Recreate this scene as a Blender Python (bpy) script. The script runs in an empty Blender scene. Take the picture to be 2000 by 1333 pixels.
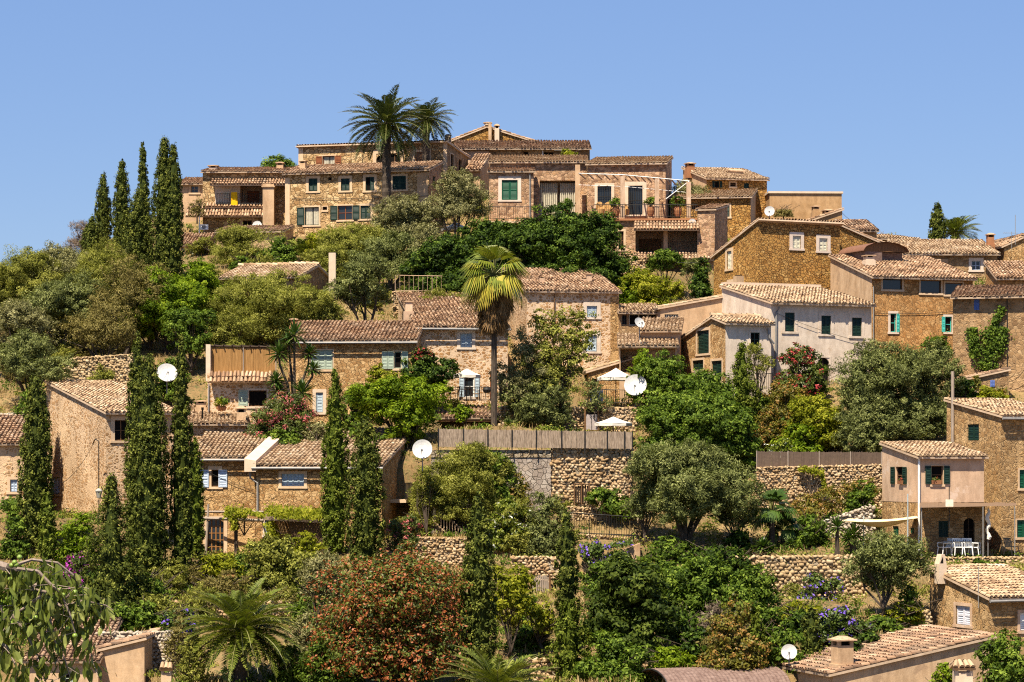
import bpy, math, random
import numpy as np
from mathutils import Vector, Matrix
R = math.radians
S = bpy.context.scene
COL = S.collection
F, HY = 4800.0, 900.0          # focal length and horizon row of a 2000 px wide picture
rng = np.random.default_rng(7)
random.seed(7)

def P(px, py, D):
    return Vector(((px-1000)*D/F, D, (HY-py)*D/F))

# ------------------------------------------------------------------ camera, light
cd = bpy.data.cameras.new('camera'); cam = bpy.data.objects.new('camera', cd); COL.objects.link(cam)
cam.location = (0, 0, 0); cam.rotation_euler = (R(90), 0, 0)
cd.sensor_width = 36; cd.lens = F/2000*36; cd.shift_y = (HY-666.5)/2000
cd.clip_start = 1; cd.clip_end = 5000
S.camera = cam
SUN_EL, SUN_AZ = 60.0, 27.0     # azimuth: degrees to the left of straight behind the camera
tosun = Vector((-math.sin(R(SUN_AZ))*math.cos(R(SUN_EL)), -math.cos(R(SUN_AZ))*math.cos(R(SUN_EL)), math.sin(R(SUN_EL))))
ld = bpy.data.lights.new('sun', 'SUN'); ld.energy = 5.0; ld.angle = R(0.5); ld.color = (1, 0.89, 0.71)
sun = bpy.data.objects.new('sun', ld); COL.objects.link(sun)
sun.rotation_euler = tosun.to_track_quat('Z', 'Y').to_euler()
W = bpy.data.worlds.new('World'); S.world = W; W.use_nodes = True
wn = W.node_tree.nodes; wl = W.node_tree.links
bg = wn['Background']; sky = wn.new('ShaderNodeTexSky'); sky.sky_type = 'NISHITA'
sky.sun_disc = False; sky.sun_elevation = R(SUN_EL); sky.sun_rotation = R(180+SUN_AZ)
sky.air_density = 1.0; sky.dust_density = 0.25; sky.ozone_density = 2.2; sky.altitude = 0
hs = wn.new('ShaderNodeHueSaturation'); hs.inputs['Saturation'].default_value = 1.1; hs.inputs['Hue'].default_value = 0.512; hs.inputs['Value'].default_value = .70
mxw = wn.new('ShaderNodeMix'); mxw.data_type = 'RGBA'; mxw.inputs[0].default_value = .55; mxw.inputs[7].default_value = (1.22, 2.16, 4.35, 1)
wl.new(sky.outputs[0], hs.inputs['Color']); wl.new(hs.outputs[0], mxw.inputs[6]); wl.new(mxw.outputs[2], bg.inputs['Color']); bg.inputs['Strength'].default_value = 0.08
S.view_settings.view_transform = 'Standard'; S.view_settings.look = 'None'
S.view_settings.exposure = 1.18; S.view_settings.gamma = 1; S.view_settings.use_curve_mapping = False
S.cycles.use_denoising = False; S.cycles.pixel_filter_type = 'BLACKMAN_HARRIS'; S.cycles.filter_width = 1.15
S.cycles.max_bounces = 5; S.cycles.diffuse_bounces = 3; S.cycles.glossy_bounces = 2
S.cycles.transmission_bounces = 3; S.cycles.transparent_max_bounces = 4
S.cycles.caustics_reflective = False; S.cycles.caustics_refractive = False

# ------------------------------------------------------------------ objects
def tag(o, label=None, cat=None, group=None, kind=None):
    if label: o['label'] = label
    if cat: o['category'] = cat
    if group: o['group'] = group
    if kind: o['kind'] = kind
    return o

def empty(name, loc=(0, 0, 0), rz=0, label=None, cat=None, group=None):
    o = bpy.data.objects.new(name, None); COL.objects.link(o)
    o.location = loc; o.rotation_euler = (0, 0, rz)
    return tag(o, label, cat, group)

def link(name, me, mats, parent=None, loc=None):
    o = bpy.data.objects.new(name, me); COL.objects.link(o)
    if not isinstance(mats, (list, tuple)): mats = [mats]
    if len(me.materials) == 0:
        for m in mats: me.materials.append(m)
    if parent: o.parent = parent
    if loc is not None: o.location = loc
    return o

class MB:
    """collects shapes, becomes ONE mesh object"""
    def __init__(s): s.v = []; s.f = []; s.m = []
    def add(s, vs, fs, m=0):
        b = len(s.v); s.v += [tuple(v) for v in vs]
        for f in fs: s.f.append([i+b for i in f]); s.m.append(m)
    def quad(s, a, b, c, d, m=0): s.add([a, b, c, d], [(0, 1, 2, 3)], m)
    def poly(s, pts, m=0): s.add(pts, [tuple(range(len(pts)))], m)
    def obox(s, O, U, N, u0, u1, n0, n1, z0, z1, m=0):
        O = Vector(O); U = Vector(U); N = Vector(N); Z = Vector((0, 0, 1))
        vs = [O+U*u+N*n+Z*z for z in (z0, z1) for n in (n0, n1) for u in (u0, u1)]
        s.add(vs, [(0, 1, 3, 2), (4, 6, 7, 5), (0, 4, 5, 1), (2, 3, 7, 6), (0, 2, 6, 4), (1, 5, 7, 3)], m)
    def box(s, x0, x1, y0, y1, z0, z1, m=0): s.obox((0, 0, 0), (1, 0, 0), (0, 1, 0), x0, x1, y0, y1, z0, z1, m)
    def prism(s, bot, top, m=0):
        n = len(bot); s.add(list(bot)+list(top), [tuple(range(n))[::-1], tuple(range(n, 2*n))] + [(i, (i+1) % n, n+(i+1) % n, n+i) for i in range(n)], m)
    def tube(s, pts, rad, n=6, m=0, cap=True):
        pts = [Vector(p) for p in pts]
        if not isinstance(rad, (list, tuple)): rad = [rad]*len(pts)
        vs = []
        for i, p in enumerate(pts):
            d = (pts[min(i+1, len(pts)-1)]-pts[max(i-1, 0)]).normalized()
            a = d.cross(Vector((0, 0, 1)) if abs(d.z) < .9 else Vector((1, 0, 0))).normalized(); b = d.cross(a)
            for k in range(n):
                t = 2*math.pi*k/n; vs.append(p+(a*math.cos(t)+b*math.sin(t))*rad[i])
        fs = [(i*n+k, i*n+(k+1) % n, (i+1)*n+(k+1) % n, (i+1)*n+k) for i in range(len(pts)-1) for k in range(n)]
        if cap: fs += [tuple(range(n))[::-1], tuple(range((len(pts)-1)*n, len(pts)*n))]
        s.add(vs, fs, m)
    def lathe(s, prof, c=(0, 0, 0), n=12, m=0):
        vs = [(c[0]+r*math.cos(2*math.pi*k/n), c[1]+r*math.sin(2*math.pi*k/n), c[2]+z) for r, z in prof for k in range(n)]
        fs = [(i*n+k, i*n+(k+1) % n, (i+1)*n+(k+1) % n, (i+1)*n+k) for i in range(len(prof)-1) for k in range(n)]
        s.add(vs, fs, m)
    def build(s, name, mats, parent=None, loc=None, smooth=False):
        me = bpy.data.meshes.new(name); me.from_pydata(s.v, [], s.f)
        if any(s.m): me.polygons.foreach_set('material_index', s.m)
        if smooth: me.polygons.foreach_set('use_smooth', [True]*len(s.f))
        me.update()
        return link(name, me, mats, parent, loc)

def quadmesh(name, V, tint=None, mat_idx=None):
    """V: (n,4,3) loose quads; tint: one number per quad"""
    n = len(V); me = bpy.data.meshes.new(name)
    me.vertices.add(n*4); me.vertices.foreach_set('co', np.ascontiguousarray(V, dtype=np.float32).ravel())
    me.loops.add(n*4); me.loops.foreach_set('vertex_index', np.arange(n*4, dtype=np.int32))
    me.polygons.add(n); me.polygons.foreach_set('loop_start', np.arange(0, n*4, 4, dtype=np.int32))
    if mat_idx is not None: me.polygons.foreach_set('material_index', np.asarray(mat_idx, dtype=np.int32))
    me.update(calc_edges=True)
    if tint is not None:
        a = me.attributes.new('tint', 'FLOAT', 'FACE'); a.data.foreach_set('value', np.asarray(tint, dtype=np.float32))
    return me

# ------------------------------------------------------------------ materials
MATS = {}
class NT:
    def __init__(s, name):
        s.mat = bpy.data.materials.new(name); s.mat.use_nodes = True
        s.n = s.mat.node_tree.nodes; s.l = s.mat.node_tree.links
        s.bsdf = s.n['Principled BSDF']; s.bsdf.inputs['Roughness'].default_value = 0.9
        s.bsdf.inputs['Specular IOR Level'].default_value = 0.2
    def node(s, t, ins=None, **kw):
        o = s.n.new('ShaderNode'+t)
        for k, v in kw.items(): setattr(o, k, v)
        for k, v in (ins or {}).items():
            i = o.inputs[k]
            if isinstance(v, bpy.types.NodeSocket): s.l.new(v, i)
            else: i.default_value = v
        return o
    def coord(s, scale=(1, 1, 1)):
        tc = s.node('TexCoord'); return s.node('Mapping', {'Vector': tc.outputs['Object'], 'Scale': scale}).outputs[0]
    def noise(s, vec, scale, detail=4, rough=.6):
        return s.node('TexNoise', {'Vector': vec, 'Scale': scale, 'Detail': detail, 'Roughness': rough}).outputs['Fac']
    def ramp(s, fac, cols, pos=None, interp='LINEAR'):
        r = s.node('ValToRGB', {'Fac': fac}); e = r.color_ramp.elements; r.color_ramp.interpolation = interp
        pos = pos or [i/(len(cols)-1) for i in range(len(cols))]
        while len(e) < len(cols): e.new(0.5)
        for i, c in enumerate(cols): e[i].position = pos[i]; e[i].color = (*c, 1)
        return r.outputs['Color']
    def mr(s, v, a, b, c=0., d=1., smooth=False):
        m = s.node('MapRange', {'Value': v, 'From Min': a, 'From Max': b, 'To Min': c, 'To Max': d})
        if smooth: m.interpolation_type = 'SMOOTHSTEP'
        return m.outputs[0]
    def math(s, op, a, b=0.): return s.node('Math', {0: a, 1: b}, operation=op).outputs[0]
    def mix(s, fac, a, b, blend='MIX'):
        m = s.node('Mix', data_type='RGBA', blend_type=blend)
        for i, v in ((0, fac), (6, a), (7, b)):
            if isinstance(v, bpy.types.NodeSocket): s.l.new(v, m.inputs[i])
            else: m.inputs[i].default_value = v if i == 0 else (*v, 1)
        return m.outputs[2]
    def bump(s, h, strength=.5, dist=.05):
        b = s.node('Bump', {'Height': h, 'Strength': strength, 'Distance': dist}); s.l.new(b.outputs[0], s.bsdf.inputs['Normal'])
    def done(s, col):
        if isinstance(col, bpy.types.NodeSocket): s.l.new(col, s.bsdf.inputs['Base Color'])
        else: s.bsdf.inputs['Base Color'].default_value = (*col, 1)
        return s.mat

def stone(name, cols, mortar, sc=3.6, gap=.05, spots=0., bump=.8, sq=1.35, dist=.06, patch=0., stain=(.72, 1.15)):
    t = NT(name); v0 = t.coord((1, 1, sq))
    wob = t.node('TexNoise', {'Vector': v0, 'Scale': 2.5, 'Detail': 2}).outputs['Color']
    v = t.node('MixRGB', {'Fac': .09, 1: v0, 2: wob}, blend_type='ADD').outputs[0]
    vc = t.node('TexVoronoi', {'Vector': v, 'Scale': sc}, feature='F1').outputs['Color']
    ve = t.node('TexVoronoi', {'Vector': v, 'Scale': sc}, feature='DISTANCE_TO_EDGE').outputs['Distance']
    sp = t.node('SeparateColor', {0: vc})
    g = t.math('ADD', t.math('MULTIPLY', sp.outputs[1], spots), gap)
    m = t.mr(t.math('SUBTRACT', ve, g), -.035, .035, smooth=True)
    if patch: m = t.math('MULTIPLY', m, t.mr(t.noise(t.coord((1, 1, .8)), .55, 5, .7), .60-patch*.1, .66-patch*.1, 1., .12))
    st = t.ramp(sp.outputs[0], cols)
    fine = t.noise(v0, 14, 5, .7)
    st = t.mix(1, st, t.ramp(fine, [(.62, .6, .57), (1.2, 1.2, 1.2)]), 'MULTIPLY')
    mo = t.mix(1, (mortar), t.ramp(t.noise(v0, 5, 4), [(.75, .74, .72), (1.12, 1.12, 1.12)]), 'MULTIPLY')
    c = t.mix(m, mo, st)
    big = t.noise(t.coord((1, 1, .6)), .45, 5, .65)
    a, b = stain
    c = t.mix(1, c, t.ramp(big, [(a, a*.97, a*.93), (b, b, b)], [.3, .68]), 'MULTIPLY')
    h = t.math('ADD', m, t.math('MULTIPLY', fine, .7))
    t.bump(h, bump, dist)
    return t.done(c)

def plaster(name, c1, c2, streak=.35, bump=.25, patch=None):
    t = NT(name); v = t.coord()
    a = t.noise(v, .9, 6, .7); s2 = t.noise(t.coord((1.3, 1.3, .45)), 1.6, 6, .75)
    c = t.mix(t.mr(a, .35, .65), c1, c2)
    c = t.mix(streak, c, t.mix(1, c, t.ramp(s2, [(.40, .36, .32), (1.08, 1.08, 1.08)], [.28, .6]), 'MULTIPLY'))
    if patch: c = t.mix(t.mr(t.noise(v, .8, 5, .7), .58, .64), c, patch)
    f = t.noise(v, 18, 5, .7)
    c = t.mix(1, c, t.ramp(f, [(.86, .86, .86), (1.1, 1.1, 1.1)]), 'MULTIPLY')
    t.bump(t.math('ADD', f, t.noise(v, 3, 3)), bump, .03)
    return t.done(c)

def tilemat(name, cols, lich=(.10, .075, .055), amt=.55):
    t = NT(name); at = t.node('Attribute', attribute_name='tint').outputs['Fac']
    v = t.coord(); c = t.ramp(at, cols)
    n = t.noise(v, 1.1, 6, .75); f = t.noise(v, 12, 4, .7)
    c = t.mix(t.math('MULTIPLY', t.mr(t.math('ADD', n, t.math('MULTIPLY', f, .35)), .66, .8), amt), c, lich)
    c = t.mix(t.mr(t.noise(v, .45, 5, .7), .52, .68, 0., .5), c, (lich[0]*2.2, lich[1]*2.1, lich[2]*1.9))
    c = t.mix(1, c, t.ramp(f, [(.7, .7, .68), (1.15, 1.15, 1.15)]), 'MULTIPLY')
    t.bump(f, .3, .02)
    return t.done(c)

def plain(name, col, rough=.7, spec=.3, var=.15, metal=0., scale=6.):
    if name in MATS: return MATS[name]
    t = NT(name); t.bsdf.inputs['Roughness'].default_value = rough; t.bsdf.inputs['Specular IOR Level'].default_value = spec
    t.bsdf.inputs['Metallic'].default_value = metal
    n = t.noise(t.coord(), scale, 4, .7)
    MATS[name] = t.done(t.mix(1, col, t.ramp(n, [(1-var*1.6,)*3, (1+var,)*3], [.3, .7]), 'MULTIPLY'))
    return MATS[name]

def wood(name, c1, c2, along=(12, 12, 1.2)):
    t = NT(name); n = t.noise(t.coord(along), 2, 5, .7)
    t.bump(n, .4, .02); return t.done(t.mix(t.mr(n, .35, .65), c1, c2))

def leafmat(name, cols, trans=.3, spec=.25, rough=.5, pos=None):
    if name in MATS: return MATS[name]
    t = NT(name); at = t.node('Attribute', attribute_name='tint').outputs['Fac']
    c = t.ramp(at, cols, pos)
    t.bsdf.inputs['Roughness'].default_value = rough; t.bsdf.inputs['Specular IOR Level'].default_value = spec
    t.done(c)
    tr = t.node('BsdfTranslucent', {'Color': t.mix(1, c, (1.15, 1.2, .6), 'MULTIPLY')})
    mx = t.node('MixShader', {0: trans, 1: t.bsdf.outputs[0], 2: tr.outputs[0]})
    t.l.new(mx.outputs[0], t.n['Material Output'].inputs['Surface'])
    MATS[name] = t.mat; return t.mat

def glassmat(name, col, rough=.08):
    t = NT(name); t.bsdf.inputs['Roughness'].default_value = rough; t.bsdf.inputs['Specular IOR Level'].default_value = .5
    return t.done(col)

# ------------------------------------------------------------------ the ground
TAB = {
 -300: [(1420,96),(1333,106),(1150,120),(1060,128),(960,134),(880,140),(820,148),(750,158),(690,170),(650,182),(640,194),(650,206),(700,235),(900,300)],
 0: [(1420,96),(1333,106),(1150,120),(1060,128),(950,134),(860,140),(790,148),(700,158),(620,170),(560,182),(535,194),(540,206),(640,235),(900,300)],
 400: [(1420,96),(1333,106),(1190,118),(1085,131),(930,139),(860,143),(800,149),(700,156),(600,166),(545,174),(500,184),(455,192),(420,203),(400,212),(480,240),(900,320)],
 1000: [(1420,96),(1333,106),(1140,122),(990,134),(875,138),(840,142),(785,153),(720,158),(620,167),(560,173),(480,183),(430,189),(390,197),(335,205),(300,216),(380,240),(900,320)],
 1500: [(1420,94),(1333,102),(1200,116),(1090,128),(985,139),(900,144),(815,148),(755,151.5),(742,163),(660,169),(590,175),(500,184),(450,192),(420,202),(425,214),(560,245),(900,320)],
 2000: [(1420,94),(1333,98),(1250,110),(1110,125),(1085,131),(960,138),(800,146),(700,154),(600,164),(550,172),(515,182),(500,196),(520,206),(640,240),(900,320)],
 2300: [(1420,94),(1333,98),(1250,110),(1110,125),(1085,131),(960,138),(800,146),(700,154),(600,164),(550,172),(515,182),(510,196),(560,206),(700,240),(900,320)],
}
CK = sorted(TAB)
ZT = [(np.array([0.]+[d for y, d in TAB[k]]), np.array([-12.]+[(HY-y)*d/F for y, d in TAB[k]])) for k in CK]
# level ground kept below a wall or a house front: (px0, px1, D0, D1, py)
CUTS = []
def gz(x, y, cuts=True):
    x = np.asarray(x, dtype=float); y = np.asarray(y, dtype=float)
    px = 1000+x/np.maximum(y, 40)*F
    zs = np.stack([np.interp(y, a, b) for a, b in ZT])
    k = np.clip(np.searchsorted(CK, px)-1, 0, len(CK)-2)
    ck = np.array(CK, dtype=float); t = np.clip((px-ck[k])/(ck[k+1]-ck[k]), 0, 1); t = t*t*(3-2*t)
    idx = np.arange(px.size).reshape(px.shape) if px.ndim else None
    if px.ndim:
        zf = zs.reshape(len(CK), -1); kk = k.ravel(); ii = np.arange(kk.size)
        z = (zf[kk, ii]*(1-t.ravel())+zf[kk+1, ii]*t.ravel()).reshape(px.shape)
    else: z = zs[k]*(1-t)+zs[k+1]*t
    z = z+.18*np.sin(x*.9+y*.37)*np.sin(y*.71-x*.23)
    if cuts:
        for a, b, d0, d1, py in CUTS:
            e = np.minimum(np.clip((px-a)/15, 0, 1), np.clip((b-px)/15, 0, 1))*np.clip((y-d0)/1.5, 0, 1)*(y <= d1)
            cap = (HY-py)*y/F
            z = np.where((e > 0) & (z > cap), z+(cap-z)*e, z)
    return z
def gD(px, py, lo=92, hi=230):
    """depth at which the sight line through a picture point meets the ground"""
    D = np.linspace(lo, hi, 1200); x = (px-1000)*D/F
    d = (HY-py)*D/F-gz(x, D)
    i = np.argmax(d < 0)
    return float(D[i]) if d[i] < 0 else 150.

# ------------------------------------------------------------------ tiles
def tile_arrays(A, B, C, Dd, sp=.23, ln=.40, r=.092, seed=0):
    g = np.random.default_rng(seed+11)
    A, B, C, Dd = [np.array(p, dtype=float) for p in (A, B, C, Dd)]
    L = max(np.linalg.norm(B-A), np.linalg.norm(C-Dd)); H = max(np.linalg.norm(Dd-A), np.linalg.norm(C-B))
    nc = max(1, int(round(L/sp))); nr = max(1, int(round(H/ln)))
    i, j = np.meshgrid(np.arange(nc), np.arange(nr), indexing='ij'); i = i.ravel(); j = j.ravel(); n = i.size
    u = (i+.5)/nc
    def at(u, v): u = u[:, None]; v = v[:, None]; return A*(1-u)*(1-v)+B*u*(1-v)+C*u*v+Dd*(1-u)*v
    e = B-A if np.linalg.norm(B-A) > .1 else C-Dd
    ex = e/np.linalg.norm(e); up = (Dd-A)/np.linalg.norm(Dd-A); nz = np.cross(ex, up); nz /= np.linalg.norm(nz)
    if nz[2] < 0: nz = -nz
    sl = g.normal(0, .02, n)/max(H, .1)
    lo = at(u, j/nr+sl-.04/max(H, .2)); hi = at(u, (j+1)/nr+sl+.03/max(H, .2))
    lump = (.022*(1+np.sin(lo[:, 0]*1.9+seed)*np.sin(lo[:, 1]*1.7+lo[:, 2]*2+seed*1.3)))[:, None]*nz; lo = lo+lump; hi = hi+lump
    la = g.normal(0, .014, (n, 1)); tw = g.normal(0, .012, (n, 1)); lf = np.abs(g.normal(0, .014, (n, 1)))
    V = []
    k = np.linspace(0, math.pi, 6)
    lo_p = [lo+ex*(la+tw+r*1.06*math.cos(a))+nz*(.03+lf+r*math.sin(a)*1.15) for a in k]
    hi_p = [hi+ex*(la-tw+r*.86*math.cos(a))+nz*(.0+r*math.sin(a)*.95) for a in k]
    V = np.stack([np.stack([lo_p[a], lo_p[a+1], hi_p[a+1], hi_p[a]], 1) for a in range(5)], 1)   # n,5,4,3
    pat = np.sin(lo[:, 0]*1.1+seed)*np.sin(lo[:, 1]*1.3+lo[:, 2]*2.1+seed*2)
    t = np.clip(.47+.16*pat+g.normal(0, .17, n), 0, 1)
    cap = np.stack([np.stack([lo_p[0], lo_p[1], lo_p[4], lo_p[5]], 1), np.stack([lo_p[1], lo_p[2], lo_p[3], lo_p[4]], 1)], 1)
    V = np.concatenate([V, cap+(up*.012)], 1)
    return V.reshape(-1, 4, 3), np.repeat(t, 7)

def box_quads(A, B, C, Dd, th):
    A, B, C, Dd = [np.array(p, dtype=float) for p in (A, B, C, Dd)]
    n = np.cross(B-A, Dd-A); n /= np.linalg.norm(n)
    if n[2] < 0: n = -n
    lo = [p-n*th for p in (A, B, C, Dd)]; hi = [A, B, C, Dd]
    q = [hi, lo[::-1]]+[[lo[i], lo[(i+1) % 4], hi[(i+1) % 4], hi[i]] for i in range(4)]
    return np.array(q)

def roof_mesh(planes, seed, sp=.23, ridge=None, th=.10, mats=None, name='roof', parent=None):
    Vs, Ts, Ms = [], [], []
    for q in planes:
        b = box_quads(*q, th); Vs.append(b); Ts.append(np.full(6, .04)); Ms.append(np.array([0, 1, 1, 1, 1, 1]))  # slab top tinted dark: shade of the channels between tiles put into colour
        v, t = tile_arrays(*q, sp=sp, seed=seed); Vs.append(v); Ts.append(t); Ms.append(np.zeros(len(v), int)); seed += 1
        # a course of tiles down each verge
        A, B, C, Dd = [Vector(p) for p in q]; ex = (B-A).normalized()*.13 if (B-A).length > .1 else Vector((.1, 0, 0))
    for a, b in (ridge or []):
        a = Vector(a); b = Vector(b); d = (b-a).normalized(); s = d.cross(Vector((0, 0, 1))).normalized()*.08
        v, t = tile_arrays(a-s, a+s, b+s, b-s, sp=.3, ln=.42, r=.14, seed=seed); v = v+np.array((0, 0, .06))
        Vs.append(v); Ts.append(t); Ms.append(np.zeros(len(v), int))
    me = quadmesh(name, np.concatenate(Vs), np.concatenate(Ts), np.concatenate(Ms))
    return link(name, me, mats, parent)
# ------------------------------------------------------------------ material set
ST = {
 'honey': stone('stone_honey', [(0.274,0.138,0.047),(0.502,0.297,0.125),(0.655,0.440,0.218),(0.393,0.209,0.078)], (0.546,0.352,0.166), 4.4, .04, 0, 1.1, 1.35, .1, .6),
 'hilltop': stone('stone_hilltop', [(0.306,0.171,0.068),(0.546,0.358,0.172),(0.721,0.528,0.291),(0.426,0.259,0.114)], (0.415,0.264,0.125), 3.0, .045, 0, 1.1, 1.4, .1, .3),
 'rubble': stone('stone_rubble', [(0.328,0.187,0.078),(0.502,0.319,0.146),(0.262,0.154,0.068),(0.601,0.407,0.208)], (0.480,0.319,0.161), 3.7, .05, 0, 1., 1.3, .08, .6),
 'ochre': stone('stone_ochre', [(0.407,0.201,0.054),(0.557,0.307,0.087),(0.289,0.138,0.034),(0.643,0.392,0.136)], (0.279,0.143,0.044), 4.4, .035, 0, 1.2, 1.3, .09),
 'rust': stone('stone_rust', [(0.407,0.201,0.068),(0.536,0.297,0.117),(0.300,0.148,0.049),(0.600,0.371,0.165)], (0.450,0.254,0.108), 4.8, .03, 0, .9, 1.2, .06),
 'pink': stone('stone_pink', [(0.371,0.209,0.125),(0.590,0.385,0.239),(0.218,0.121,0.073),(0.502,0.297,0.156)], (0.459,0.308,0.187), 3.8, .045),
 'pointed': stone('stone_pointed', [(0.349,0.193,0.088),(0.502,0.297,0.140),(0.262,0.143,0.062),(0.568,0.374,0.198)], (0.633,0.451,0.286), 4.2, .06, .16, .8, 1.35, .06, .8),
 'spotted': stone('stone_spotted', [(0.306,0.154,0.062),(0.459,0.253,0.109),(0.371,0.204,0.088),(0.546,0.352,0.177)], (0.633,0.462,0.312), 4.8, .05, .30, .8),
 'grey': stone('stone_grey_stack', [(0.328,0.253,0.166),(0.459,0.385,0.281),(0.371,0.275,0.166),(0.502,0.429,0.323)], (0.164,0.116,0.068), 3.2, .05, 0, 1.2, 1.3, .1),
 'shade': stone('stone_shaded', [(0.274,0.165,0.078),(0.415,0.264,0.135),(0.197,0.116,0.057),(0.480,0.330,0.182)], (0.371,0.242,0.130), 3.9, .045, 0, .8, 1.35, .06, .6),  # darker brown stone, with the shade of these walls put into its colour
 'slab': stone('stone_slab', [(0.350,0.292,0.244),(0.453,0.392,0.336),(0.288,0.233,0.197),(0.412,0.339,0.273)], (0.154,0.122,0.093), 3.6, .025, 0, 1., 1.0, .06),
}
PL = {
 'pink': plaster('plaster_pink', (.48,.32,.21), (.56,.395,.27), .6, patch=(.56,.42,.32)),
 'white': plaster('plaster_white', (.56,.455,.36), (.65,.545,.44), .55, patch=(.50,.39,.29)),
 'tan': plaster('plaster_tan', (.44,.285,.165), (.53,.37,.23), .6),
 'sand': plaster('plaster_sand', (.47,.31,.18), (.56,.395,.25), .65, patch=(.36,.24,.15)),
 'brown': plaster('plaster_brown', (.34,.20,.09), (.46,.29,.15), .6),
 'cream': plaster('plaster_cream', (.55,.42,.30), (.62,.49,.37), .2),
 'trim': plaster('stone_trim', (.52,.36,.22), (.60,.44,.29), .2),
 'lime': plaster('lime_trim', (.56,.45,.36), (.64,.53,.44), .15),
 'grout': plaster('mortar_edge', (.46,.33,.22), (.56,.42,.30), .3),
 'clay': plaster('terracotta', (.28,.12,.055), (.37,.17,.08), .2),
}
PL['rose'] = PL['pink']
TL = tilemat('clay_tile', [(0.126,0.070,0.041),(0.288,0.167,0.095),(0.414,0.260,0.155),(0.504,0.348,0.228),(0.612,0.466,0.335)])
TL2 = tilemat('clay_tile_pale', [(0.168,0.100,0.057),(0.344,0.224,0.131),(0.454,0.320,0.197),(0.538,0.407,0.275),(0.622,0.498,0.369)], (0.168,0.116,0.074), .4)
TL3 = tilemat('clay_tile_old', [(.11,.065,.042),(.24,.14,.085),(.36,.22,.135),(.48,.33,.215),(.60,.46,.33)], (.085,.065,.05), .7)
GREEN = plain('paint_green', (.007,.026,.017), .5); GREEN2 = plain('paint_bright_green', (.006,.075,.036), .5)
SAGE = plain('paint_sage', (.30,.36,.28), .6); BLUEGREY = plain('paint_blue_grey', (.36,.44,.50), .6); PALEBLUE = plain('paint_pale_blue', (.42,.50,.62), .6)
BLUE = plain('paint_blue', (.10,.16,.42), .6); TURQ = plain('paint_turquoise', (.06,.42,.36), .6); CREAMP = plain('paint_cream', (.62,.58,.44), .6)
WHITE = plain('paint_white', (.78,.77,.74), .5); REDWOOD = wood('red_wood', (.16,.05,.02), (.24,.085,.035)); BROWN = wood('brown_wood', (.10,.05,.022), (.17,.09,.042))
GREYWOOD = wood('grey_wood', (.22,.17,.13), (.34,.28,.23)); DARKWOOD = wood('dark_wood', (.035,.022,.014), (.06,.04,.026))
GLASS = glassmat('window_glass', (.018,.022,.026)); DARK = plain('dark_room', (.012,.010,.009), 1, 0); IRON = plain('iron', (.018,.017,.016), .6)
ZINC = plain('zinc', (.22,.21,.20), .5); REED = wood('reed', (.20,.10,.03), (.36,.20,.075), (14, 14, .8)); REEDGREY = wood('reed_grey', (.14,.10,.072), (.36,.275,.205), (9, 9, 1.6))
CANVAS = plain('canvas', (.66,.61,.53), .9, .1, .05); RUSTM = wood('rusty_sheet', (.10,.06,.048), (.21,.145,.12), (2, 2, 8)); CAPM = plain('chimney_cap_clay', (.44,.29,.18), .9, .1, .25)
CLOTHG = plain('curtain', (.50,.46,.36), .9, .1); BARK = wood('bark', (.035,.025,.018), (.10,.075,.054), (6, 6, 1.5)); YELLOW = plain('yellow_cloth', (.75,.42,.01), .9, .1, .06)
EARTH_PLAIN = plain('stove_pipe', (.04,.04,.04), .5)

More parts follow.
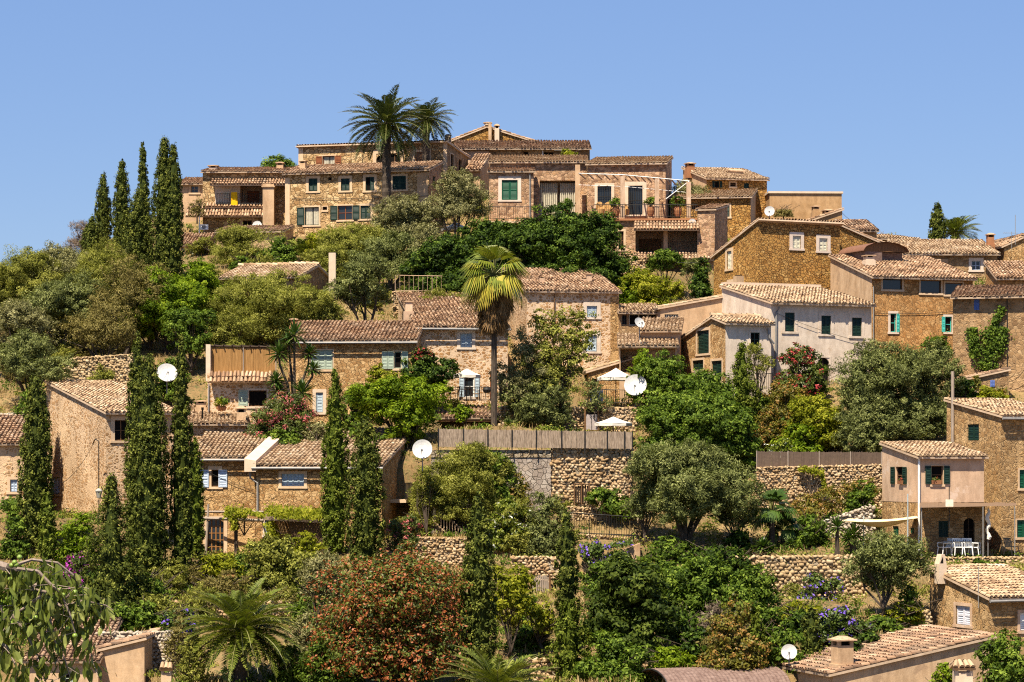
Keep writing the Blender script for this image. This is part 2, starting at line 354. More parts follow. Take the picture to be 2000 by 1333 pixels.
class House:
    def __init__(s, name, label, x0, x1, ye, yb, D, yaw=0, d=6., xl=None, xr=None, roof='shed_f', pitch=14, wall='honey', tile=None,
                 over=.35, drop=2.5, cat='house', group=None, ye2=None, ridge=.5, sidewall=None, gutter=False, yridge=None, xridge=None, noroof=False, edge=None, sp=.23, back=True):
        a = R(yaw); c, sn = math.cos(a), math.sin(a)
        s.p0 = P(x0, yb, D); s.D = D; s.c, s.s = c, sn
        k = (x1-1000)/F; s.w = (k*s.p0.y-s.p0.x)/(c-k*sn)
        s.ux = Vector((c, sn, 0)); s.uy = Vector((-sn, c, 0))
        if xl is not None: k = (xl-1000)/F; d = (s.p0.x-k*s.p0.y)/(sn+k*c)
        if xr is not None:
            k = (xr-1000)/F; q = s.p0+s.ux*s.w; d = (q.x-k*q.y)/(sn+k*c)
        s.d = d; s.root = empty(name, s.p0, a, label, cat, group); s.seed = int(x0*7+ye*3) % 9973
        s.wallmat = ST.get(wall) or PL.get(wall); s.holes = {'f': [], 'l': [], 'r': []}
        s.sidemat = (ST.get(sidewall) or PL.get(sidewall)) if sidewall else s.wallmat
        s.drop = drop; h = s.h = (HY-ye)*D/F-s.p0.z; tp = math.tan(R(pitch)); s.tile = tile or TL; s.over = over; s.roof_type = roof; s.sp = sp
        w = s.w
        if roof == 'shed_f': s.top = lambda u, v: h+v*tp
        elif roof == 'shed_b': s.top = lambda u, v: h-v*tp
        elif roof == 'flat': s.top = lambda u, v: h
        elif roof == 'shed_u':
            h2 = s.zat(x1, ye2); s.top = lambda u, v: h+(h2-h)*u/w
        elif roof == 'gable_f': s.rv = d*ridge; s.top = lambda u, v: h+tp*(v if v < s.rv else max(2*s.rv-v, s.rv-(v-s.rv)))
        elif roof == 'gable_s':
            hr = s.zat(xridge, yridge); h2 = s.zat(x1, ye2 or ye); s.ru = s.uat(xridge)
            s.top = lambda u, v: h+(hr-h)*u/s.ru if u < s.ru else hr+(h2-hr)*(u-s.ru)/(w-s.ru)
        s.gut = gutter; s.noroof = noroof; s.roof = None; s.edge = edge; s.back = back
    # picture point -> (u, z) on a wall face
    def frame(s, f):
        if f == 'f': return Vector((0, 0, 0)), Vector((1, 0, 0)), Vector((0, -1, 0)), s.w
        if f == 'l': return Vector((0, 0, 0)), Vector((0, 1, 0)), Vector((-1, 0, 0)), s.d
        return Vector((s.w, 0, 0)), Vector((0, 1, 0)), Vector((1, 0, 0)), s.d
    def loc(s, v): d = v-s.p0; return Vector((d.dot(s.ux), d.dot(s.uy), d.z))
    def hit(s, f, px, py, out=0.):
        O, U, N, W_ = s.frame(f); Ow = s.p0+s.ux*O.x+s.uy*O.y; Nw = s.ux*N.x+s.uy*N.y; Uw = s.ux*U.x+s.uy*U.y
        r = Vector(((px-1000)/F, 1, (HY-py)/F)); t = (Ow+Nw*out).dot(Nw)/r.dot(Nw); p = r*t
        return (p-Ow).dot(Uw), p.z-s.p0.z
    def uat(s, px, f='f'): return s.hit(f, px, HY)[0]
    def zat(s, px, py, f='f'): return s.hit(f, px, py)[1]
    def pt(s, px, py, v=0.):
        """picture point on the vertical plane v metres behind the front, in house space"""
        u, z = s.hit('f', px, py, -v); return Vector((u, v, z))
    def world(s, l): return s.p0+s.ux*l[0]+s.uy*l[1]+Vector((0, 0, l[2]))
    def rect(s, f, r):
        x0, y0, x1, y1 = r; ua, za = s.hit(f, (x0), (y0+y1)/2); ub, zb = s.hit(f, x1, (y0+y1)/2)
        xm = (x0+x1)/2; u0, u1 = min(ua, ub), max(ua, ub); z1 = s.hit(f, xm, y0)[1]; z0 = s.hit(f, xm, y1)[1]
        return u0, u1, z0, z1
    # ---- openings
    def win(s, f, r, fill='dark', col=None, trim='trim', tw=.16, open='', mull=1, trans=1, arch=False, sill=True, name=None, hinge=None, depth=.16, frame=None, bars=False):
        u0, u1, z0, z1 = s.rect(f, r); W_ = s.frame(f)[3]
        u0 = max(u0, .1); u1 = min(u1, W_-.1)
        if u1-u0 < .15: return
        O, U, N, _ = s.frame(f); s.holes[f].append((u0, u1, z0, z1, depth+.04, arch))
        door = name or ('door' if z1-z0 > 1.75 and (u1-u0) < 1.6 and not fill == 'shut' else 'window')
        m = MB(); mats = [PL[trim] if trim else s.wallmat, frame or col or BROWN]
        if trim:
            m.obox(O, U, N, u0-tw, u0, -.05, .025, z0, z1+tw); m.obox(O, U, N, u1, u1+tw, -.05, .025, z0, z1+tw)
            m.obox(O, U, N, u0, u1, -.05, .025, z1, z1+tw)
            if sill and door == 'window': m.obox(O, U, N, u0-tw-.04, u1+tw+.04, -.05, .06, z0-.13, z0)
            elif sill: m.obox(O, U, N, u0-tw, u1+tw, -.05, .12, z0-.1, z0)
        fr = .05; n0, n1 = -depth+.0, -depth+.06
        fm = 1
        m.obox(O, U, N, u0, u0+fr, n0, n1, z0, z1, fm); m.obox(O, U, N, u1-fr, u1, n0, n1, z0, z1, fm)
        m.obox(O, U, N, u0+fr, u1-fr, n0, n1, z1-fr, z1, fm); m.obox(O, U, N, u0+fr, u1-fr, n0, n1, z0, z0+fr, fm)
        if fill in ('glass', 'dark'):
            for i in range(1, mull+1):
                u = u0+(u1-u0)*i/(mull+1); m.obox(O, U, N, u-.03, u+.03, n0, n1-.005, z0+fr, z1-fr, fm)
            for i in range(1, trans+1):
                z = z0+(z1-z0)*i/(trans+1); m.obox(O, U, N, u0+fr, u1-fr, n0, n1-.01, z-.02, z+.02, fm)
        o = m.build(door, mats, s.root)
        if fill in ('glass', 'dark'):
            q = MB(); q.obox(O, U, N, u0+.01, u1-.01, -depth-.02, -depth+.02, z0+.01, z1-.01); q.build('pane', GLASS if fill == 'glass' else DARK, o)
        elif fill == 'curtain':
            q = MB(); n = 26
            pts = [(u0+(u1-u0)*i/n, -depth+.03*math.sin(i*2.4)) for i in range(n+1)]
            for i in range(n):
                if abs(i-n*.52) < 1.2: continue
                a, b = pts[i], pts[i+1]; q.quad(O+U*a[0]+N*a[1]+Vector((0, 0, z0)), O+U*b[0]+N*b[1]+Vector((0, 0, z0)), O+U*b[0]+N*b[1]+Vector((0, 0, z1)), O+U*a[0]+N*a[1]+Vector((0, 0, z1)))
            q.build('curtain', CLOTHG, o); q = MB(); q.obox(O, U, N, u0+.01, u1-.01, -depth-.1, -depth-.05, z0+.01, z1-.01); q.build('pane', DARK, o)
        elif fill == 'shut':
            k = mull+1; wd = (u1-u0-.04)/k
            for i in range(k): s.leaf(f, u0+.02+i*wd+.006, u0+.02+(i+1)*wd-.006, z0+.02, z1-.02, -depth+.06, col, o)
        elif fill == 'solid':
            q = MB(); q.obox(O, U, N, u0+.04, u1-.04, -depth-.02, -depth+.03, z0+.03, z1-.03)
            for i in range(5):
                u = u0+.05+(u1-u0-.1)*(i+.5)/5; q.obox(O, U, N, u-.012+(u1-u0)*.08, u+.012+(u1-u0)*.08, -depth+.03, -depth+.04, z0+.03, z1-.03)
            q.build('door_leaf', col or BROWN, o)
        wl = (u1-u0)/2
        if 'l' in open: s.leaf(f, u0-wl-.02, u0-.03, z0+.01, z1-.01, .03, col, o)
        if 'r' in open: s.leaf(f, u1+.03, u1+wl+.02, z0+.01, z1-.01, .03, col, o)
        if 'L' in open: s.leaf(f, u0+.01, u0+wl*.9, z0+.01, z1-.01, -.02, col, o)
        if 'R' in open: s.leaf(f, u1-wl*.9, u1-.01, z0+.01, z1-.01, -.02, col, o)
        if bars:
            q = MB(); n = max(3, int((u1-u0)/.13))
            for i in range(n+1): u = u0+(u1-u0)*i/n; q.obox(O, U, N, u-.012, u+.012, -.03, -.006, z0, z1)
            for z in (z0+.15, (z0+z1)/2, z1-.15): q.obox(O, U, N, u0, u1, -.032, -.008, z-.014, z+.014)
            q.build('grille', IRON, o)
        return o
    def leaf(s, f, u0, u1, z0, z1, n, col, parent):
        O, U, N, _ = s.frame(f); q = MB(); st = min(.07, (u1-u0)*.16)
        q.obox(O, U, N, u0, u0+st, n, n+.045, z0, z1); q.obox(O, U, N, u1-st, u1, n, n+.045, z0, z1)
        for z in (z0, (z0+z1)/2-st/2, z1-st): q.obox(O, U, N, u0+st, u1-st, n+.002, n+.043, z, z+st)
        k = max(4, int((z1-z0)/.085)); dz = (z1-z0)/k
        for i in range(k):
            z = z0+i*dz; a = O+U*(u0+st)+N*(n+.036); b = O+U*(u1-st)+N*(n+.036); c = O+U*(u1-st)+N*(n+.008); e = O+U*(u0+st)+N*(n+.008)
            q.quad(a+Vector((0, 0, z)), b+Vector((0, 0, z)), c+Vector((0, 0, z+dz*.98)), e+Vector((0, 0, z+dz*.98)))
        return q.build('shutter', col, parent)
    def loggia(s, f, r, depth=1.6, mat='tan'):
        u0, u1, z0, z1 = s.rect(f, r); u0 = max(u0, .05); u1 = min(u1, s.frame(f)[3]-.05)
        s.holes[f].append((u0, u1, z0, z1, .05, False)); O, U, N, _ = s.frame(f); m = MB(); e = .05
        def q(u, n, z): return O+U*u+N*n+Vector((0, 0, z))
        d = -depth
        m.quad(q(u0, -e, z0), q(u1, -e, z0), q(u1, d, z0), q(u0, d, z0)); m.quad(q(u0, -e, z1), q(u1, -e, z1), q(u1, d, z1), q(u0, d, z1))
        m.quad(q(u0, -e, z0), q(u0, d, z0), q(u0, d, z1), q(u0, -e, z1)); m.quad(q(u1, -e, z0), q(u1, d, z0), q(u1, d, z1), q(u1, -e, z1))
        m.quad(q(u0, d, z0), q(u1, d, z0), q(u1, d, z1), q(u0, d, z1))
        return m.build('porch_recess', PL[mat], s.root)
    # ---- finishing: walls and roof
    def wallface(s, m, O, U, N, W_, top, holes, mi):
        Z = Vector((0, 0, 1)); us = sorted(set([0, W_]+[h[0] for h in holes]+[h[1] for h in holes]+[u for u in top if 0 < u < W_]))
        zs = sorted(set([-s.drop]+[h[2] for h in holes]+[h[3] for h in holes]))
        zs = [z for z in zs if z >= -s.drop]
        tf = lambda u: np.interp(u, [k for k in sorted(top)], [top[k] for k in sorted(top)])
        for a, b in zip(us, us[1:]):
            if b-a < 1e-4: continue
            mid = (a+b)/2; lim = min(tf(a), tf(b))-.02; z_ = [z for z in zs if z < lim]
            for z0, z1 in zip(z_, z_[1:]+[None]):
                zc = (z0+z1)/2 if z1 is not None else z0+.01
                if any(h[0] < mid < h[1] and h[2]-1e-6 < zc < h[3] for h in holes): continue
                p = lambda u, z: O+U*u+Z*z
                if z1 is None: m.quad(p(a, z0), p(b, z0), p(b, tf(b)), p(a, tf(a)), mi)
                else: m.quad(p(a, z0), p(b, z0), p(b, z1), p(a, z1), mi)
        for u0, u1, z0, z1, dp, arch in holes:
            p = lambda u, z, n=0: O+U*u+Z*z+N*n
            for (a, b) in (((u0, z0), (u0, z1)), ((u0, z1), (u1, z1)), ((u1, z1), (u1, z0)), ((u1, z0), (u0, z0))):
                m.quad(p(*a), p(*b), p(*b, -dp), p(*a, -dp), mi)
            if arch:
                r = (u1-u0)/2; uc = (u0+u1)/2; zz = z1-r*(.45 if arch == 'low' else 1.); hh = z1-zz; n = 8
                for sgn in (-1, 1):
                    arc = [(uc+sgn*r*math.cos(t), zz+hh*math.sin(t)) for t in [math.pi/2*i/n for i in range(n+1)]]
                    for i in range(n):
                        m.poly([p(uc+sgn*r, z1, -.004), p(*arc[i], -.004), p(*arc[i+1], -.004)], mi)
                        m.quad(p(*arc[i], -.004), p(*arc[i+1], -.004), p(*arc[i+1], -dp), p(*arc[i], -dp), mi)
    def finish(s):
        w, d, T = s.w, s.d, s.top; m = MB(); mats = [s.wallmat, s.sidemat]
        rt = s.roof_type; ft = {0: T(0, 0), w: T(w, 0)}; lt = {0: T(0, 0), d: T(0, d)}; rr = {0: T(w, 0), d: T(w, d)}; bt = {0: T(0, d), w: T(w, d)}
        if rt == 'gable_f': lt[s.rv] = T(0, s.rv); rr[s.rv] = T(w, s.rv)
        if rt == 'gable_s': ft[s.ru] = T(s.ru, 0); bt[s.ru] = T(s.ru, d)
        for f, top in (('f', ft), ('l', lt), ('r', rr)):
            O, U, N, W_ = s.frame(f); s.wallface(m, O, U, N, W_, top, s.holes[f], 0 if f == 'f' else 1)
        if s.back: s.wallface(m, Vector((0, d, 0)), Vector((1, 0, 0)), Vector((0, 1, 0)), w, bt, [], 1)
        s.wall = m.build('wall', mats, s.root)
        if s.noroof: return s
        o = s.over; sd = .14; e = .10
        def q(u, v): return (u, v, T(min(max(u, 0), w), min(max(v, 0), d))+e)
        def ext(u, v):   # extrapolated along the slope
            uu = min(max(u, 0), w); vv = min(max(v, 0), d); du = .05
            gu = (T(min(uu+du, w), vv)-T(max(uu-du, 0), vv))/(min(uu+du, w)-max(uu-du, 0)); gv = (T(uu, min(vv+du, d))-T(uu, max(vv-du, 0)))/(min(vv+du, d)-max(vv-du, 0))
            return (u, v, T(uu, vv)+gu*(u-uu)+gv*(v-vv)+e)
        ridge = None
        if rt == 'shed_f': pl = [(ext(-sd, -o), ext(w+sd, -o), ext(w+sd, d+.1), ext(-sd, d+.1))]
        elif rt == 'shed_b': pl = [(ext(w+sd, d+o), ext(-sd, d+o), ext(-sd, -.3), ext(w+sd, -.3))]
        elif rt == 'flat': pl = [((-.1, -.1, T(0, 0)+.05), (w+.1, -.1, T(0, 0)+.05), (w+.1, d+.1, T(0, 0)+.06), (-.1, d+.1, T(0, 0)+.06))]
        elif rt == 'shed_u':
            if T(w, 0) > T(0, 0): pl = [(ext(-o, d+sd), ext(-o, -sd), ext(w+.1, -sd), ext(w+.1, d+sd))]
            else: pl = [(ext(w+o, -sd), ext(w+o, d+sd), ext(-.1, d+sd), ext(-.1, -sd))]
        elif rt == 'gable_f':
            zr = T(0, s.rv)+e; a = (-sd, s.rv, zr); b = (w+sd, s.rv, zr)
            pl = [(ext(-sd, -o), ext(w+sd, -o), b, a), (ext(w+sd, d+o), ext(-sd, d+o), a, b)]; ridge = [(a, b)]
        elif rt == 'gable_s':
            zr = T(s.ru, 0)+e; a = (s.ru, -sd, zr); b = (s.ru, d+sd, zr)
            pl = [(ext(-o, d+sd), ext(-o, -sd), a, b), (ext(w+o, -sd), ext(w+o, d+sd), b, a)]; ridge = [(a, b)]
        s.roof = roof_mesh(pl, s.seed, s.sp, ridge, mats=[s.tile, s.edge or PL['grout']], parent=s.root)
        if s.gut and rt == 'shed_f':
            g = MB(); z = ext(0, -o)[2]-.13; g.tube([(-sd, -o-.06, z), (w+sd, -o-.06, z)], .07, 6); g.build('gutter', ZINC, s.root)
        return s
    # ---- additions
    def chimney(s, px0, px1, yt, yb, v, mat='tan', style='pot', parent=None, depth=None, skirt=True):
        a = s.pt(px0, yb, v); b = s.pt(px1, yt, v); w = b.x-a.x; dd = depth or w*.9; m = MB()
        x0, x1, y0, y1, z0, z1 = a.x, b.x, v, v+dd, a.z-.5, b.z
        H = z1-a.z
        if style == 'pot':
            zt = z1-min(.38, H*.34); m.box(x0, x1, y0, y1, z0, zt)
            t = w*.2
            for (xa, ya) in ((x0, y0), (x1-t, y0), (x0, y1-t), (x1-t, y1-t)): m.box(xa, xa+t, ya, ya+t, zt, zt+(z1-zt)*.5)
            m.box(x0+t, x1-t, y0+t, y1-t, zt, zt+(z1-zt)*.48, 2)
            e = w*.16; zz = zt+(z1-zt)*.5; cx, cy = (x0+x1)/2, (y0+y1)/2
            m.prism([(x0-e, y0-e, zz), (x1+e, y0-e, zz), (x1+e, y1+e, zz), (x0-e, y1+e, zz)], [(x0-e, y0-e, zz+.06), (x1+e, y0-e, zz+.06), (x1+e, y1+e, zz+.06), (x0-e, y1+e, zz+.06)], 1)
            k = .2; m.prism([(x0-e*.6, y0-e*.6, zz+.06), (x1+e*.6, y0-e*.6, zz+.06), (x1+e*.6, y1+e*.6, zz+.06), (x0-e*.6, y1+e*.6, zz+.06)],
                    [(cx-w*k, cy-dd*k, z1), (cx+w*k, cy-dd*k, z1), (cx+w*k, cy+dd*k, z1), (cx-w*k, cy+dd*k, z1)], 1)
        elif style == 'tent':
            zt = z1-min(.5, H*.52); t = w*.2; m.box(x0, x1, y0, y1, z0, zt); cx = x0+w*.55
            m.prism([(x0, y0, zt), (x1, y0, zt), (cx+t, y0, z1), (cx-t, y0, z1)], [(x0, y1, zt), (x1, y1, zt), (cx+t, y1, z1), (cx-t, y1, z1)])
            m.prism([(x0+t*.8, y0-.01, zt+.05), (cx, y0-.01, zt+.05), (cx-t*.2, y0-.01, z1-.1)], [(x0+t*.8, y0+.02, zt+.05), (cx, y0+.02, zt+.05), (cx-t*.2, y0+.02, z1-.1)], 2)  # near-black wedge on the solid face, painted shade of the smoke opening
        elif style == 'slab':
            t = w*.1; m.prism([(x0, y0, z0), (x1, y0, z0), (x1, y1, z0), (x0, y1, z0)], [(x0+t, y0+t, z1-.08), (x1-t, y0+t, z1-.08), (x1-t, y1-t, z1-.08), (x0+t, y1-t, z1-.08)])
            m.box(x0-.02, x1+.02, y0-.02, y1+.02, z1-.08, z1, 1)
        elif style == 'plain':
            m.box(x0, x1, y0, y1, z0, z1-.05); m.box(x0+t_(w), x1-t_(w), y0+t_(w), y1-t_(w), z1-.05, z1, 2)
        elif style == 'pipe':
            cx = (x0+x1)/2; m.tube([(cx, v, z0), (cx, v, z1-.15)], w*.32, 8, 2); m.tube([(cx, v, z1-.15), (cx, v, z1)], w*.5, 8, 2)
        elif style == 'box':    # a tiled little dormer box
            m.box(x0, x1, y0, y1, z0, z1-.2); m.prism([(x0-.08, y0-.08, z1-.28), (x1+.1, y0-.08, z1-.3), (x1+.1, y1+.1, z1-.02), (x0-.08, y1+.1, z1-.02)], [(x0-.08, y0-.08, z1-.2), (x1+.1, y0-.08, z1-.22), (x1+.1, y1+.1, z1+.06), (x0-.08, y1+.1, z1+.06)], 1)
        if skirt and style in ('pot', 'slab', 'tent'): m.box(x0-.06, x1+.06, y0-.06, y1+.06, z0, a.z+.12)
        return m.build('chimney', [PL.get(mat) or ST.get(mat), CAPM, DARK], parent or s.roof or s.root)
    def pipe(s, pts, f='f', r=.05, name='drainpipe', mat=None, out=.09):
        O, U, N, _ = s.frame(f); m = MB(); L = []
        for px, py in pts: u, z = s.hit(f, px, py, out); L.append(O+U*u+N*out+Vector((0, 0, z)))
        m.tube(L, r, 6); return m.build(name, mat or ZINC, s.root)
    def band(s, f, r, out=.03, mat='trim', name='plaster_patch'):
        u0, u1, z0, z1 = s.rect(f, r); O, U, N, _ = s.frame(f); m = MB(); m.obox(O, U, N, u0, u1, -.05, out, z0, z1); return m.build(name, PL.get(mat) or ST.get(mat), s.root)
    def leanroof(s, r, out=1., drop=None, name='porch_roof', post=None, tile=None):
        """tiled lean-to against the front: picture box (x0, ytop, x1, yeave)"""
        x0, yt, x1, ye = r; a = s.pt(x0, ye, -out); b = s.pt(x1, ye, -out); c = s.pt(x1, yt, 0); e = s.pt(x0, yt, 0)
        c = Vector((b.x, -.02, c.z)); e = Vector((a.x, -.02, e.z))
        if (e.z-a.z) < .08: e.z = a.z+.1*out+.05; c.z = b.z+.1*out+.05
        return roof_mesh([(a, b, c, e)], s.seed+5, s.sp, mats=[tile or s.tile, PL['grout']], parent=s.root, name=name)
def t_(w): return w*.18

def railing(name, pts, h=.9, label=None, gap=.13, parent=None, mat=None, cat='railing'):
    m = MB(); pts = [Vector(p) for p in pts]
    for a, b in zip(pts, pts[1:]):
        L = (b-a).length; n = max(1, int(L/gap)); up = Vector((0, 0, h))
        m.tube([a+up, b+up], .022, 4); m.tube([a+Vector((0, 0, .08)), b+Vector((0, 0, .08))], .016, 4)
        for i in range(n+1): p = a.lerp(b, i/n); m.tube([p, p+up], .011 if i % 8 else .02, 4, cap=False)
    o = m.build(name, mat or IRON, parent)
    if label: tag(o, label, cat)
    return o
# ------------------------------------------------------------------ plants
def unit(a): return a/np.maximum(np.linalg.norm(a, axis=-1, keepdims=True), 1e-9)
def leaves(pos, nrm, L, Wd, g, jit=.9, droop=0., along=None):
    """diamond leaves: pos (n,3), nrm (n,3) preferred facing, L/Wd lengths"""
    n = len(pos); nn = unit(nrm+g.normal(0, jit, (n, 3)))
    if along is None: a = g.normal(0, 1, (n, 3)); a[:, 2] -= droop
    else: a = along+g.normal(0, .45, (n, 3))
    a = unit(a-nn*np.sum(a*nn, 1, keepdims=True)); b = np.cross(nn, a)
    L = (L*g.uniform(.65, 1.3, n))[:, None]; Wd = (Wd*g.uniform(.7, 1.25, n))[:, None]
    mid = pos+nn*L*.08
    return np.stack([pos-a*L*.5, mid+b*Wd*.5, pos+a*L*.5, mid-b*Wd*.5], 1)

LM = {
 'olive': leafmat('leaf_olive', [(0.050,0.060,0.016),(0.140,0.158,0.048),(0.310,0.325,0.115)], .25, .1, .6),
 'greyolive': leafmat('leaf_grey_olive', [(0.078,0.076,0.028),(0.200,0.190,0.075),(0.390,0.365,0.175)], .22, .1, .6),
 'dark': leafmat('leaf_dark_green', [(0.013,0.027,0.004),(0.040,0.073,0.007),(0.125,0.181,0.022)], .22, .1, .6),
 'mid': leafmat('leaf_mid_green', [(0.030,0.054,0.006),(0.086,0.138,0.014),(0.225,0.295,0.04)], .3, .1, .6),
 'bright': leafmat('leaf_bright_green', [(0.055,0.094,0.004),(0.138,0.204,0.009),(0.297,0.363,0.024)], .35, .1, .6),
 'lime': leafmat('leaf_lime', [(0.088,0.105,0.006),(0.209,0.226,0.012),(0.418,0.396,0.044)], .38, .1, .6),
 'yolive': leafmat('leaf_yellow_olive', [(0.078,0.082,0.012),(0.198,0.205,0.034),(0.400,0.385,0.088)], .3, .1, .6),
 'scrub': leafmat('leaf_scrub', [(0.092,0.075,0.020),(0.175,0.145,0.042),(0.30,0.25,0.085)], .2, .1, .6),
 'cypress': leafmat('leaf_cypress', [(0.022,0.033,0.005),(0.065,0.080,0.010),(0.188,0.200,0.033)], .12, .12, .7),
 'cypressb': leafmat('leaf_cypress_bright', [(0.039,0.057,0.004),(0.088,0.116,0.010),(0.187,0.209,0.029)], .15, .12, .7),
 'palm': leafmat('leaf_palm', [(0.045,0.065,0.008),(0.125,0.155,0.018),(0.31,0.32,0.06)], .18, .3, .45),
 'palmd': leafmat('leaf_palm_dark', [(0.022,0.037,0.008),(0.053,0.072,0.013),(0.132,0.143,0.035)], .12, .4, .4),
 'palmy': leafmat('leaf_palm_yellow', [(0.075,0.105,0.010),(0.19,0.215,0.022),(0.36,0.31,0.04),(0.50,0.34,0.06)], .25, .4, .4, pos=[0, .35, .6, 1]),
 'skirt': leafmat('palm_skirt', [(.09,.05,.018),(.19,.11,.045),(.30,.19,.09)], .1, .1, .6),
 'yucca': leafmat('leaf_yucca', [(0.018,0.040,0.006),(0.050,0.094,0.011),(0.143,0.187,0.033)], .12, .4, .4),
 'rusttree': leafmat('leaf_rust_seed', [(0.031,0.046,0.007),(0.083,0.105,0.013),(0.143,0.165,0.029),(0.21,0.060,0.018),(0.34,0.105,0.034)], .2, pos=[0, .25, .5, .75, 1]),
 'oleander': leafmat('leaf_oleander', [(0.039,0.055,0.009),(0.083,0.110,0.015),(0.154,0.176,0.040),(0.43,0.075,0.085),(0.54,0.17,0.165)], .2, pos=[0, .3, .6, .8, 1]),
 'redflower': leafmat('leaf_red_flower', [(0.033,0.050,0.008),(0.077,0.105,0.013),(0.154,0.171,0.033),(0.36,0.028,0.034),(0.46,0.075,0.07)], .2, pos=[0, .3, .6, .8, 1]),
 'purple': leafmat('leaf_purple_flower', [(0.031,0.050,0.008),(0.072,0.110,0.013),(0.154,0.187,0.033),(0.132,0.066,0.440),(0.220,0.121,0.638)], .2, pos=[0, .3, .6, .8, 1]),
 'magenta': leafmat('leaf_magenta_flower', [(0.031,0.050,0.008),(0.072,0.110,0.013),(0.154,0.187,0.033),(0.462,0.033,0.440),(0.605,0.066,0.550)], .25, pos=[0, .3, .6, .8, 1]),
 'whiteflower': leafmat('leaf_white_flower', [(0.055,0.083,0.007),(0.132,0.165,0.013),(0.242,0.259,0.033),(0.682,0.682,0.638),(0.770,0.770,0.726)], .3, pos=[0, .3, .6, .8, 1]),
 'autumn': leafmat('leaf_autumn', [(0.066,0.068,0.009),(0.143,0.132,0.015),(0.242,0.209,0.033),(0.235,0.125,0.026),(0.33,0.19,0.045)], .3, pos=[0, .3, .6, .8, 1]),
 'dry': leafmat('dry_grass_blade', [(.22,.15,.06),(.34,.24,.10),(.46,.34,.17)], .2, .1, .6),
 'twig': leafmat('bare_twig', [(.12,.085,.06),(.20,.15,.11),(.28,.22,.17)], .0, .1, .6),
}
#            leaf length, width, leaves per m2 of crown, clump radius, clump count factor, jitter, flower share
KIND = {
 'olive': (.17,.06,150,.42,1.,0.74,0), 'greyolive': (.16,.055,150,.40,1.,0.74,0), 'dark': (.20,.12,105,.45,1.,0.5,0), 'mid': (.17,.10,120,.42,1.,0.56,0),
 'bright': (.20,.085,120,.50,.9,0.56,0), 'lime': (.18,.09,115,.42,1.,0.56,0), 'yolive': (.17,.045,165,.50,1.,0.81,0), 'scrub': (.15,.05,130,.4,1.,0.81,0),
 'rusttree': (.16,.085,90,.30,1.6,0.62,.46), 'oleander': (.19,.055,130,.4,1.,0.62,.16), 'redflower': (.18,.09,110,.4,1.,0.62,.22), 'purple': (.15,.10,120,.35,1.,0.62,.14),
 'magenta': (.17,.12,110,.4,1.,0.62,.4), 'whiteflower': (.16,.09,115,.4,1.,0.62,.10), 'autumn': (.15,.08,125,.35,1.,0.62,.3), 'twig': (.30,.022,120,.5,1.,1.24,0),
 'cypressb': (.2,.06,190,.3,1.,0.5,0),
}
BUDGET = [0]
def crown_quads(kind, lobes, seed, dens=1., leafk=1.):
    """lobes: list of (center, radii) in metres. Leaves gather in clumps on and inside each lobe."""
    g = np.random.default_rng(seed); L, Wd, den, rc, cf, jit, fl = KIND[kind]; L *= leafk; Wd *= leafk
    Vs, Ts = [], []
    for c, r in lobes:
        c = np.array(c); r = np.array(r); rm = float(np.prod(r)**(1/3)); area = 4*math.pi*((r[0]*r[1])**1.6/3+(r[0]*r[2])**1.6/3+(r[1]*r[2])**1.6/3)**(1/1.6)
        k = min(rc, rm*.5); nc = max(8, int(area/(k*k)*.50*cf)); N = int(area*den*dens/(leafk**2)*1.35); per = max(5, N//nc)
        d = unit(g.normal(0, 1, (nc, 3))); d[:, 2] = np.where(d[:, 2] < -.8, -d[:, 2], d[:, 2])
        rad = np.where(g.random(nc) < .72, g.uniform(.78, 1.08, nc), g.uniform(.35, .8, nc)); rad = np.where(g.random(nc) < .10, g.uniform(1.08, 1.38, nc), rad)
        cc = c+d*r*rad[:, None]; ks = k*g.uniform(.5, 1.25, nc); ct = g.normal(0, .2, nc)
        ix = np.repeat(np.arange(nc), per); off = unit(g.normal(0, 1, (len(ix), 3)))*(g.random(len(ix))**.45)[:, None]*ks[ix][:, None]
        pos = cc[ix]+off*np.array((1, 1, .75)); nr = unit(d[ix]/r*rm*.8+off/ks[ix][:, None]*1.1+np.array((0, 0, .4)))
        along = None
        if kind in ('olive', 'greyolive', 'yolive', 'oleander', 'twig', 'scrub'): along = unit(d[ix]+np.array((0, 0, .5)))
        if kind == 'bright': along = unit(d[ix]*np.array((1, 1, .2))+np.array((0, 0, -.15)))
        Vs.append(leaves(pos, nr, L, Wd, g, jit*.75, .3, along))
        t = np.clip(.42+ct[ix]+g.normal(0, .2, len(ix)), 0, 1)
        if fl:
            t = t*.58; cfl = g.random(nc) < fl*1.5; out = (np.sum(off*nr, 1) > -.1*ks[ix]) & cfl[ix] & (g.random(len(ix)) < .62); t = np.where(out, g.uniform(.76, 1, len(ix)), t)
        Ts.append(t)
    return np.concatenate(Vs), np.concatenate(Ts)

def limbs(m, base, tips, r0, g, lean=.15, split=.4):
    base = Vector(base); H = max(t[2] for t in tips)-base.z
    fork = base+Vector((g.normal(0, lean), g.normal(0, lean), max(.4, H*split)))
    midp = base.lerp(fork, .5)+Vector((g.normal(0, .08), g.normal(0, .08), 0))
    m.tube([base-Vector((0, 0, .5)), base, midp, fork], [r0*1.35, r0*1.1, r0*.9, r0*.8], 7)
    for t in tips:
        t = Vector(t); q = fork.lerp(t, .5)+Vector((g.normal(0, .18), g.normal(0, .18), .1))
        m.tube([fork-Vector((0, 0, .1)), q, t], [r0*.55, r0*.34, r0*.12], 5)
        for _ in range(2):
            e = q.lerp(t, .4)+Vector((g.normal(0, .5), g.normal(0, .5), g.uniform(.2, .6))); m.tube([q, e], [r0*.25, .012], 4)

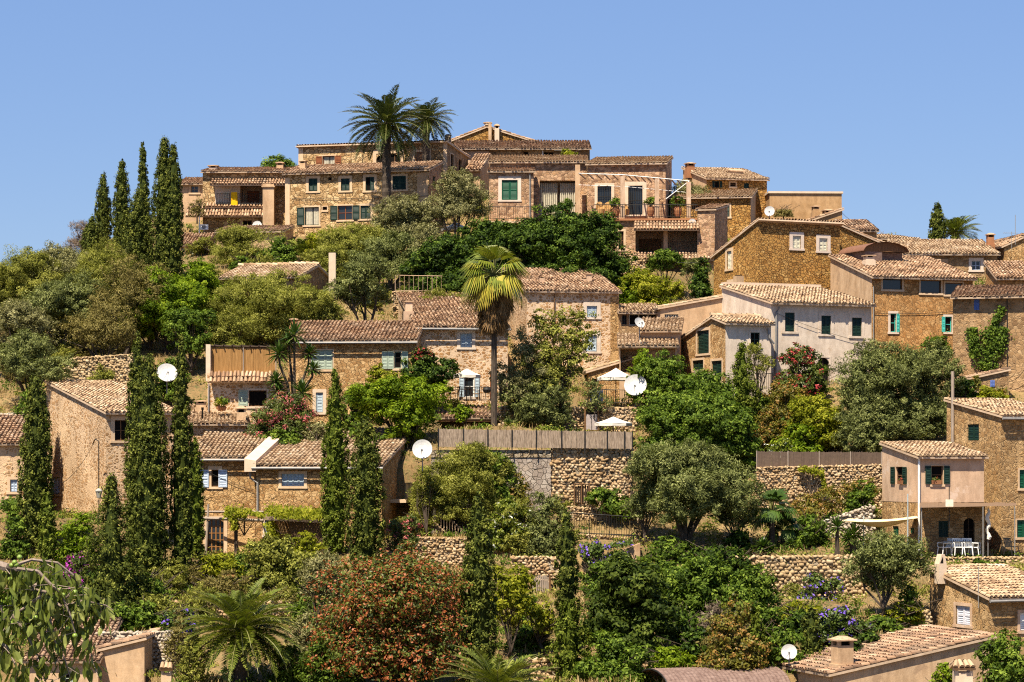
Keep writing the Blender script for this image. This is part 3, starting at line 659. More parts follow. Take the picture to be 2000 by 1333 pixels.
def tree(kind, label, cx, yb, yt, w, D=None, name='tree', cat='tree', group=None, trunk=.25, tr=None, lobes=None, dens=1., depth=None, nl=None, seed=None, bot=None, zoff=0., leafk=1., mat=None, flat=1., perch=False):
    """bush or tree by its picture box; trunk = bare share of the height at the foot"""
    if lobes is None: w = w*1.13; trunk = trunk if trunk >= .28 else trunk*(.9 if name == 'olive_tree' else .6); dens = dens*1.08
    D = D or gD(cx, yb); s = D/F; seed = seed if seed is not None else int(cx*13+yt*7)
    g = np.random.default_rng(seed); Hh = (yb-yt)*s; Wm = w*s; base = P(cx, yb, D)
    dz = float(base.z-gz(np.array([base.x]), np.array([base.y]))[0])
    if dz < -.25 and not perch: D = gD(cx, yb); s = D/F; Hh = (yb-yt)*s; Wm = w*s; base = P(cx, yb, D); dz = 0
    ext = min(dz, 2.4) if dz > .3 and not perch else 0
    root = empty(name, base, 0, label, cat, group)
    zb = Hh*trunk; zb -= ext*.6 if (name == 'bush' or trunk < .1) else 0; ch = Hh-zb; rx = Wm/2; rz = ch/2; ry = (depth or Wm*.8)/2*flat
    if lobes is None:
        n = nl or int(np.clip(3+Wm*1.3, 4, 11)); lobes = [((0, 0, zb+rz*.95), (rx*.52, ry*.52, rz*.62))]
        for i in range(n):
            a = 2*math.pi*(i+g.uniform(-.3, .3))/n; el = g.uniform(-.75, .95); rr = math.sqrt(max(.1, 1-el*el*.8))*g.uniform(.85, 1.12); f = g.uniform(.26, .48)
            lr = (rx*f*1.05, ry*f*1.05, rz*f*g.uniform(.85, 1.1))
            lobes.append(((math.cos(a)*(rx-lr[0])*rr*1.02, math.sin(a)*(ry-lr[1])*rr, zb+rz+el*(rz-lr[2])), lr))
        lobes.append(((g.normal(0, rx*.15), 0, zb+ch-rz*.38), (rx*.42, ry*.42, rz*.38)))
        if trunk < .1:
            for i in range(4): a = math.pi*(1.1+.27*i); lobes.append(((math.cos(a)*rx*.55, math.sin(a)*ry*.5, zb+rz*.38), (rx*.42, ry*.42, rz*.42)))
    else:
        lobes = [(((px-cx)*s, dy, (yb-py)*s), (rw*s, rw*s*.85, rh*s)) for px, py, rw, rh, dy in lobes]
    V, T = crown_quads(kind, lobes, seed, dens, leafk); BUDGET[0] += len(V)
    link('crown' if name != 'bush' else 'foliage', quadmesh(kind+'_leaves', V, T), mat or LM[kind], root)
    m = MB(); tips = [lobes[i][0] for i in range(0, len(lobes))]
    limbs(m, (0, 0, -ext), tips[:8], tr or max(.05, Hh*.032), g, split=max(.12, trunk*.9)); m.build('trunk', BARK, root)
    return root

def copy_tree(o, label=None, group=None, loc=None, rz=None, sc=None):
    c = o.copy(); COL.objects.link(c)
    for ch in o.children:
        k = ch.copy(); COL.objects.link(k); k.parent = c
        for g_ in ch.children: q = g_.copy(); COL.objects.link(q); q.parent = k
    if label: c['label'] = label
    if group: c['group'] = group
    if loc is not None: c.location = loc
    if rz is not None: c.rotation_euler = (0, 0, rz)
    if sc is not None: c.scale = sc if isinstance(sc, tuple) else (sc, sc, sc)
    return c

def cypress(label, cx, yb, yt, w, D=None, kind='cypress', prof=None, group='cypress trees', lean=0., name='cypress_tree', seed=None, loose=0., dens=1.):
    w = w*.92; D = D or gD(cx, yb)
    dz = float((HY-yb)*D/F-gz(np.array([(cx-1000)*D/F]), np.array([D]))[0])
    if dz < -.25: D = gD(cx, yb)
    elif dz > .3: yb = yb+min(dz, 3)*F/D
    s = D/F; H = (yb-yt)*s; Rm = w*s/2; g = np.random.default_rng(seed or int(cx*5+yt)); root = empty(name, P(cx, yb, D), 0, label, 'cypress', group)
    prof = prof or [(0, .55), (.08, .82), (.3, 1.), (.55, .93), (.75, .72), (.9, .42), (.97, .2), (1, .05)]
    pt = np.array(prof); area = 2*math.pi*Rm*H*.8; nc = int(area*22*dens)+60
    t = g.random(nc)*.985; rad = np.maximum(np.interp(t, pt[:, 0], pt[:, 1])*Rm, .05); keep = g.random(nc) < np.maximum(rad/Rm, .42); t = t[keep]; rad = rad[keep]; nc = len(t)
    az = g.uniform(0, 2*math.pi, nc); lump = 1+.12*np.sin(az*2+t*H*1.7)*np.sin(t*H*2.6+az)+g.normal(0, .035+loose*.8, nc)
    rr = np.where(g.random(nc) < .8, 1., g.uniform(.4, 1, nc))*rad*lump
    cc = np.stack([np.cos(az)*rr+lean*t*t*H, np.sin(az)*rr, t*H+g.normal(0, .1, nc)], 1); per = 20
    ix = np.repeat(np.arange(nc), per); k = np.clip(Rm*.3, .13, .27)*g.uniform(.6, 1.2, nc)
    off = g.normal(0, 1, (len(ix), 3))*(k[ix][:, None]*np.array((.5, .5, .8))*.55)
    out = np.stack([np.cos(az), np.sin(az), np.full(nc, .25)], 1)
    pos = cc[ix]+off; al = unit(out[ix]*.55+np.array((0, 0, 1.1)))
    V = leaves(pos, unit(out[ix]*.5+off/k[ix][:, None]*1.2+np.array((0, 0, .3))), .15, .075, g, .38, 0, al); ct = g.normal(0, .2, nc)
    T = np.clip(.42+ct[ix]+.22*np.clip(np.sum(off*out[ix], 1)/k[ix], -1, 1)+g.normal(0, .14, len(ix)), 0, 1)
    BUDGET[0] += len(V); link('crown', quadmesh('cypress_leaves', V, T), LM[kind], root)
    k8 = 14; pf = []
    for i in range(25):
        tt = i/24; r8 = float(np.interp(tt, pt[:, 0], pt[:, 1]))*Rm*(.70-loose*.9)*(1 if tt > .04 else .4); pf.append([(math.cos(6.2832*q/k8)*r8*(1+.14*math.sin(q*2.3+i*1.7)+.06*math.sin(q*5+i*3))+lean*tt*tt*H, math.sin(6.2832*q/k8)*r8*(1+.14*math.sin(q*2.3+i*1.7)), tt*H*.985) for q in range(k8)])
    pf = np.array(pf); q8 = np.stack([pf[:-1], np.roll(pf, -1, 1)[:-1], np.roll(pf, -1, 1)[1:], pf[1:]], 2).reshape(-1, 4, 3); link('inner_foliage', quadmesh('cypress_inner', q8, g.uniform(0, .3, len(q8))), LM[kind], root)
    m = MB(); m.tube([(0, 0, -.6), (0, 0, H*.3), (lean*H*.5, 0, H*.72)], [Rm*.22+.04, Rm*.3, .04], 8); m.build('trunk', BARK, root)
    # dense inner wood of old twigs
    return root

def frond(g, base, az, el, L, curl, nleaf, lw, ll, up=.35, vee=.5, twist=0):
    """feather leaf: returns quads (n,4,3) of leaflets and rachis points"""
    n = 14; pts = []; p = np.array(base, dtype=float); e = el
    for i in range(n+1):
        pts.append(p.copy()); e2 = e-curl*(i/n)**1.2*1.0
        p = p+np.array([math.cos(az)*math.cos(e2), math.sin(az)*math.cos(e2), math.sin(e2)])*L/n
    pts = np.array(pts); t = np.linspace(.12, .99, nleaf); q = np.stack([np.interp(t*n, np.arange(n+1), pts[:, k]) for k in range(3)], 1)
    tan = unit(np.gradient(pts, axis=0)); tq = unit(np.stack([np.interp(t*n, np.arange(n+1), tan[:, k]) for k in range(3)], 1))
    side = unit(np.cross(tq, np.array((0, 0, 1.))+g.normal(0, .05, 3))); upv = np.cross(side, tq)
    out = []
    for sg in (-1, 1):
        ln = ll*np.sin(np.clip(t*1.02+.08, 0, 1)*math.pi)**.55*g.uniform(.85, 1.12, nleaf)
        d = unit(side*sg*1.+tq*.75+upv*vee+g.normal(0, .1, (nleaf, 3))); tip = q+d*ln[:, None]-np.array((0, 0, 1))*(ln*.12)[:, None]
        wv = unit(np.cross(d, upv+side*sg*.3))*lw*.5; mid = q+d*(ln*.45)[:, None]
        out.append(np.stack([q, mid+wv, tip, mid-wv], 1))
    return np.concatenate(out), pts

def palm(label, cx, yb, cy, r, D=None, trunk_r=.22, nf=60, name='palm_tree', el=(-.5, 1.35), mat='palm', curl=1.1, nleaf=34, lw=.045, ll=.5, seed=None, group=None, stub=True, bend=0., foot=None):
    """date palm: foot at (cx,yb), heart of the crown at cy, frond length r (picture px)"""
    D = D or gD(cx, yb); s = D/F; H = (yb-cy)*s; L = r*s; g = np.random.default_rng(seed or int(cx)); root = empty(name, P(cx, yb, D), 0, label, 'palm', group)
    Vs, Ts = [], []; m = MB()
    for i in range(nf):
        f = i/nf; az = i*2.39996+g.normal(0, .12); e = el[1]-(el[1]-el[0])*f**.85+g.normal(0, .07)
        q, pts = frond(g, (bend+math.cos(az)*.1, math.sin(az)*.1, H), az, e, L*g.uniform(.88, 1.08)*(1 if f > .12 else .7), curl*g.uniform(.75, 1.2), nleaf, lw, ll)
        Vs.append(q); Ts.append(np.clip(.45+g.normal(0, .16)+g.normal(0, .12, len(q)), 0, 1))
        m.tube([tuple(p) for p in pts[::2]], [.035]+[.022]*(len(pts[::2])-2)+[.006], 3, 0)
    V = np.concatenate(Vs); BUDGET[0] += len(V)
    link('fronds', quadmesh('palm_leaflets', V, np.concatenate(Ts)), LM[mat], root); m.build('frond_ribs', plain('palm_rib', (.16, .16, .05), .5), root)
    m = MB(); k = max(4, int(H/.25)); g2 = np.random.default_rng(3)
    m.tube([(bend*(i/k)**2, 0, -.6+(H+.6)*i/k) for i in range(k+1)], [trunk_r*(1.18 if i == 0 else 1+.07*((i % 2)*2-1)) for i in range(k+1)], 10)
    if stub:
        for i in range(46):
            az = i*2.4; z = H-.05-.022*i; b = Vector((bend+math.cos(az)*trunk_r*.9, math.sin(az)*trunk_r*.9, z)); m.tube([b, b+Vector((math.cos(az)*.22, math.sin(az)*.22, .2))], [.06, .03], 4)
    m.build('trunk', BARK, root); return root

def fanleaf(g, base, d, R_, nseg=17, spread=2.6, droop=.35, lw=.055):
    d = unit(np.array(d, dtype=float)); side = unit(np.cross(d, np.array((0, 0, 1.))+g.normal(0, .2, 3))); up = np.cross(side, d)
    a = np.linspace(-spread/2, spread/2, nseg); dirs = unit(d*np.cos(a)[:, None]+side*np.sin(a)[:, None]+up*.12)
    ln = R_*(.75+.25*np.cos(a))*g.uniform(.9, 1.08, nseg); base = np.array(base)
    mid = base+dirs*(ln*.58)[:, None]; tip = base+dirs*ln[:, None]-np.array((0, 0, 1))*(ln*droop)[:, None]
    wv = unit(np.cross(dirs, up))*lw; return np.stack([np.repeat(base[None], nseg, 0), mid+wv, tip, mid-wv], 1)

def fanpalm(label, cx, yb, cy, r, D=None, nf=46, skirt=0., trunk_r=.2, name='fan_palm', mat='palmy', seed=1, group=None, el=(-.9, 1.4), R_=None):
    D = D or gD(cx, yb); s = D/F; H = (yb-cy)*s; L = r*s; g = np.random.default_rng(seed); root = empty(name, P(cx, yb, D), 0, label, 'palm', group); Vs, Ts = [], []; m = MB()
    for i in range(nf):
        f = i/nf; az = i*2.39996; e = el[1]-(el[1]-el[0])*f+g.normal(0, .22); az += g.normal(0, .3); d = np.array([math.cos(az)*math.cos(e), math.sin(az)*math.cos(e), math.sin(e)])
        p = np.array((0, 0, H))+d*L*.48; q = fanleaf(g, p, d+np.array((0, 0, -.35-.4*f)), L*.62*g.uniform(.8, 1.15), 17, 2.1, .28+.38*f, .05)
        Vs.append(q); Ts.append(np.clip(.30+.42*max(0, f-.45)/.55+g.normal(0, .12)+g.normal(0, .08, len(q)), 0, 1)); m.tube([(0, 0, H), tuple(p)], [.035, .018], 4)
    link('fronds', quadmesh('fan_leaves', np.concatenate(Vs), np.concatenate(Ts)), LM[mat], root); m.build('leaf_stalks', plain('palm_rib', (.16, .16, .05), .5), root)
    if skirt:
        sk = skirt*s; n = 460; Vs = []
        for i in range(n):
            az = g.uniform(0, 6.28); z = H-.1-sk*g.random()**1.1*.85; rr = trunk_r+g.uniform(.05, .85)*(1-.5*(H-z)/sk); p = (math.cos(az)*rr, math.sin(az)*rr, z)
            Vs.append(fanleaf(g, p, (math.cos(az)*.22, math.sin(az)*.22, -1), .95*g.uniform(.6, 1.1), 7, 1.0, .1, .045))
        V = np.concatenate(Vs); link('dead_leaf_skirt', quadmesh('skirt', V, np.clip(g.normal(.5, .22, len(V)), 0, 1)), LM['skirt'], root)
    m = MB(); k = max(3, int(H/.3)); m.tube([(0, 0, -.6+(H+.6)*i/k) for i in range(k+1)], [trunk_r*(1.25-.25*i/k+.03*(i % 2)) for i in range(k+1)], 9); m.build('trunk', BARK, root); return root

def rosette(g, c, r, n=70, lw=.055, el=(-.7, 1.5)):
    q = []
    for i in range(n):
        az = i*2.39996; e = el[1]-(el[1]-el[0])*(i/n)+g.normal(0, .1); d = np.array([math.cos(az)*math.cos(e), math.sin(az)*math.cos(e), math.sin(e)]); sd = unit(np.cross(d, (0, 0, 1.)))
        L = r*g.uniform(.8, 1.1); c = np.array(c); mid = c+d*L*.5; tip = c+d*L-np.array((0, 0, L*.12)); q.append([c, mid+sd*lw, tip, mid-sd*lw])
    return np.array(q)

def yucca(label, cx, yb, heads, D=None, name='yucca', mat='yucca', group=None, tr=.09, cat='yucca', lw=.05):
    """heads: (px, py, radius px, dy metres)"""
    D = D or gD(cx, yb); s = D/F; g = np.random.default_rng(int(cx)); root = empty(name, P(cx, yb, D), 0, label, cat, group); Vs = []; m = MB()
    for px, py, r, dy in heads:
        c = ((px-cx)*s, dy, (yb-py)*s); Vs.append(rosette(g, c, r*s, lw=lw))
        if c[2] > .5: m.tube([(c[0]*.1, dy*.2, -.4), (c[0]*.45, dy*.6, c[2]*.45), (c[0]*.95, dy, c[2]*.8), c], [tr*1.4, tr, tr*.8, tr*.7], 6)
    V = np.concatenate(Vs); link('leaves', quadmesh('sword_leaves', V, np.clip(g.normal(.45, .22, len(V)), 0, 1)), LM[mat], root)
    if m.v: m.build('trunk', BARK, root)
    return root

def climber(kind, label, quadpts, n, D, name='climbing_plant', cat='climber', thick=.25, seed=3, house=None, face='f', out=.12, leafk=1.):
    """leaves spread over picture polygons on a wall (or a plane at depth D)"""
    g = np.random.default_rng(seed); L, Wd, *_ = KIND[kind]; fl = KIND[kind][6]; pos = []; T = []
    polys = quadpts; tot = sum(w for _, w in polys); root = None; origin = None
    for (x0, y0, x1, y1), w in polys:
        k = int(n*w/tot); t = g.random(k); wd = g.normal(0, .4, k)
        ang = math.atan2(y1-y0, x1-x0); px = x0+(x1-x0)*t-math.sin(ang)*wd*w; py = y0+(y1-y0)*t+math.cos(ang)*wd*w
        if house is not None:
            for a, b in zip(px, py):
                u, z = house.hit(face, a, b, out); O, U, N, _ = house.frame(face); l = O+U*u+N*(out+abs(g.normal(0, thick*.5)))+Vector((0, 0, z)); pos.append(house.world(l))
        else:
            for a, b in zip(px, py): p = P(a, b, D); p.y += g.normal(0, thick); pos.append(p)
    pos = np.array([tuple(p) for p in pos]); o = pos.mean(0); o[2] = pos[:, 2].min(); root = empty(name, o, 0, label, cat); pos = pos-o
    ph = np.sin(pos[:, 0]*5+seed)*np.sin(pos[:, 2]*4.3); V = leaves(pos, np.tile((-.2, -1, .5), (len(pos), 1)), L*leafk, Wd*leafk, g, .7, .6)
    T = np.clip(.42+.18*ph+g.normal(0, .2, len(pos)), 0, 1)
    if fl: T = np.where((ph > .1) & (g.random(len(pos)) < fl*2.2), g.uniform(.76, 1, len(pos)), T*.58)
    link('leaves', quadmesh(kind+'_leaves', V, T), LM[kind], root)
    m = MB(); b = pos.min(0); e = pos.max(0)
    for i in range(5): k = g.integers(len(pos)); p = pos[k]; m.tube([((b[0]+e[0])/2, 0, b[2]-.3), ((b[0]+e[0])/2*.5+p[0]*.5, p[1]*.6, p[2]*.5), tuple(p)], [.035, .025, .01], 4)
    m.build('stems', BARK, root); return root

# ------------------------------------------------------------------ dry stone walls, real stones
def icos():
    import bmesh
    bm = bmesh.new(); bmesh.ops.create_icosphere(bm, subdivisions=1, radius=1); me = bpy.data.meshes.new('t'); bm.to_mesh(me); bm.free()
    v = np.array([x.co[:] for x in me.vertices]); f = np.array([p.vertices[:] for p in me.polygons]); return v, f
ICO = icos()
def stonewall(label, a, b, size=.32, depth=.5, mat='grey', name='stone_wall', cat='wall', cope=True, drop=1.5, seed=None, mats=None):
    """a, b: ((px, ytop, ybot, D)) at its two ends"""
    size *= .67; g = np.random.default_rng(seed or int(a[0]+a[1])); ta, ba = P(a[0], a[1], a[3]), P(a[0], a[2], a[3]); tb, bb = P(b[0], b[1], b[3]), P(b[0], b[2], b[3])
    root = tag(empty(name, ba, 0, label, cat), kind='thing'); L = ((tb-ta).xy).length; U = Vector(((tb-ta).x, (tb-ta).y, 0)).normalized(); N = Vector((U.y, -U.x, 0))
    if N.y > 0: N = -N
    za, zb, z0, z1 = ta.z-ba.z, tb.z-ba.z, -drop, bb.z-ba.z-drop; m = MB(); m.prism([Vector((0, 0, z0)), U*L+Vector((0, 0, z1)), U*L-N*depth+Vector((0, 0, z1)), -N*depth+Vector((0, 0, z0))], [Vector((0, 0, za-.05)), U*L+Vector((0, 0, zb-.05)), U*L-N*depth+Vector((0, 0, zb-.05)), -N*depth+Vector((0, 0, za-.05))])
    m.build('core', ST[mat], root)
    hh = max(za-z0, zb-z1); nr = int(hh/(size*.72)); nc = int(L/size); C, Rr, T = [], [], []
    for j in range(nr):
        for i in range(nc+1):
            u = (i+.5*(j % 2)+g.normal(0, .16))/nc
            if u < -.02 or u > 1.02: continue
            zt = za+(zb-za)*u; zl = z0+(z1-z0)*u; z = zt-(j+.5)*size*.72+g.normal(0, size*.1)
            if z < zl: continue
            C.append((u*L, z)); sz = size*g.uniform(.75, 1.25); Rr.append((sz*.53*g.uniform(.75, 1.25), size*.34*g.uniform(.7, 1.), sz*.45*g.uniform(.75, 1.15))); T.append(0)
    if cope:
        for i in range(int(L/(size*1.1))): u = (i+.5)/int(L/(size*1.1)); C.append((u*L, za+(zb-za)*u)); Rr.append((size*.62, depth*.6, size*.28*g.uniform(.8, 1.2))); T.append(1)
    C = np.array(C); Rr = np.array(Rr); T = np.array(T); n = len(C); V0, F0 = ICO; noise_ = 1+g.normal(0, .2, (n, len(V0), 1))
    V = np.clip(V0[None]*noise_*1.1, -.66, .66)*1.42*Rr[:, None, :]; an = g.normal(0, .5, n); ca, sa = np.cos(an)[:, None], np.sin(an)[:, None]
    x = V[..., 0]*ca-V[..., 2]*sa; z = V[..., 0]*sa+V[..., 2]*ca; y = V[..., 1]+np.where(T == 1, -depth*.4, 0)[:, None]+g.normal(0, .03, n)[:, None]
    X = C[:, 0][:, None]+x; Zz = C[:, 1][:, None]+z; vv = np.stack([X*U.x-y*-N.x*-1, X*U.y+y*N.y*1, Zz], -1)
    vv[..., 0] = X*U.x+y*N.x; vv[..., 1] = X*U.y+y*N.y
    ff = (F0[None]+(np.arange(n)*len(V0))[:, None, None]).reshape(-1, 3); me = bpy.data.meshes.new('stones'); me.vertices.add(n*len(V0)); me.vertices.foreach_set('co', vv.astype(np.float32).ravel())
    me.loops.add(len(ff)*3); me.loops.foreach_set('vertex_index', ff.astype(np.int32).ravel()); me.polygons.add(len(ff)); me.polygons.foreach_set('loop_start', np.arange(0, len(ff)*3, 3, dtype=np.int32)); me.update(calc_edges=True)
    at = me.attributes.new('tint', 'FLOAT', 'FACE'); at.data.foreach_set('value', np.repeat(np.clip(g.normal(.5, .24, n), 0, 1), len(F0)).astype(np.float32))
    link('stones', me, SMAT[mats or 'tan'], root); return root
SMAT = {'tan': tilemat('field_stone', [(.22,.135,.065),(.36,.235,.12),(.47,.33,.185),(.56,.43,.28)], (.2,.15,.11), .35),
        'grey': tilemat('field_stone_grey', [(.27,.21,.15),(.38,.31,.235),(.46,.39,.31),(.56,.50,.42)], (.24,.2,.16), .35),
        'ochre': tilemat('field_stone_ochre', [(.24,.155,.08),(.36,.25,.13),(.44,.32,.18),(.50,.39,.25)], (.2,.14,.09), .3)}
# ------------------------------------------------------------------ small things
def dish(label, px, py, dia, D, yfoot=None, n=(-.12, -.93, .34), mat=None, tint=None, back=.35):
    s = D/F; r = dia*s/2; c = P(px, py, D); foot = P(px, yfoot or py+dia*.75, D+back); root = empty('satellite_dish', foot, 0, label, 'satellite dish', 'satellite dishes')
    cl = c-foot; N = Vector(n).normalized(); U = N.cross(Vector((0, 0, 1))).normalized(); V = U.cross(N) if True else None
    m = MB(); K = 28; rings = [0, .25, .5, .75, .95, 1]
    def pt(f, t, off=0): return cl+U*(r*f*math.cos(t))+V*(r*f*math.sin(t))+N*(r*.26*f*f-r*.13+off)
    vs = [pt(f, 2*math.pi*k/K) for f in rings[1:] for k in range(K)]+[pt(0, 0)]; nr = len(rings)-1
    fs = [(i*K+k, i*K+(k+1) % K, (i+1)*K+(k+1) % K, (i+1)*K+k) for i in range(nr-1) for k in range(K)]+[(nr*K, (k+1) % K, k) for k in range(K)]
    b = len(vs); vs += [pt(f, 2*math.pi*k/K, -.035) for f in rings[1:] for k in range(K)]+[pt(0, 0, -.035)]
    fs += [tuple(b+i for i in f[::-1]) for f in fs[:]]+[((nr-1)*K+k, (nr-1)*K+(k+1) % K, b+(nr-1)*K+(k+1) % K, b+(nr-1)*K+k) for k in range(K)]
    m.add(vs, fs); m.build('reflector', mat or DISHW, root, smooth=False)
    m = MB(); fo = cl+N*(r*.85)-V*(r*.35); w = max(.018, r*.028)
    m.tube([pt(.97, -math.pi/2), fo], w, 5); m.tube([pt(.97, -math.pi/2+.5), fo], w*.6, 4); m.tube([pt(.97, -math.pi/2-.5), fo], w*.6, 4); m.build('arm', ZINC, root)
    m = MB(); m.tube([fo-N*.02, fo+(cl-fo).normalized()*r*.22], [w*2.2, w*2.8], 8); m.build('receiver_head', plain('grey_plastic', (.10, .10, .10), .5), root)
    m = MB(); bk = cl-N*(r*.16); el = Vector((0, 0, bk.z-.05))+Vector((bk.x, bk.y, 0))*.9
    m.tube([Vector((0, 0, -.15)), Vector((0, 0, max(.05, bk.z*.6))), bk-Vector((0, 0, r*.1)), bk+N*.05], max(.03, r*.05), 6); m.build('mast', ZINC, root); return root

def parasol(label, cx, yt, ye, w, D, yb, n=8, yaw=.3, tip=0):
    s = D/F; R_ = w*s/2; zt = (yb-yt)*s; ze = (yb-ye)*s; root = empty('parasol', P(cx, yb, D), yaw, label, 'parasol', 'white parasols'); m = MB()
    r2 = [R_*(1/math.cos(math.pi/n) if n == 4 else 1)]*n; ring = [(r2[k]*math.cos(2*math.pi*(k+.5)/n), r2[k]*math.sin(2*math.pi*(k+.5)/n), ze) for k in range(n)]; top = (0, 0, zt)
    for k in range(n):
        a, b = Vector(ring[k]), Vector(ring[(k+1) % n]); t = Vector(top); ms = 6
        for i in range(ms):
            f0, f1 = i/ms, (i+1)/ms; sag = lambda f: Vector((0, 0, -.07*math.sin(f*math.pi)*(zt-ze)))
            m.quad(t.lerp(a, f0)+sag(f0), t.lerp(b, f0)+sag(f0), t.lerp(b, f1)+sag(f1), t.lerp(a, f1)+sag(f1))
        mid = a.lerp(b, .5)*.985; lo = Vector((0, 0, -.16)); m.quad(a, mid+Vector((0, 0, -0)), mid+lo, a+lo); m.quad(mid, b, b+lo, mid+lo)
    m.build('canopy', CANVAS, root); m = MB()
    for k in range(n): m.tube([(0, 0, zt-.25), tuple(Vector(ring[k])*.97+Vector((0, 0, -.02)))], .012, 4)
    m.build('ribs', BROWN, root); m = MB(); m.tube([(0, 0, -.4), (0, 0, zt+.08)], .03, 6); m.build('pole', BROWN, root); return root

def chair(label, px, py, D, rz=0, mat=None, kind='plastic', group=None, cat='chair', name='chair'):
    root = empty(name, P(px, py, D), rz, label, cat, group); m = MB()
    if kind == 'wicker':
        b = MB(); b.lathe([(.24, 0), (.27, .2), (.30, .40), (.29, .44), (0, .44)], n=12); b.build('seat', mat, root)
        b = MB(); K = 12
        for k in range(K):
            a0, a1 = math.pi*(.0+k/K), math.pi*(k+1)/K; z = lambda a: .48+.52*math.sin(a)**.7
            p = lambda a, zz, r=.32: (r*math.cos(a), r*math.sin(a)*.9, zz)
            b.quad(p(a0, .40), p(a1, .40), p(a1, z(a1), .36), p(a0, z(a0), .36)); b.quad(p(a0, .40, .28), p(a1, .40, .28), p(a1, z(a1), .32), p(a0, z(a0), .32)); b.quad(p(a0, z(a0), .36), p(a1, z(a1), .36), p(a1, z(a1), .32), p(a0, z(a0), .32))
        b.build('backrest', mat, root); return root
    m.box(-.25, .25, -.24, .24, .40, .44); m.build('seat', mat, root); b = MB(); n = 5
    for i in range(n): x = -.22+.44*i/(n-1); b.prism([(x-.035, .22, .44), (x+.035, .22, .44), (x+.035, .25, .44), (x-.035, .25, .44)], [(x-.035, .33, .86-.03*abs(i-2)), (x+.035, .33, .86-.03*abs(i-2)), (x+.035, .36, .86), (x-.035, .36, .86)])
    b.box(-.25, .25, .31, .36, .80, .88); b.build('backrest', mat, root)
    for x in (-1, 1):
        for y in (-1, 1): l = MB(); l.tube([(x*.24, y*.23, .40), (x*.28, y*.29, 0)], [.028, .02], 5); l.build('leg', mat, root)
        a = MB(); a.tube([(x*.27, -.24, .42), (x*.28, -.26, .64), (x*.28, .30, .66)], .025, 5); a.build('armrest', mat, root)
    return root
DISHW = plain('dish_white', (.52, .51, .49), .5, .3, .14)
def pot(label, px, py, D, r, h, plant='dark', pr=.5, group='potted plants on the terrace', name='potted_plant', pk=None):
    root = empty(name, P(px, py, D), 0, label, 'potted plant', group); m = MB()
    m.lathe([(r*.55, 0), (r*.8, h*.25), (r, h*.6), (r*.9, h*.85), (r*.78, h*.92), (r*.9, h), (r*.75, h), (r*.7, h*.9), (0, h*.9)], n=14); m.build('pot', PL['clay'], root)
    V, T = crown_quads(plant, [((0, 0, h+pr*.7), (pr, pr, pr*.8))], int(px), 1.3, .75); link('foliage', quadmesh(plant+'_leaves', V, T), LM[plant], root)
    m = MB(); m.tube([(0, 0, h*.8), (0, 0, h+pr*.6)], .03, 5); m.build('stem', BARK, root); return root
def wire(label, pts, r=.012, name='cable', sag=.3):
    m = MB(); pts = [Vector(p) for p in pts]; L = []
    for a, b in zip(pts, pts[1:]): L += [a.lerp(b, i/8)-Vector((0, 0, sag*4*(i/8)*(1-i/8))) for i in range(9)]
    o0 = L[0]; m.tube([p-o0 for p in L], r, 4); o = m.build(name, IRON, None, o0); tag(o, label, 'cable'); return o
def antenna(label, px, yt, yb, D, bars=True):
    root = empty('antenna', P(px, yb, D), 0, label, 'antenna', 'roof antennas'); s = D/F; h = (yb-yt)*s; m = MB(); m.tube([(0, 0, -.3), (0, 0, h)], .022, 5); m.build('mast', ZINC, root)
    if bars:
        m = MB(); m.tube([(-.6, 0, h*.9), (.5, .1, h*.9)], .012, 4)
        for i in range(7): x = -.55+i*.16; m.tube([(x, -.3+.02*i, h*.9), (x, .3-.02*i, h*.9)], .007, 4)
        m.build('dipoles', ZINC, root)
    return root
def boards(name, label, cat, a, b, c, d, mat, n=10, th=.03, gapf=.12, posts=None, pm=None, group=None):
    """fence or screen of upright strips between four picture points (px,py,D): a,b bottom, c,d top right, top left"""
    A, B, C, Dd = [P(*q) for q in (a, b, c, d)]; root = empty(name, A, 0, label, cat, group); m = MB(); g = np.random.default_rng(5)
    for i in range(n):
        f0, f1 = (i+gapf/2)/n, (i+1-gapf/2)/n; j = g.normal(0, .012); N = Vector((0, -th, 0)); zz = Vector((0, 0, g.normal(0, .015)))
        p = [A.lerp(B, f0)-A, A.lerp(B, f1)-A, Dd.lerp(C, f1)-A+zz, Dd.lerp(C, f0)-A+zz]; q = [x+Vector((0, j, 0)) for x in p]; m.prism(q, [x+N for x in q])
    m.build('screen', mat, root); tag(root, kind='thing')
    if posts:
        for f in posts:
            q = MB(); q.tube([A.lerp(B, f)-A+Vector((0, -th-.03, -.3)), Dd.lerp(C, f)-A+Vector((0, -th-.03, .04))], .035, 6); q.build('post', pm or IRON, root)
    return root
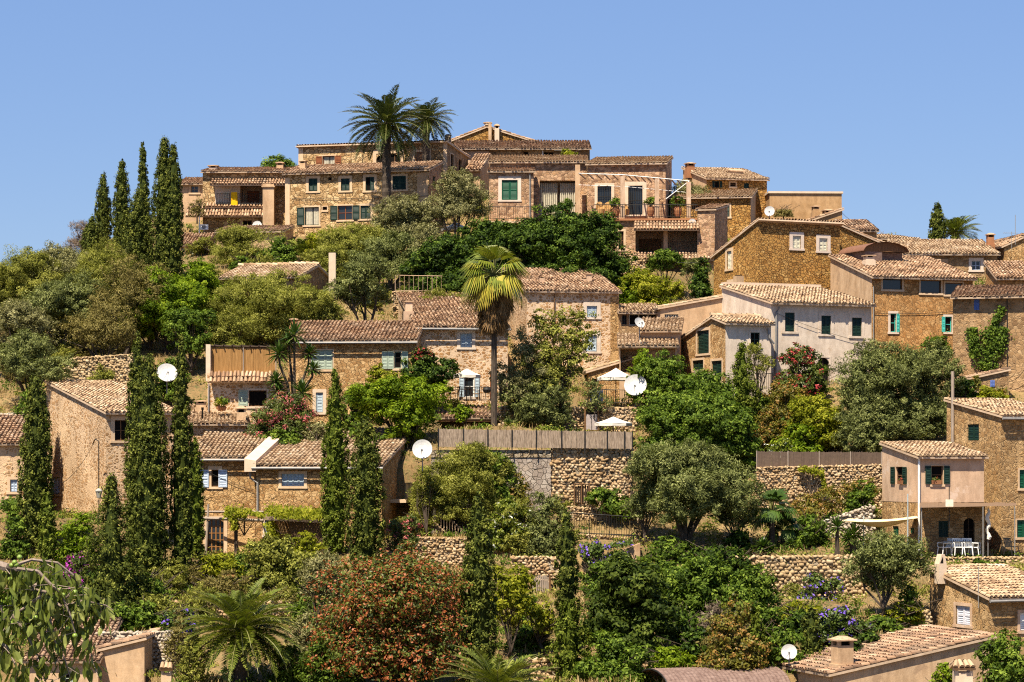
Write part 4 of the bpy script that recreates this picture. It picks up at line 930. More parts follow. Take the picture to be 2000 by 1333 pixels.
# ------------------------------------------------------------------ houses
CUTS += [(1102, 1278, 122, 128.3, 1130), (1000, 1112, 116.5, 124.4, 1168), (785, 940, 122, 129.65, 1118), (935, 1105, 124.45, 128.7, 1098), (1470, 2150, 92, 103.5, 1420), (1820, 2150, 92, 108, 1400), (-60, 300, 92, 108.2, 1400), (1230, 1520, 92, 104.5, 1390), (850, 1002, 142.5, 149.2, 850), (782, 934, 129.6, 134.7, 1052),(930, 1255, 130.5, 134.7, 1005), (1395, 1705, 119, 126.2, 1192), (165, 365, 106, 110.7, 1322), (985, 1310, 103, 108.2, 1338), (1470, 1730, 132, 137.2, 1000), (1098, 1265, 129, 130.8, 1085),
         (365, 815, 130, 137, 1090), (1720, 2100, 127.2, 134, 1088), (400, 560, 141, 147, 858), (590, 815, 145, 151, 850), (855, 1000, 149.5, 154, 790), (1405, 1712, 151, 166, 752), (50, 212, 127, 147, 1012), (212, 360, 131, 141, 1012), (1200, 1420, 148, 160, 752),
         (1140, 1245, 148, 156, 792), (1690, 1905, 156, 162, 700), (940, 1365, 179, 189, 440), (550, 870, 188, 196, 462), (350, 520, 185, 196, 520), (1390, 1650, 163, 170, 595), (240, 570, 112, 117.2, 1222), (1490, 1830, 110, 114.7, 1250), (1810, 2100, 108, 116, 1268), (980, 1250, 143, 147.2, 848)]
# --- hill top, left
h = House('house', 'small plastered house half hidden by the tall hilltop cypresses', 350, 402, 361, 470, 199, 0, 5, pitch=11, wall='tan')
h.win('f', (373, 364, 387, 377), 'glass', GREYWOOD); h.finish()
h = House('house', 'low stone outhouse with shuttered windows at the foot of the hilltop cypresses', 348, 403, 480, 517, 187.5, 0, 4, pitch=16, wall='shade')
h.win('f', (361, 486, 372, 505), 'dark', SAGE, open='lr', mull=0, trans=0); h.win('f', (389, 483, 397, 505), 'shut', CREAMP, mull=0); h.finish()
h = House('house', 'stone house with a tiled loggia balcony and a yellow towel', 396, 557, 338, 474, 194.5, -1, 6, pitch=9, wall='hilltop', sidewall='hilltop')
h.band('f', (420, 361, 469, 400), .02, 'cream'); h.win('f', (437, 375, 448, 388), 'shut', CREAMP, None, depth=.06)
lo = h.loggia('f', (470, 362, 513, 400), 1.4)
m = MB(); u0, u1, z0, z1 = h.rect('f', (479, 370, 502, 399)); O, U, N, _ = h.frame('f')
m.obox(O, U, N, u0, u1, -1.38, -1.33, z0, z1); m.build('door', REDWOOD, h.root)
h.leanroof((410, 351, 557, 361), 1.1); h.leanroof((396, 398, 516, 405), .5, name='ledge_roof')
h.leanroof((362, 404, 516, 423), 1.0, name='lower_roof')
h.win('f', (474, 431, 492, 446), 'dark', BROWN, 'trim', tw=.2)
m = MB(); a = h.pt(513, 452, -1.2); b = h.pt(535, 366, -1.2); m.box(a.x, b.x, -1.2, -.2, a.z-1.5, b.z); m.box(a.x-.08, b.x+.08, -1.3, -.1, b.z, b.z+.1); m.box(a.x, b.x, -1.2, -.2, b.z+.1, b.z+.28); m.build('chimney_stack', PL['tan'], h.root)
h.finish(); h.chimney(408, 424, 322, 338, 1.5, 'cream', 'pot'); h.chimney(540, 553, 316, 334, 3, 'tan', 'pot')
railing('railing', [h.pt(422, 400, -.45), h.pt(513, 400, -.45)], .85, parent=h.root); h.finish if 0 else None
m = MB(); p = P(451, 376, 193.9); m.prism([(0, 0, -1.0), (.52, 0, -1.02), (.52, .04, -1.02), (0, .04, -1.0)], [(0.02, -.02, 0), (.5, 0, .02), (.5, .04, .02), (.02, .04, 0)]); o = m.build('towel', YELLOW, None, p); tag(o, 'yellow towel hanging over the loggia railing', 'towel')
# ac unit
root = empty('air_conditioner', P(391, 449, 192.6), 0, 'white air conditioner box beside a white pipe on the loggia house', 'air conditioner'); m = MB(); m.box(0, .62, 0, .3, 0, .42); m.build('casing', WHITE, root); m = MB(); m.lathe([(.16, 0), (.16, .012), (0, .012)], n=16); o = m.build('fan_grille', ZINC, root, (.28, 0, .21)); o.rotation_euler = (R(90), 0, 0); m = MB(); m.tube([(-.08, .1, -.8), (-.08, .1, 1.0), (.02, .1, 1.6)], .05, 6); m.build('pipe', WHITE, root)
# --- big house with palm
A = House('house', 'big stone house front of two shuttered storeys behind the tall date palm', 557, 838, 341, 458, 190, -14, xr=862, roof='shed_f', pitch=15, wall='hilltop', sidewall='pink', over=.4, drop=3)
for x0, y0, x1, y1 in ((603, 349, 620, 374), (666, 349, 683, 373), (714, 346, 731, 373)): A.win('f', (x0, y0, x1, y1), 'shut' if x0 != 714 else 'dark', GREEN, 'trim', tw=.2, open='' if x0 != 714 else 'R')
A.win('f', (767, 344, 793, 371), 'shut', GREEN, 'trim', tw=.12); A.win('f', (595, 405, 623, 440), 'curtain', GREEN, 'trim', open='l', tw=.12); A.win('f', (660, 402, 688, 430), 'glass', GREEN, 'trim', open='lr', tw=.1, frame=REDWOOD); A.win('f', (704, 402, 724, 428), 'shut', GREEN, 'trim')
A.win('r', (845, 345, 850, 366), 'shut', GREEN, None); A.win('f', (641, 346, 648, 353), 'dark', BROWN, None, mull=0, trans=0)
A.win('f', (630, 404, 639, 411), 'dark', BROWN, 'trim', tw=.06, mull=0, trans=0)
A.band('f', (557, 348, 566, 458), .02, 'trim', 'quoin'); A.band('f', (815, 338, 836, 440), .02, 'tan', 'render_strip')
A.finish(); A.chimney(585, 596, 312, 332, 1.5, 'tan', 'pot')
B = House('house', 'upper stone house with brown shutters and arched opening behind the date palm', 583, 872, 289, 345, 195.3, -14, xr=914, roof='shed_b', pitch=3.5, wall='hilltop', sidewall='shade', over=.4)
B.win('f', (630, 305, 654, 330), 'curtain', REDWOOD, 'trim', open='lr', tw=.1); B.win('f', (735, 300, 782, 325), 'dark', BROWN, 'trim', tw=.28, arch='low', mull=3, trans=0); B.win('f', (810, 297, 838, 321), 'shut', plain('light_brown_shutter', (.26, .12, .05), .6), 'trim', tw=.16)
B.band('f', (583, 290, 592, 345), .02, 'trim', 'quoin'); B.band('f', (866, 280, 873, 345), .02, 'trim', 'quoin'); B.win('r', (880, 302, 886, 335), 'dark', BROWN, 'trim', tw=.1); B.win('r', (896, 312, 902, 336), 'dark', BROWN, None)
B.finish(); B.chimney(869, 879, 262, 276, 1.5, 'grey', 'plain')
m = MB(); p = B.world(B.pt(745, 327, -.12)); m.prism([(-.45, 0, 0), (.45, 0, 0), (.45, .1, 0), (-.45, .1, 0)], [(-.4, -.02, .22), (.4, -.02, .22), (.4, .06, .22), (-.4, .06, .22)]); o = m.build('awning', plain('turquoise_cloth', (.03, .38, .42), .8), None, p); tag(o, 'small turquoise cloth hung on the arched opening', 'cloth')
# --- ridge
h = House('house', 'gabled stone house at the very top of the village', 882, 1044, 277, 330, 209, 0, 7, roof='gable_s', xridge=951, yridge=250, ye2=279, wall='ochre', pitch=15, over=.3); h.finish()
h.chimney(946, 959, 238, 254, 1, 'cream', 'pot'); h.chimney(954, 960, 240, 282, -.5, 'tan', 'plain'); h.chimney(966, 975, 242, 282, -.5, 'cream', 'pot')
h = House('house', 'long low stone house under one wide roof just below the top gable', 888, 1152, 292, 350, 201.5, 0, 5.5, pitch=13, wall='shade', over=.45, tile=TL3)
h.band('f', (889, 296, 955, 350), .02, 'pink'); h.win('f', (1022, 296, 1032, 303), 'dark', BROWN, None, mull=0, trans=0); h.win('f', (1061, 297, 1081, 309), 'dark', BROWN, None, mull=1, trans=0); h.win('f', (1103, 297, 1123, 309), 'dark', BROWN, None, mull=1, trans=0)
h.pipe([(1060, 294), (1060, 345)], mat=WHITE); h.finish()
h = House('house', 'little tiled annex squeezed beside the arched-opening house', 912, 938, 333, 372, 196, -10, 4, pitch=22, wall='tan', roof='shed_f'); h.finish(); h.chimney(916, 925, 318, 335, .5, 'tan', 'slab')
# --- terrace house in the middle of the top
C_ = House('house', 'reddish stone house with curtained porch below the ridge', 957, 1146, 319, 440, 188, -1, 6, pitch=11, wall='pink', over=.3, tile=TL2)
C_.loggia('f', (1054, 353, 1124, 420), 1.2)
u0, u1, z0, z1 = C_.rect('f', (1054, 357, 1124, 420)); m = MB(); n = 60
for i in range(n):
    if 29 < i < 34: continue
    f = lambda k: (u0+(u1-u0)*k/n, .5+.07*math.sin(k*1.9)); a, b = f(i), f(i+1); m.quad((a[0], a[1], z0), (b[0], b[1], z0), (b[0], b[1], z1), (a[0], a[1], z1))
m.build('curtain', CLOTHG, C_.root)
m = MB(); a = C_.pt(1123.5, 425, -1.6); b = C_.pt(1133, 322, -1.6); m.box(a.x, b.x, -1.6, -1.1, a.z-1, b.z); m.build('pillar', PL['tan'], C_.root); C_.finish()
C2 = House('house', 'stone bay with a green shuttered window in a pale surround', 955, 1042, 337, 440, 184.5, 0, 3, pitch=10, wall='pink', over=.25)
C2.win('f', (980, 352, 1011, 391), 'shut', GREEN2, 'lime', tw=.26); C2.pipe([(1035, 340), (1035, 425)]); C2.finish(); railing('railing', [C2.pt(947, 429, -.9), C2.pt(1042, 429, -.9)], .95, parent=C2.root)
m = MB(); a = C2.pt(947, 432, -1); b = C2.pt(1046, 432, -1); m.box(a.x, b.x, -1, 0, a.z-.15, a.z); m.build('balcony_slab', PL['trim'], C2.root)
E = House('house', 'stone house with tall barred doors behind the pergola', 1147, 1300, 323, 432, 186.5, -6, xr=1312, roof='shed_f', pitch=9, wall='pink', over=.3, tile=TL2)
E.win('f', (1167, 364, 1194, 404), 'glass', IRON, 'cream', tw=.22, bars=True); E.win('f', (1227, 363, 1255, 420), 'glass', IRON, 'cream', tw=.3, bars=True); E.win('r', (1304, 392, 1309, 410), 'dark', BROWN, None); E.finish()
# terrace podium + porch below it
G = House('house', 'stone terrace storey with a deep porch under the pergola terrace', 1160, 1366, 432, 520, 181, -3, 6, roof='flat', wall='pink', noroof=True)
G.top = lambda u, v: G.h; G.loggia('f', (1241, 449, 1362, 493), 2.2, 'tan'); m = MB()
a = G.pt(1296, 493, .02); b = G.pt(1304, 446, .02); m.box(a.x, b.x, .0, .3, a.z, b.z); m.build('pillar', PL['tan'], G.root)
m = MB(); u0, u1, z0, z1 = G.rect('f', (1248, 462, 1292, 492)); m.box(u0, u1, 2.1, 2.18, z0, z1); m.build('door', BROWN, G.root)
G.leanroof((1238, 432, 1366, 449), 1.1, name='porch_roof'); G.leanroof((1238, 494, 1400, 507), 1.2, name='lower_roof'); railing('railing', [G.pt(1306, 494, -.05), G.pt(1362, 494, -.05)], .8, parent=G.root)
m = MB(); a = G.pt(1160, 428, -.2); b = G.pt(1366, 428, -.2); m.box(a.x, b.x, -.25, 6, G.h, G.h+.14); m.build('terrace_floor', PL['clay'], G.root)
G.win('f', (1208, 452, 1218, 488), 'dark', BROWN, 'trim'); G.finish()
railing('railing', [G.pt(1160, 425, -.15), G.pt(1362, 425, -.15)], .95, parent=G.root)
g_ = lambda px, py, v: G.world(G.pt(px, py, v))
# pergola
root = empty('pergola', g_(1135, 425, 0), 0, 'white metal and wood pergola over the pot-lined terrace', 'pergola'); o0 = root.location.copy(); m = MB()
fr = [g_(1131, 339, .1), g_(1218, 342, .1), g_(1284, 348, .1), g_(1346, 354, .1)]; bk = [q+Vector((.6, 4.3, .1)) for q in fr]
for L in (fr, ): m.tube([q-o0 for q in L], .028, 5)
m.tube([q-o0+Vector((0, .9, -.75)) for q in fr], .018, 5); m.tube([fr[3]-o0, fr[3]-o0+Vector((-1.7, .2, -1.3))], .03, 5); m.build('frame', WHITE, root); m = MB()
for i in range(17):
    f = i/16*(len(fr)-1); k = min(int(f), len(fr)-2); a = fr[k].lerp(fr[k+1], f-k); b = bk[k].lerp(bk[k+1], f-k); m.tube([a-o0, b-o0], .06, 5)
m.build('rafters', GREYWOOD, root)
for px, yt in ((1216, 345), (1283, 350), (1345, 356)):
    q = MB(); a = g_(px, 426, .1)-o0; b = g_(px, yt, .1)-o0; q.box(a.x-.16, a.x+.16, a.y-.16, a.y+.16, a.z, b.z); q.build('pillar', PL['pink'], root)
for i, (px, w) in enumerate(((1106, .42), (1203, .40), (1271, .38), (1324, .40))):
    lab = ['round potted bush by the porch curtains', 'round potted bush between the two barred doors', 'round potted bush beside the wide pergola pillar', 'round potted bush at the pergola corner post'][i]
    pot(lab, px, 424, 181.6 if px > 1150 else 183.5, w*.75, .75 if px > 1150 else .6, 'mid', .46)
WICK = wood('wicker', (.36, .20, .07), (.52, .32, .13), (20, 20, 20))
chair('wicker armchair on the terrace, close to the first barred door', 1173, 420, 182, .2, WICK, 'wicker', 'wicker armchairs', name='armchair'); chair('wicker armchair on the terrace, touching the big pot', 1188, 420, 182.1, -.2, WICK, 'wicker', 'wicker armchairs', name='armchair'); chair('wicker armchair standing alone by the tall barred door', 1222, 421, 182.3, .8, WICK, 'wicker', 'wicker armchairs', name='armchair')
h = House('house', 'tall windowless stone wing beside the terrace porch', 1362, 1396, 412, 520, 180, -16, xr=1421, roof='shed_f', pitch=9, wall='pink', over=.15); h.finish(); JW = h
h = House('house', 'stone house with one green shuttered window behind the pergola corner', 1310, 1466, 389, 500, 189.5, -8, xr=1482, roof='shed_f', pitch=9, wall='ochre', sidewall='tan', over=.3, tile=TL2)
h.win('f', (1409, 401, 1425, 424), 'shut', GREEN, 'trim', tw=.12); h.win('f', (1350, 402, 1367, 410), 'dark', BROWN, None); h.finish()
h = House('house', 'ochre house with three dark windows and a tiled roof box on the skyline', 1380, 1498, 350, 450, 198, 12, xl=1334, roof='shed_f', pitch=13, wall='ochre', sidewall='sand', over=.35, tile=TL2)
h.win('f', (1396, 354, 1405, 367), 'dark', GREEN, None, open='lr', mull=0, trans=0); h.win('f', (1426, 357, 1437, 365), 'dark', BROWN, 'trim', tw=.08, mull=0); h.win('f', (1453, 358, 1463, 371), 'shut', GREEN, None); h.finish()
h.chimney(1342, 1357, 317, 336, 4.2, 'clay', 'pot'); h.chimney(1428, 1452, 329, 347, 2.5, 'tan', 'box')
h = House('house', 'blank brown rendered block on the skyline', 1503, 1644, 378, 460, 197, 2, xl=1494, roof='flat', wall='brown', noroof=True, ye2=384)
h.finish(); m = MB(); m.box(-.12, h.w+.1, -.12, h.d, h.h, h.h+.16); m.build('coping', PL['cream'], h.root)
h = House('house', 'low house with two squat chimneys before the blank brown block', 1585, 1645, 432, 470, 186, 8, 6, roof='shed_u', ye2=412, wall='brown', pitch=15); h.finish(); h.chimney(1588, 1600, 402, 418, 2, 'brown', 'pot'); h.chimney(1610, 1627, 408, 432, .3, 'brown', 'pot')
# --- ochre house
O_ = House('house', 'tall ochre rubble house with two cream shuttered windows', 1481, 1641, 434, 590, 166, 24, xl=1394, roof='shed_b', pitch=17, wall='ochre', over=.25, drop=4)
O_.win('f', (1548, 461, 1564, 486), 'shut', CREAMP, 'lime', tw=.24); O_.win('f', (1600, 466, 1616, 491), 'shut', CREAMP, 'lime', tw=.24); O_.win('l', (1420, 491, 1429, 526), 'shut', CREAMP, 'trim', tw=.22); O_.win('l', (1423, 552, 1431, 570), 'shut', CREAMP, 'trim', tw=.2)
O_.finish(); O_.chimney(1439, 1453, 538, 580, -.8, 'tan', 'plain', parent=O_.root)
h = House('house', 'ochre rubble extension with a sloping verge behind the rust shed', 1642, 1722, 443, 560, 169.8, 24, 6, roof='shed_u', ye2=478, wall='ochre', over=.25); h.finish()
h = House('house', 'low tiled house peeping over the ochre extension', 1655, 1712, 452, 500, 181, 4, 4, pitch=15, wall='brown', roof='shed_f', tile=TL3); h.finish()
h = House('house', 'plain far house with a long thin roof line below the hilltop palm', 1708, 1790, 468, 520, 186, 18, 5, pitch=8, wall='shade', ye2=475, tile=TL2); h.finish()
M_ = House('house', 'stone house with wide upper windows and turquoise shutters', 1703, 1900, 542, 690, 160.5, 15, xl=1622, roof='shed_f', pitch=15, wall='rust', sidewall='sand', over=.45, gutter=False, drop=4)
for r in ((1724, 541, 1762, 566), (1798, 548, 1838, 573), (1846, 553, 1880, 576)): M_.win('f', r, 'glass', BROWN, 'trim', tw=.1, mull=0, trans=0)
M_.win('f', (1739, 613, 1750, 649), 'dark', TURQ, 'lime', tw=.16, open='r', mull=0); M_.win('f', (1846, 619, 1859, 649), 'dark', TURQ, 'lime', tw=.14, open='l', mull=0); M_.pipe([(1706, 560), (1706, 690)], r=.04); M_.finish(); M_.chimney(1692, 1708, 498, 512, 3.0, 'cream', 'pot')
h = House('house', 'stone house with one pale framed window under a thick old roof', 1765, 1948, 497, 580, 174, 3, 5, pitch=15, wall='shade', over=.4, tile=TL2)
h.win('f', (1898, 510, 1915, 528), 'glass', PALEBLUE, 'lime', tw=.22); h.win('f', (1838, 512, 1846, 535), 'dark', BROWN, 'tan', tw=.2); h.band('f', (1765, 500, 1790, 520), .02, 'cream'); h.finish()
h.chimney(1929, 1942, 455, 480, 2.5, 'clay', 'pot'); h.chimney(1803, 1817, 500, 523, -1.2, 'pink', 'plain', parent=h.root); h.chimney(1817, 1838, 505, 526, -1.4, 'pink', 'plain', parent=h.root)
h = House('house', 'stone house with a low gable at the village end under the antenna', 1962, 2040, 482, 560, 176, 10, 6, roof='gable_s', xridge=1998, yridge=466, ye2=480, wall='honey', over=.3, xl=None); h.finish()
h = House('house', 'lean-to roof of old tiles beside the ivy house', 1948, 2040, 545, 580, 161, 0, 4, pitch=18, wall='rust', tile=TL); h.finish(); h.chimney(1952, 1966, 535, 556, .3, 'pink', 'pot')
# rust shed
root = empty('shed', P(1690, 520, 165.2), R(22), 'rusty shed with a curved corrugated roof behind the ochre extension', 'shed'); m = MB(); m.box(0, 1.3, 0, 3, -1, 1.1); m.box(1.3, 3.1, .4, 3, -1, 1.0); m.build('wall', RUSTM, root); m = MB(); K = 36
for i in range(K):
    a0, a1 = math.pi*i/K, math.pi*(i+1)/K; p = lambda a, y: (1.5-1.75*math.cos(a), y, 1.0+.65*math.sin(a)+.012*math.cos(a*60)); m.quad(p(a0, -.25), p(a1, -.25), p(a1, 3.2), p(a0, 3.2)); 
m.build('roof', plain('rust_brown_sheet', (.16, .075, .045), .8), root); m = MB(); m.poly([(1.5-1.7*math.cos(math.pi*i/16), -.02, 1.0+.62*math.sin(math.pi*i/16)) for i in range(17)]); m.build('gable', BROWN, root)
# --- ivy house, its lean-to, right side
V_ = House('house', 'tall shaded stone house with ivy across its front', 1861, 2030, 583, 790, 150, -14, 6, pitch=9.5, wall='shade', over=.5, tile=TL3, drop=4)
V_.win('f', (1902, 585, 1913, 606), 'shut', BLUE, None, depth=.1); V_.pipe([(1967, 570), (1967, 780)], r=.03, mat=IRON); V_.finish()
h = House('house', 'small tiled lean-to with a blue shutter in the ivy', 1897, 1970, 741, 800, 147, 2, 3, pitch=18, wall='shade', tile=TL3, roof='shed_u', ye2=725); h.win('f', (1934, 743, 1943, 756), 'shut', BLUE, None, depth=.06, mull=1); h.finish(); h.chimney(1895, 1909, 763, 788, -1.2, 'pink', 'pot', parent=h.root)
Rr = House('house', 'tall stone house at the terrace with a sloping verge', 1955, 2080, 815, 1086, 132, 24, xl=1849, roof='shed_f', pitch=10.5, wall='rubble', over=.3, gutter=True, drop=3, tile=TL2)
Rr.win('l', (1889, 829, 1912, 861), 'shut', GREEN, None, sill=True); Rr.win('f', (1991, 918, 2012, 954), 'shut', GREEN2, 'trim', tw=.1); Rr.win('f', (1986, 1016, 2012, 1050), 'shut', GREEN2, 'trim', tw=.08)
m = MB(); m.tube([(-.1, 4.4, 1), (-.1, 4.4, Rr.h+2.6)], .09, 7); m.build('flue', GREYWOOD, Rr.root); Rr.finish()
K_ = House('house', 'pink plastered upper annex with four green shutters', 1793, 1922, 895, 982, 129, 14, xl=1723, roof='shed_f', pitch=8.5, wall='rose', over=.3, drop=0, tile=TL2)
K_.win('l', (1749, 912, 1764, 946), 'dark', GREEN, None, open='lr', mull=0, trans=1, frame=BROWN); K_.win('f', (1819, 910, 1842, 946), 'dark', GREEN, 'trim', tw=.05, open='lr', mull=0, trans=1, frame=BROWN); K_.pipe([(1795, 897), (1795, 1080)], mat=WHITE, r=.06); K_.finish()
q = House('house', 'stone ground floor with arched door behind the white chairs', 1793, 1924, 982.5, 1085, 129.03, 14, xl=1723, roof='flat', wall='rubble', noroof=True, drop=3)
q.win('f', (1833, 1018, 1853, 1050), 'shut', GREEN, None); q.win('f', (1882, 1012, 1904, 1060), 'dark', DARKWOOD, None, arch=True); q.win('f', (1920, 1016, 1934, 1068), 'shut', GREEN, None); q.win('l', (1743, 1028, 1755, 1047), 'shut', GREEN2, None); q.win('l', (1777, 1031, 1785, 1043), 'shut', GREEN2, None); q.finish(); Kq = q
# --- white house and its neighbours
T_ = House('house', 'long white plastered house with three green shuttered windows', 1506, 1702, 593, 750, 152, 22, xl=1410, roof='shed_f', pitch=12, wall='white', over=.4, drop=4, tile=TL2)
for r in ((1533, 611, 1552, 648), (1604, 617, 1623, 653), (1664, 621, 1683, 657)): T_.win('f', r, 'shut', GREEN, 'white', tw=.2)
T_.win('f', (1597, 699, 1620, 748), 'dark', DARKWOOD, 'white', arch=True, tw=.1); T_.win('f', (1664, 704, 1682, 735), 'shut', GREEN, 'white'); T_.pipe([(1522, 600), (1516, 612), (1515, 735)], r=.07); T_.finish()
a = T_.pt(1420, 566, 4.5); m = MB(); m.box(.2, T_.w, T_.d-.25, T_.d+.5, T_.h+T_.d*.2, T_.h+T_.d*.2126+.35); m.build('mortar_fillet', PL['cream'], T_.root)
U_ = House('house', 'small stone-gabled house with green shutters built against the white house', 1417, 1506, 633, 750, 149.5, 20, xl=1323, roof='gable_f', ridge=.25, pitch=13, wall='white', sidewall='honey', over=.35, drop=4, tile=TL2)
U_.win('l', (1362, 646, 1385, 691), 'shut', GREEN, 'trim', tw=.18); U_.win('l', (1353, 704, 1374, 723), 'shut', GREEN, 'trim', tw=.14); U_.win('l', (1390, 705, 1410, 745), 'shut', GREEN, 'trim', tw=.14); U_.win('f', (1466, 650, 1484, 676), 'dark', GREEN, 'white', tw=.12); U_.pipe([(1500, 642), (1503, 660), (1512, 672)], r=.06); U_.finish()
h = House('house', 'low pink lean-to with wooden rafter ends beside the stone gable', 1252, 1328, 647, 700, 153.5, -6, 3.5, pitch=14, wall='rose', over=.5, tile=TL2, drop=3); h.finish()
h = House('house', 'dark open shed under a narrow tiled roof beside the big dish', 1210, 1322, 676, 730, 152, -2, 3, pitch=14, wall='tan', over=.5, tile=TL2, drop=3); h.loggia('f', (1212, 682, 1318, 728), 1.8, 'brown'); h.finish()
h = House('house', 'glazed lean-to with yellow frame above the round white dish', 1211, 1290, 612, 660, 158.5, 4, 3, pitch=12, wall='shade', over=.4, tile=TL2); h.win('f', (1215, 616, 1224, 634), 'dark', IRON, None); h.win('f', (1229, 614, 1285, 636), 'dark', YELLOW if 0 else CREAMP, None, mull=2, trans=0); h.finish()
h = House('house', 'low garden room with a rising tiled edge behind the stone gable', 1290, 1412, 604, 660, 157.5, 10, 4, roof='shed_u', ye2=582, wall='tan', over=.2, tile=TL2); h.win('f', (1298, 614, 1325, 630), 'glass', CREAMP, None, mull=5, trans=1); h.finish()
# --- centre
W_ = House('house', 'stone house with two pale framed windows behind the almond tree', 1029, 1209, 570, 735, 158, 11, xl=984, roof='shed_f', pitch=14, wall='spotted', sidewall='pointed', over=.3, drop=4)
W_.win('f', (1146, 598, 1166, 620), 'shut', SAGE if 0 else BLUEGREY, 'white', tw=.24, mull=1); W_.win('f', (1144, 655, 1166, 687), 'shut', BLUEGREY, 'white', tw=.24); W_.win('l', (997, 584, 1003, 606), 'dark', BROWN, None, mull=0); W_.win('l', (1014, 580, 1020, 604), 'dark', BROWN, None, mull=0)
W_.band('f', (1192, 580, 1208, 735), .02, 'honey', 'quoin'); W_.pipe([(1083, 574), (1081, 690)], r=.04, mat=BROWN); W_.finish(); W_.chimney(1055, 1064, 542, 566, 2.2, 'pink', 'plain'); W_.chimney(1136, 1148, 544, 562, 3, 'pink', 'plain'); W_.chimney(1146, 1157, 534, 562, 3, 'pink', 'slab')
X_ = House('house', 'stone house with a white parasol terrace left of the fan palm'.replace(' left of', ' beside'), 814, 992, 640, 800, 152, 8, xl=778, roof='shed_f', pitch=13, wall='spotted', sidewall='pointed', over=.35, drop=4, gutter=True)
X_.win('f', (899, 652, 922, 679), 'shut', BLUEGREY, 'white', tw=.2); X_.win('f', (907, 734, 926, 776), 'glass', BLUEGREY, 'white', tw=.05, open='lr', frame=WHITE, mull=0); X_.win('f', (975, 730, 1002, 782), 'dark', DARKWOOD, None, arch=True)
X_.win('f', (957, 730, 966, 782), 'glass', REDWOOD, None, arch=True, depth=.04, mull=0, trans=3); X_.finish(); X_.chimney(791, 807, 588, 612, 3.6, 'pink', 'slab')
Y_ = House('house', 'stone house with pale green shutters below a ribbed old roof', 562, 812, 667, 840, 149, -3, 5.5, roof='shed_f', pitch=14, wall='honey', over=.35, gutter=True, drop=4, tile=TL)
Y_.win('f', (606, 684, 650, 722), 'shut', SAGE, 'trim', tw=.06, mull=2); Y_.win('f', (770, 687, 784, 720), 'dark', SAGE, 'trim', tw=.06, mull=0, open='', trans=0); Y_.leaf('f', *[Y_.rect('f', (746, 687, 757, 721))[i] for i in range(4)], .02, SAGE, Y_.root); Y_.leaf('f', *[Y_.rect('f', (757.5, 687, 769, 721))[i] for i in range(4)], .02, SAGE, Y_.root); Y_.leaf('f', *[Y_.rect('f', (785, 687, 797, 721))[i] for i in range(4)], .02, SAGE, Y_.root)
Y_.win('f', (617, 767, 631, 806), 'shut', BLUEGREY, 'cream', tw=.2, mull=0); Y_.finish(); Y_.chimney(567, 580, 622, 640, 3, 'clay', 'pot')
Z_ = House('house', 'low stone house with a reed screened terrace on its roof', 405, 548, 746, 870, 145, 0, 5, roof='flat', noroof=True, wall='spotted', drop=3)
Z_.win('f', (486, 763, 521, 794), 'dark', BROWN, 'cream', tw=.12, open='', mull=0, trans=0); Z_.leaf('f', *Z_.rect('f', (466, 763, 484, 793)), .03, SAGE, Z_.root); Z_.pipe([(408, 750), (406, 865)], r=.04)
Z_.finish(); Z_.leanroof((408, 728, 530, 747), .5, name='tiled_lip'); m = MB(); m.box(0, Z_.w, 0, Z_.d, Z_.h-.05, Z_.h+.1); z9 = Z_.zat(460, 730); m.box(0, Z_.w, 0, .35, Z_.h+.1, z9+.05); m.build('parapet', ST['spotted'], Z_.root)
m = MB(); a = Z_.pt(402, 745, .1); b = Z_.pt(411, 673, .1); m.box(a.x, b.x, .1, .5, a.z, b.z); m.build('pillar', PL['cream'], Z_.root)
c = Z_.world(Z_.pt(412, 728, .45)); e = Z_.world(Z_.pt(537, 728, .45)); DD = Z_.p0.y+.45
root = boards('reed_screen', 'brown reed screen hung on the roof terrace beside the yucca', 'screen', (412, 728, DD), (539, 728, DD), (539, 681, DD), (412, 679, DD), REED, 60, .02, .05, (0, .5, 1), GREYWOOD)
m = MB(); a = Z_.pt(402, 678, .4); b = Z_.pt(540, 680, .4)
m.tube([a+Vector((0, 0, .05)), b+Vector((0, 0, .05))], .06, 5); m.tube([a+Vector((0, 2.6, .15)), b+Vector((0, 2.6, .15))], .06, 5)
for i in range(9): p = a.lerp(b, i/8); m.tube([p+Vector((0, -.2, .12)), p+Vector((0, 2.8, .2))], .04, 5)
m.build('roof_beams', DARKWOOD, Z_.root)
# --- half hidden gable house
h = House('house', 'gabled house half buried in bushes on the slope', 434, 585, 545, 600, 167, -16, xr=652, roof='gable_f', ridge=.5, pitch=16, wall='shade', sidewall='shade', over=.35, tile=TL2, drop=3); h.finish()
h = House('house', 'flat roofed stone shed in climbers below the loggia house', 424, 552, 455, 510, 185, -6, 4, roof='shed_f', pitch=10, wall='tan', over=.3, tile=TL3); h.finish()
# --- lower left
L_ = House('house', 'broad stone house with a long verge behind three cypresses', 207, 346, 808, 1010, 137, 28, xl=91, roof='shed_f', pitch=10.5, wall='pointed', over=.35, drop=5, tile=TL2)
L_.win('f', (224, 821, 250, 861), 'dark', BROWN, 'trim', tw=.22, bars=False); L_.win('l', (103, 932, 117, 965), 'shut', PALEBLUE, 'trim', tw=.2); L_.finish()
h = House('house', 'stone wing with a stovepipe and a tall chimney stack', 336, 480, 830, 900, 142, 6, 5.5, roof='shed_f', pitch=12, wall='pointed', over=.3, drop=4, tile=TL2); h.win('f', (425, 850, 434, 862), 'glass', WHITE, None, mull=0, trans=0); h.finish(); h.chimney(462, 480, 793, 842, .1, 'sand', 'pot', depth=.6); h.chimney(393, 398, 796, 828, .8, 'tan', 'pipe'); h.chimney(383, 402, 782, 800, 3, 'tan', 'pot')
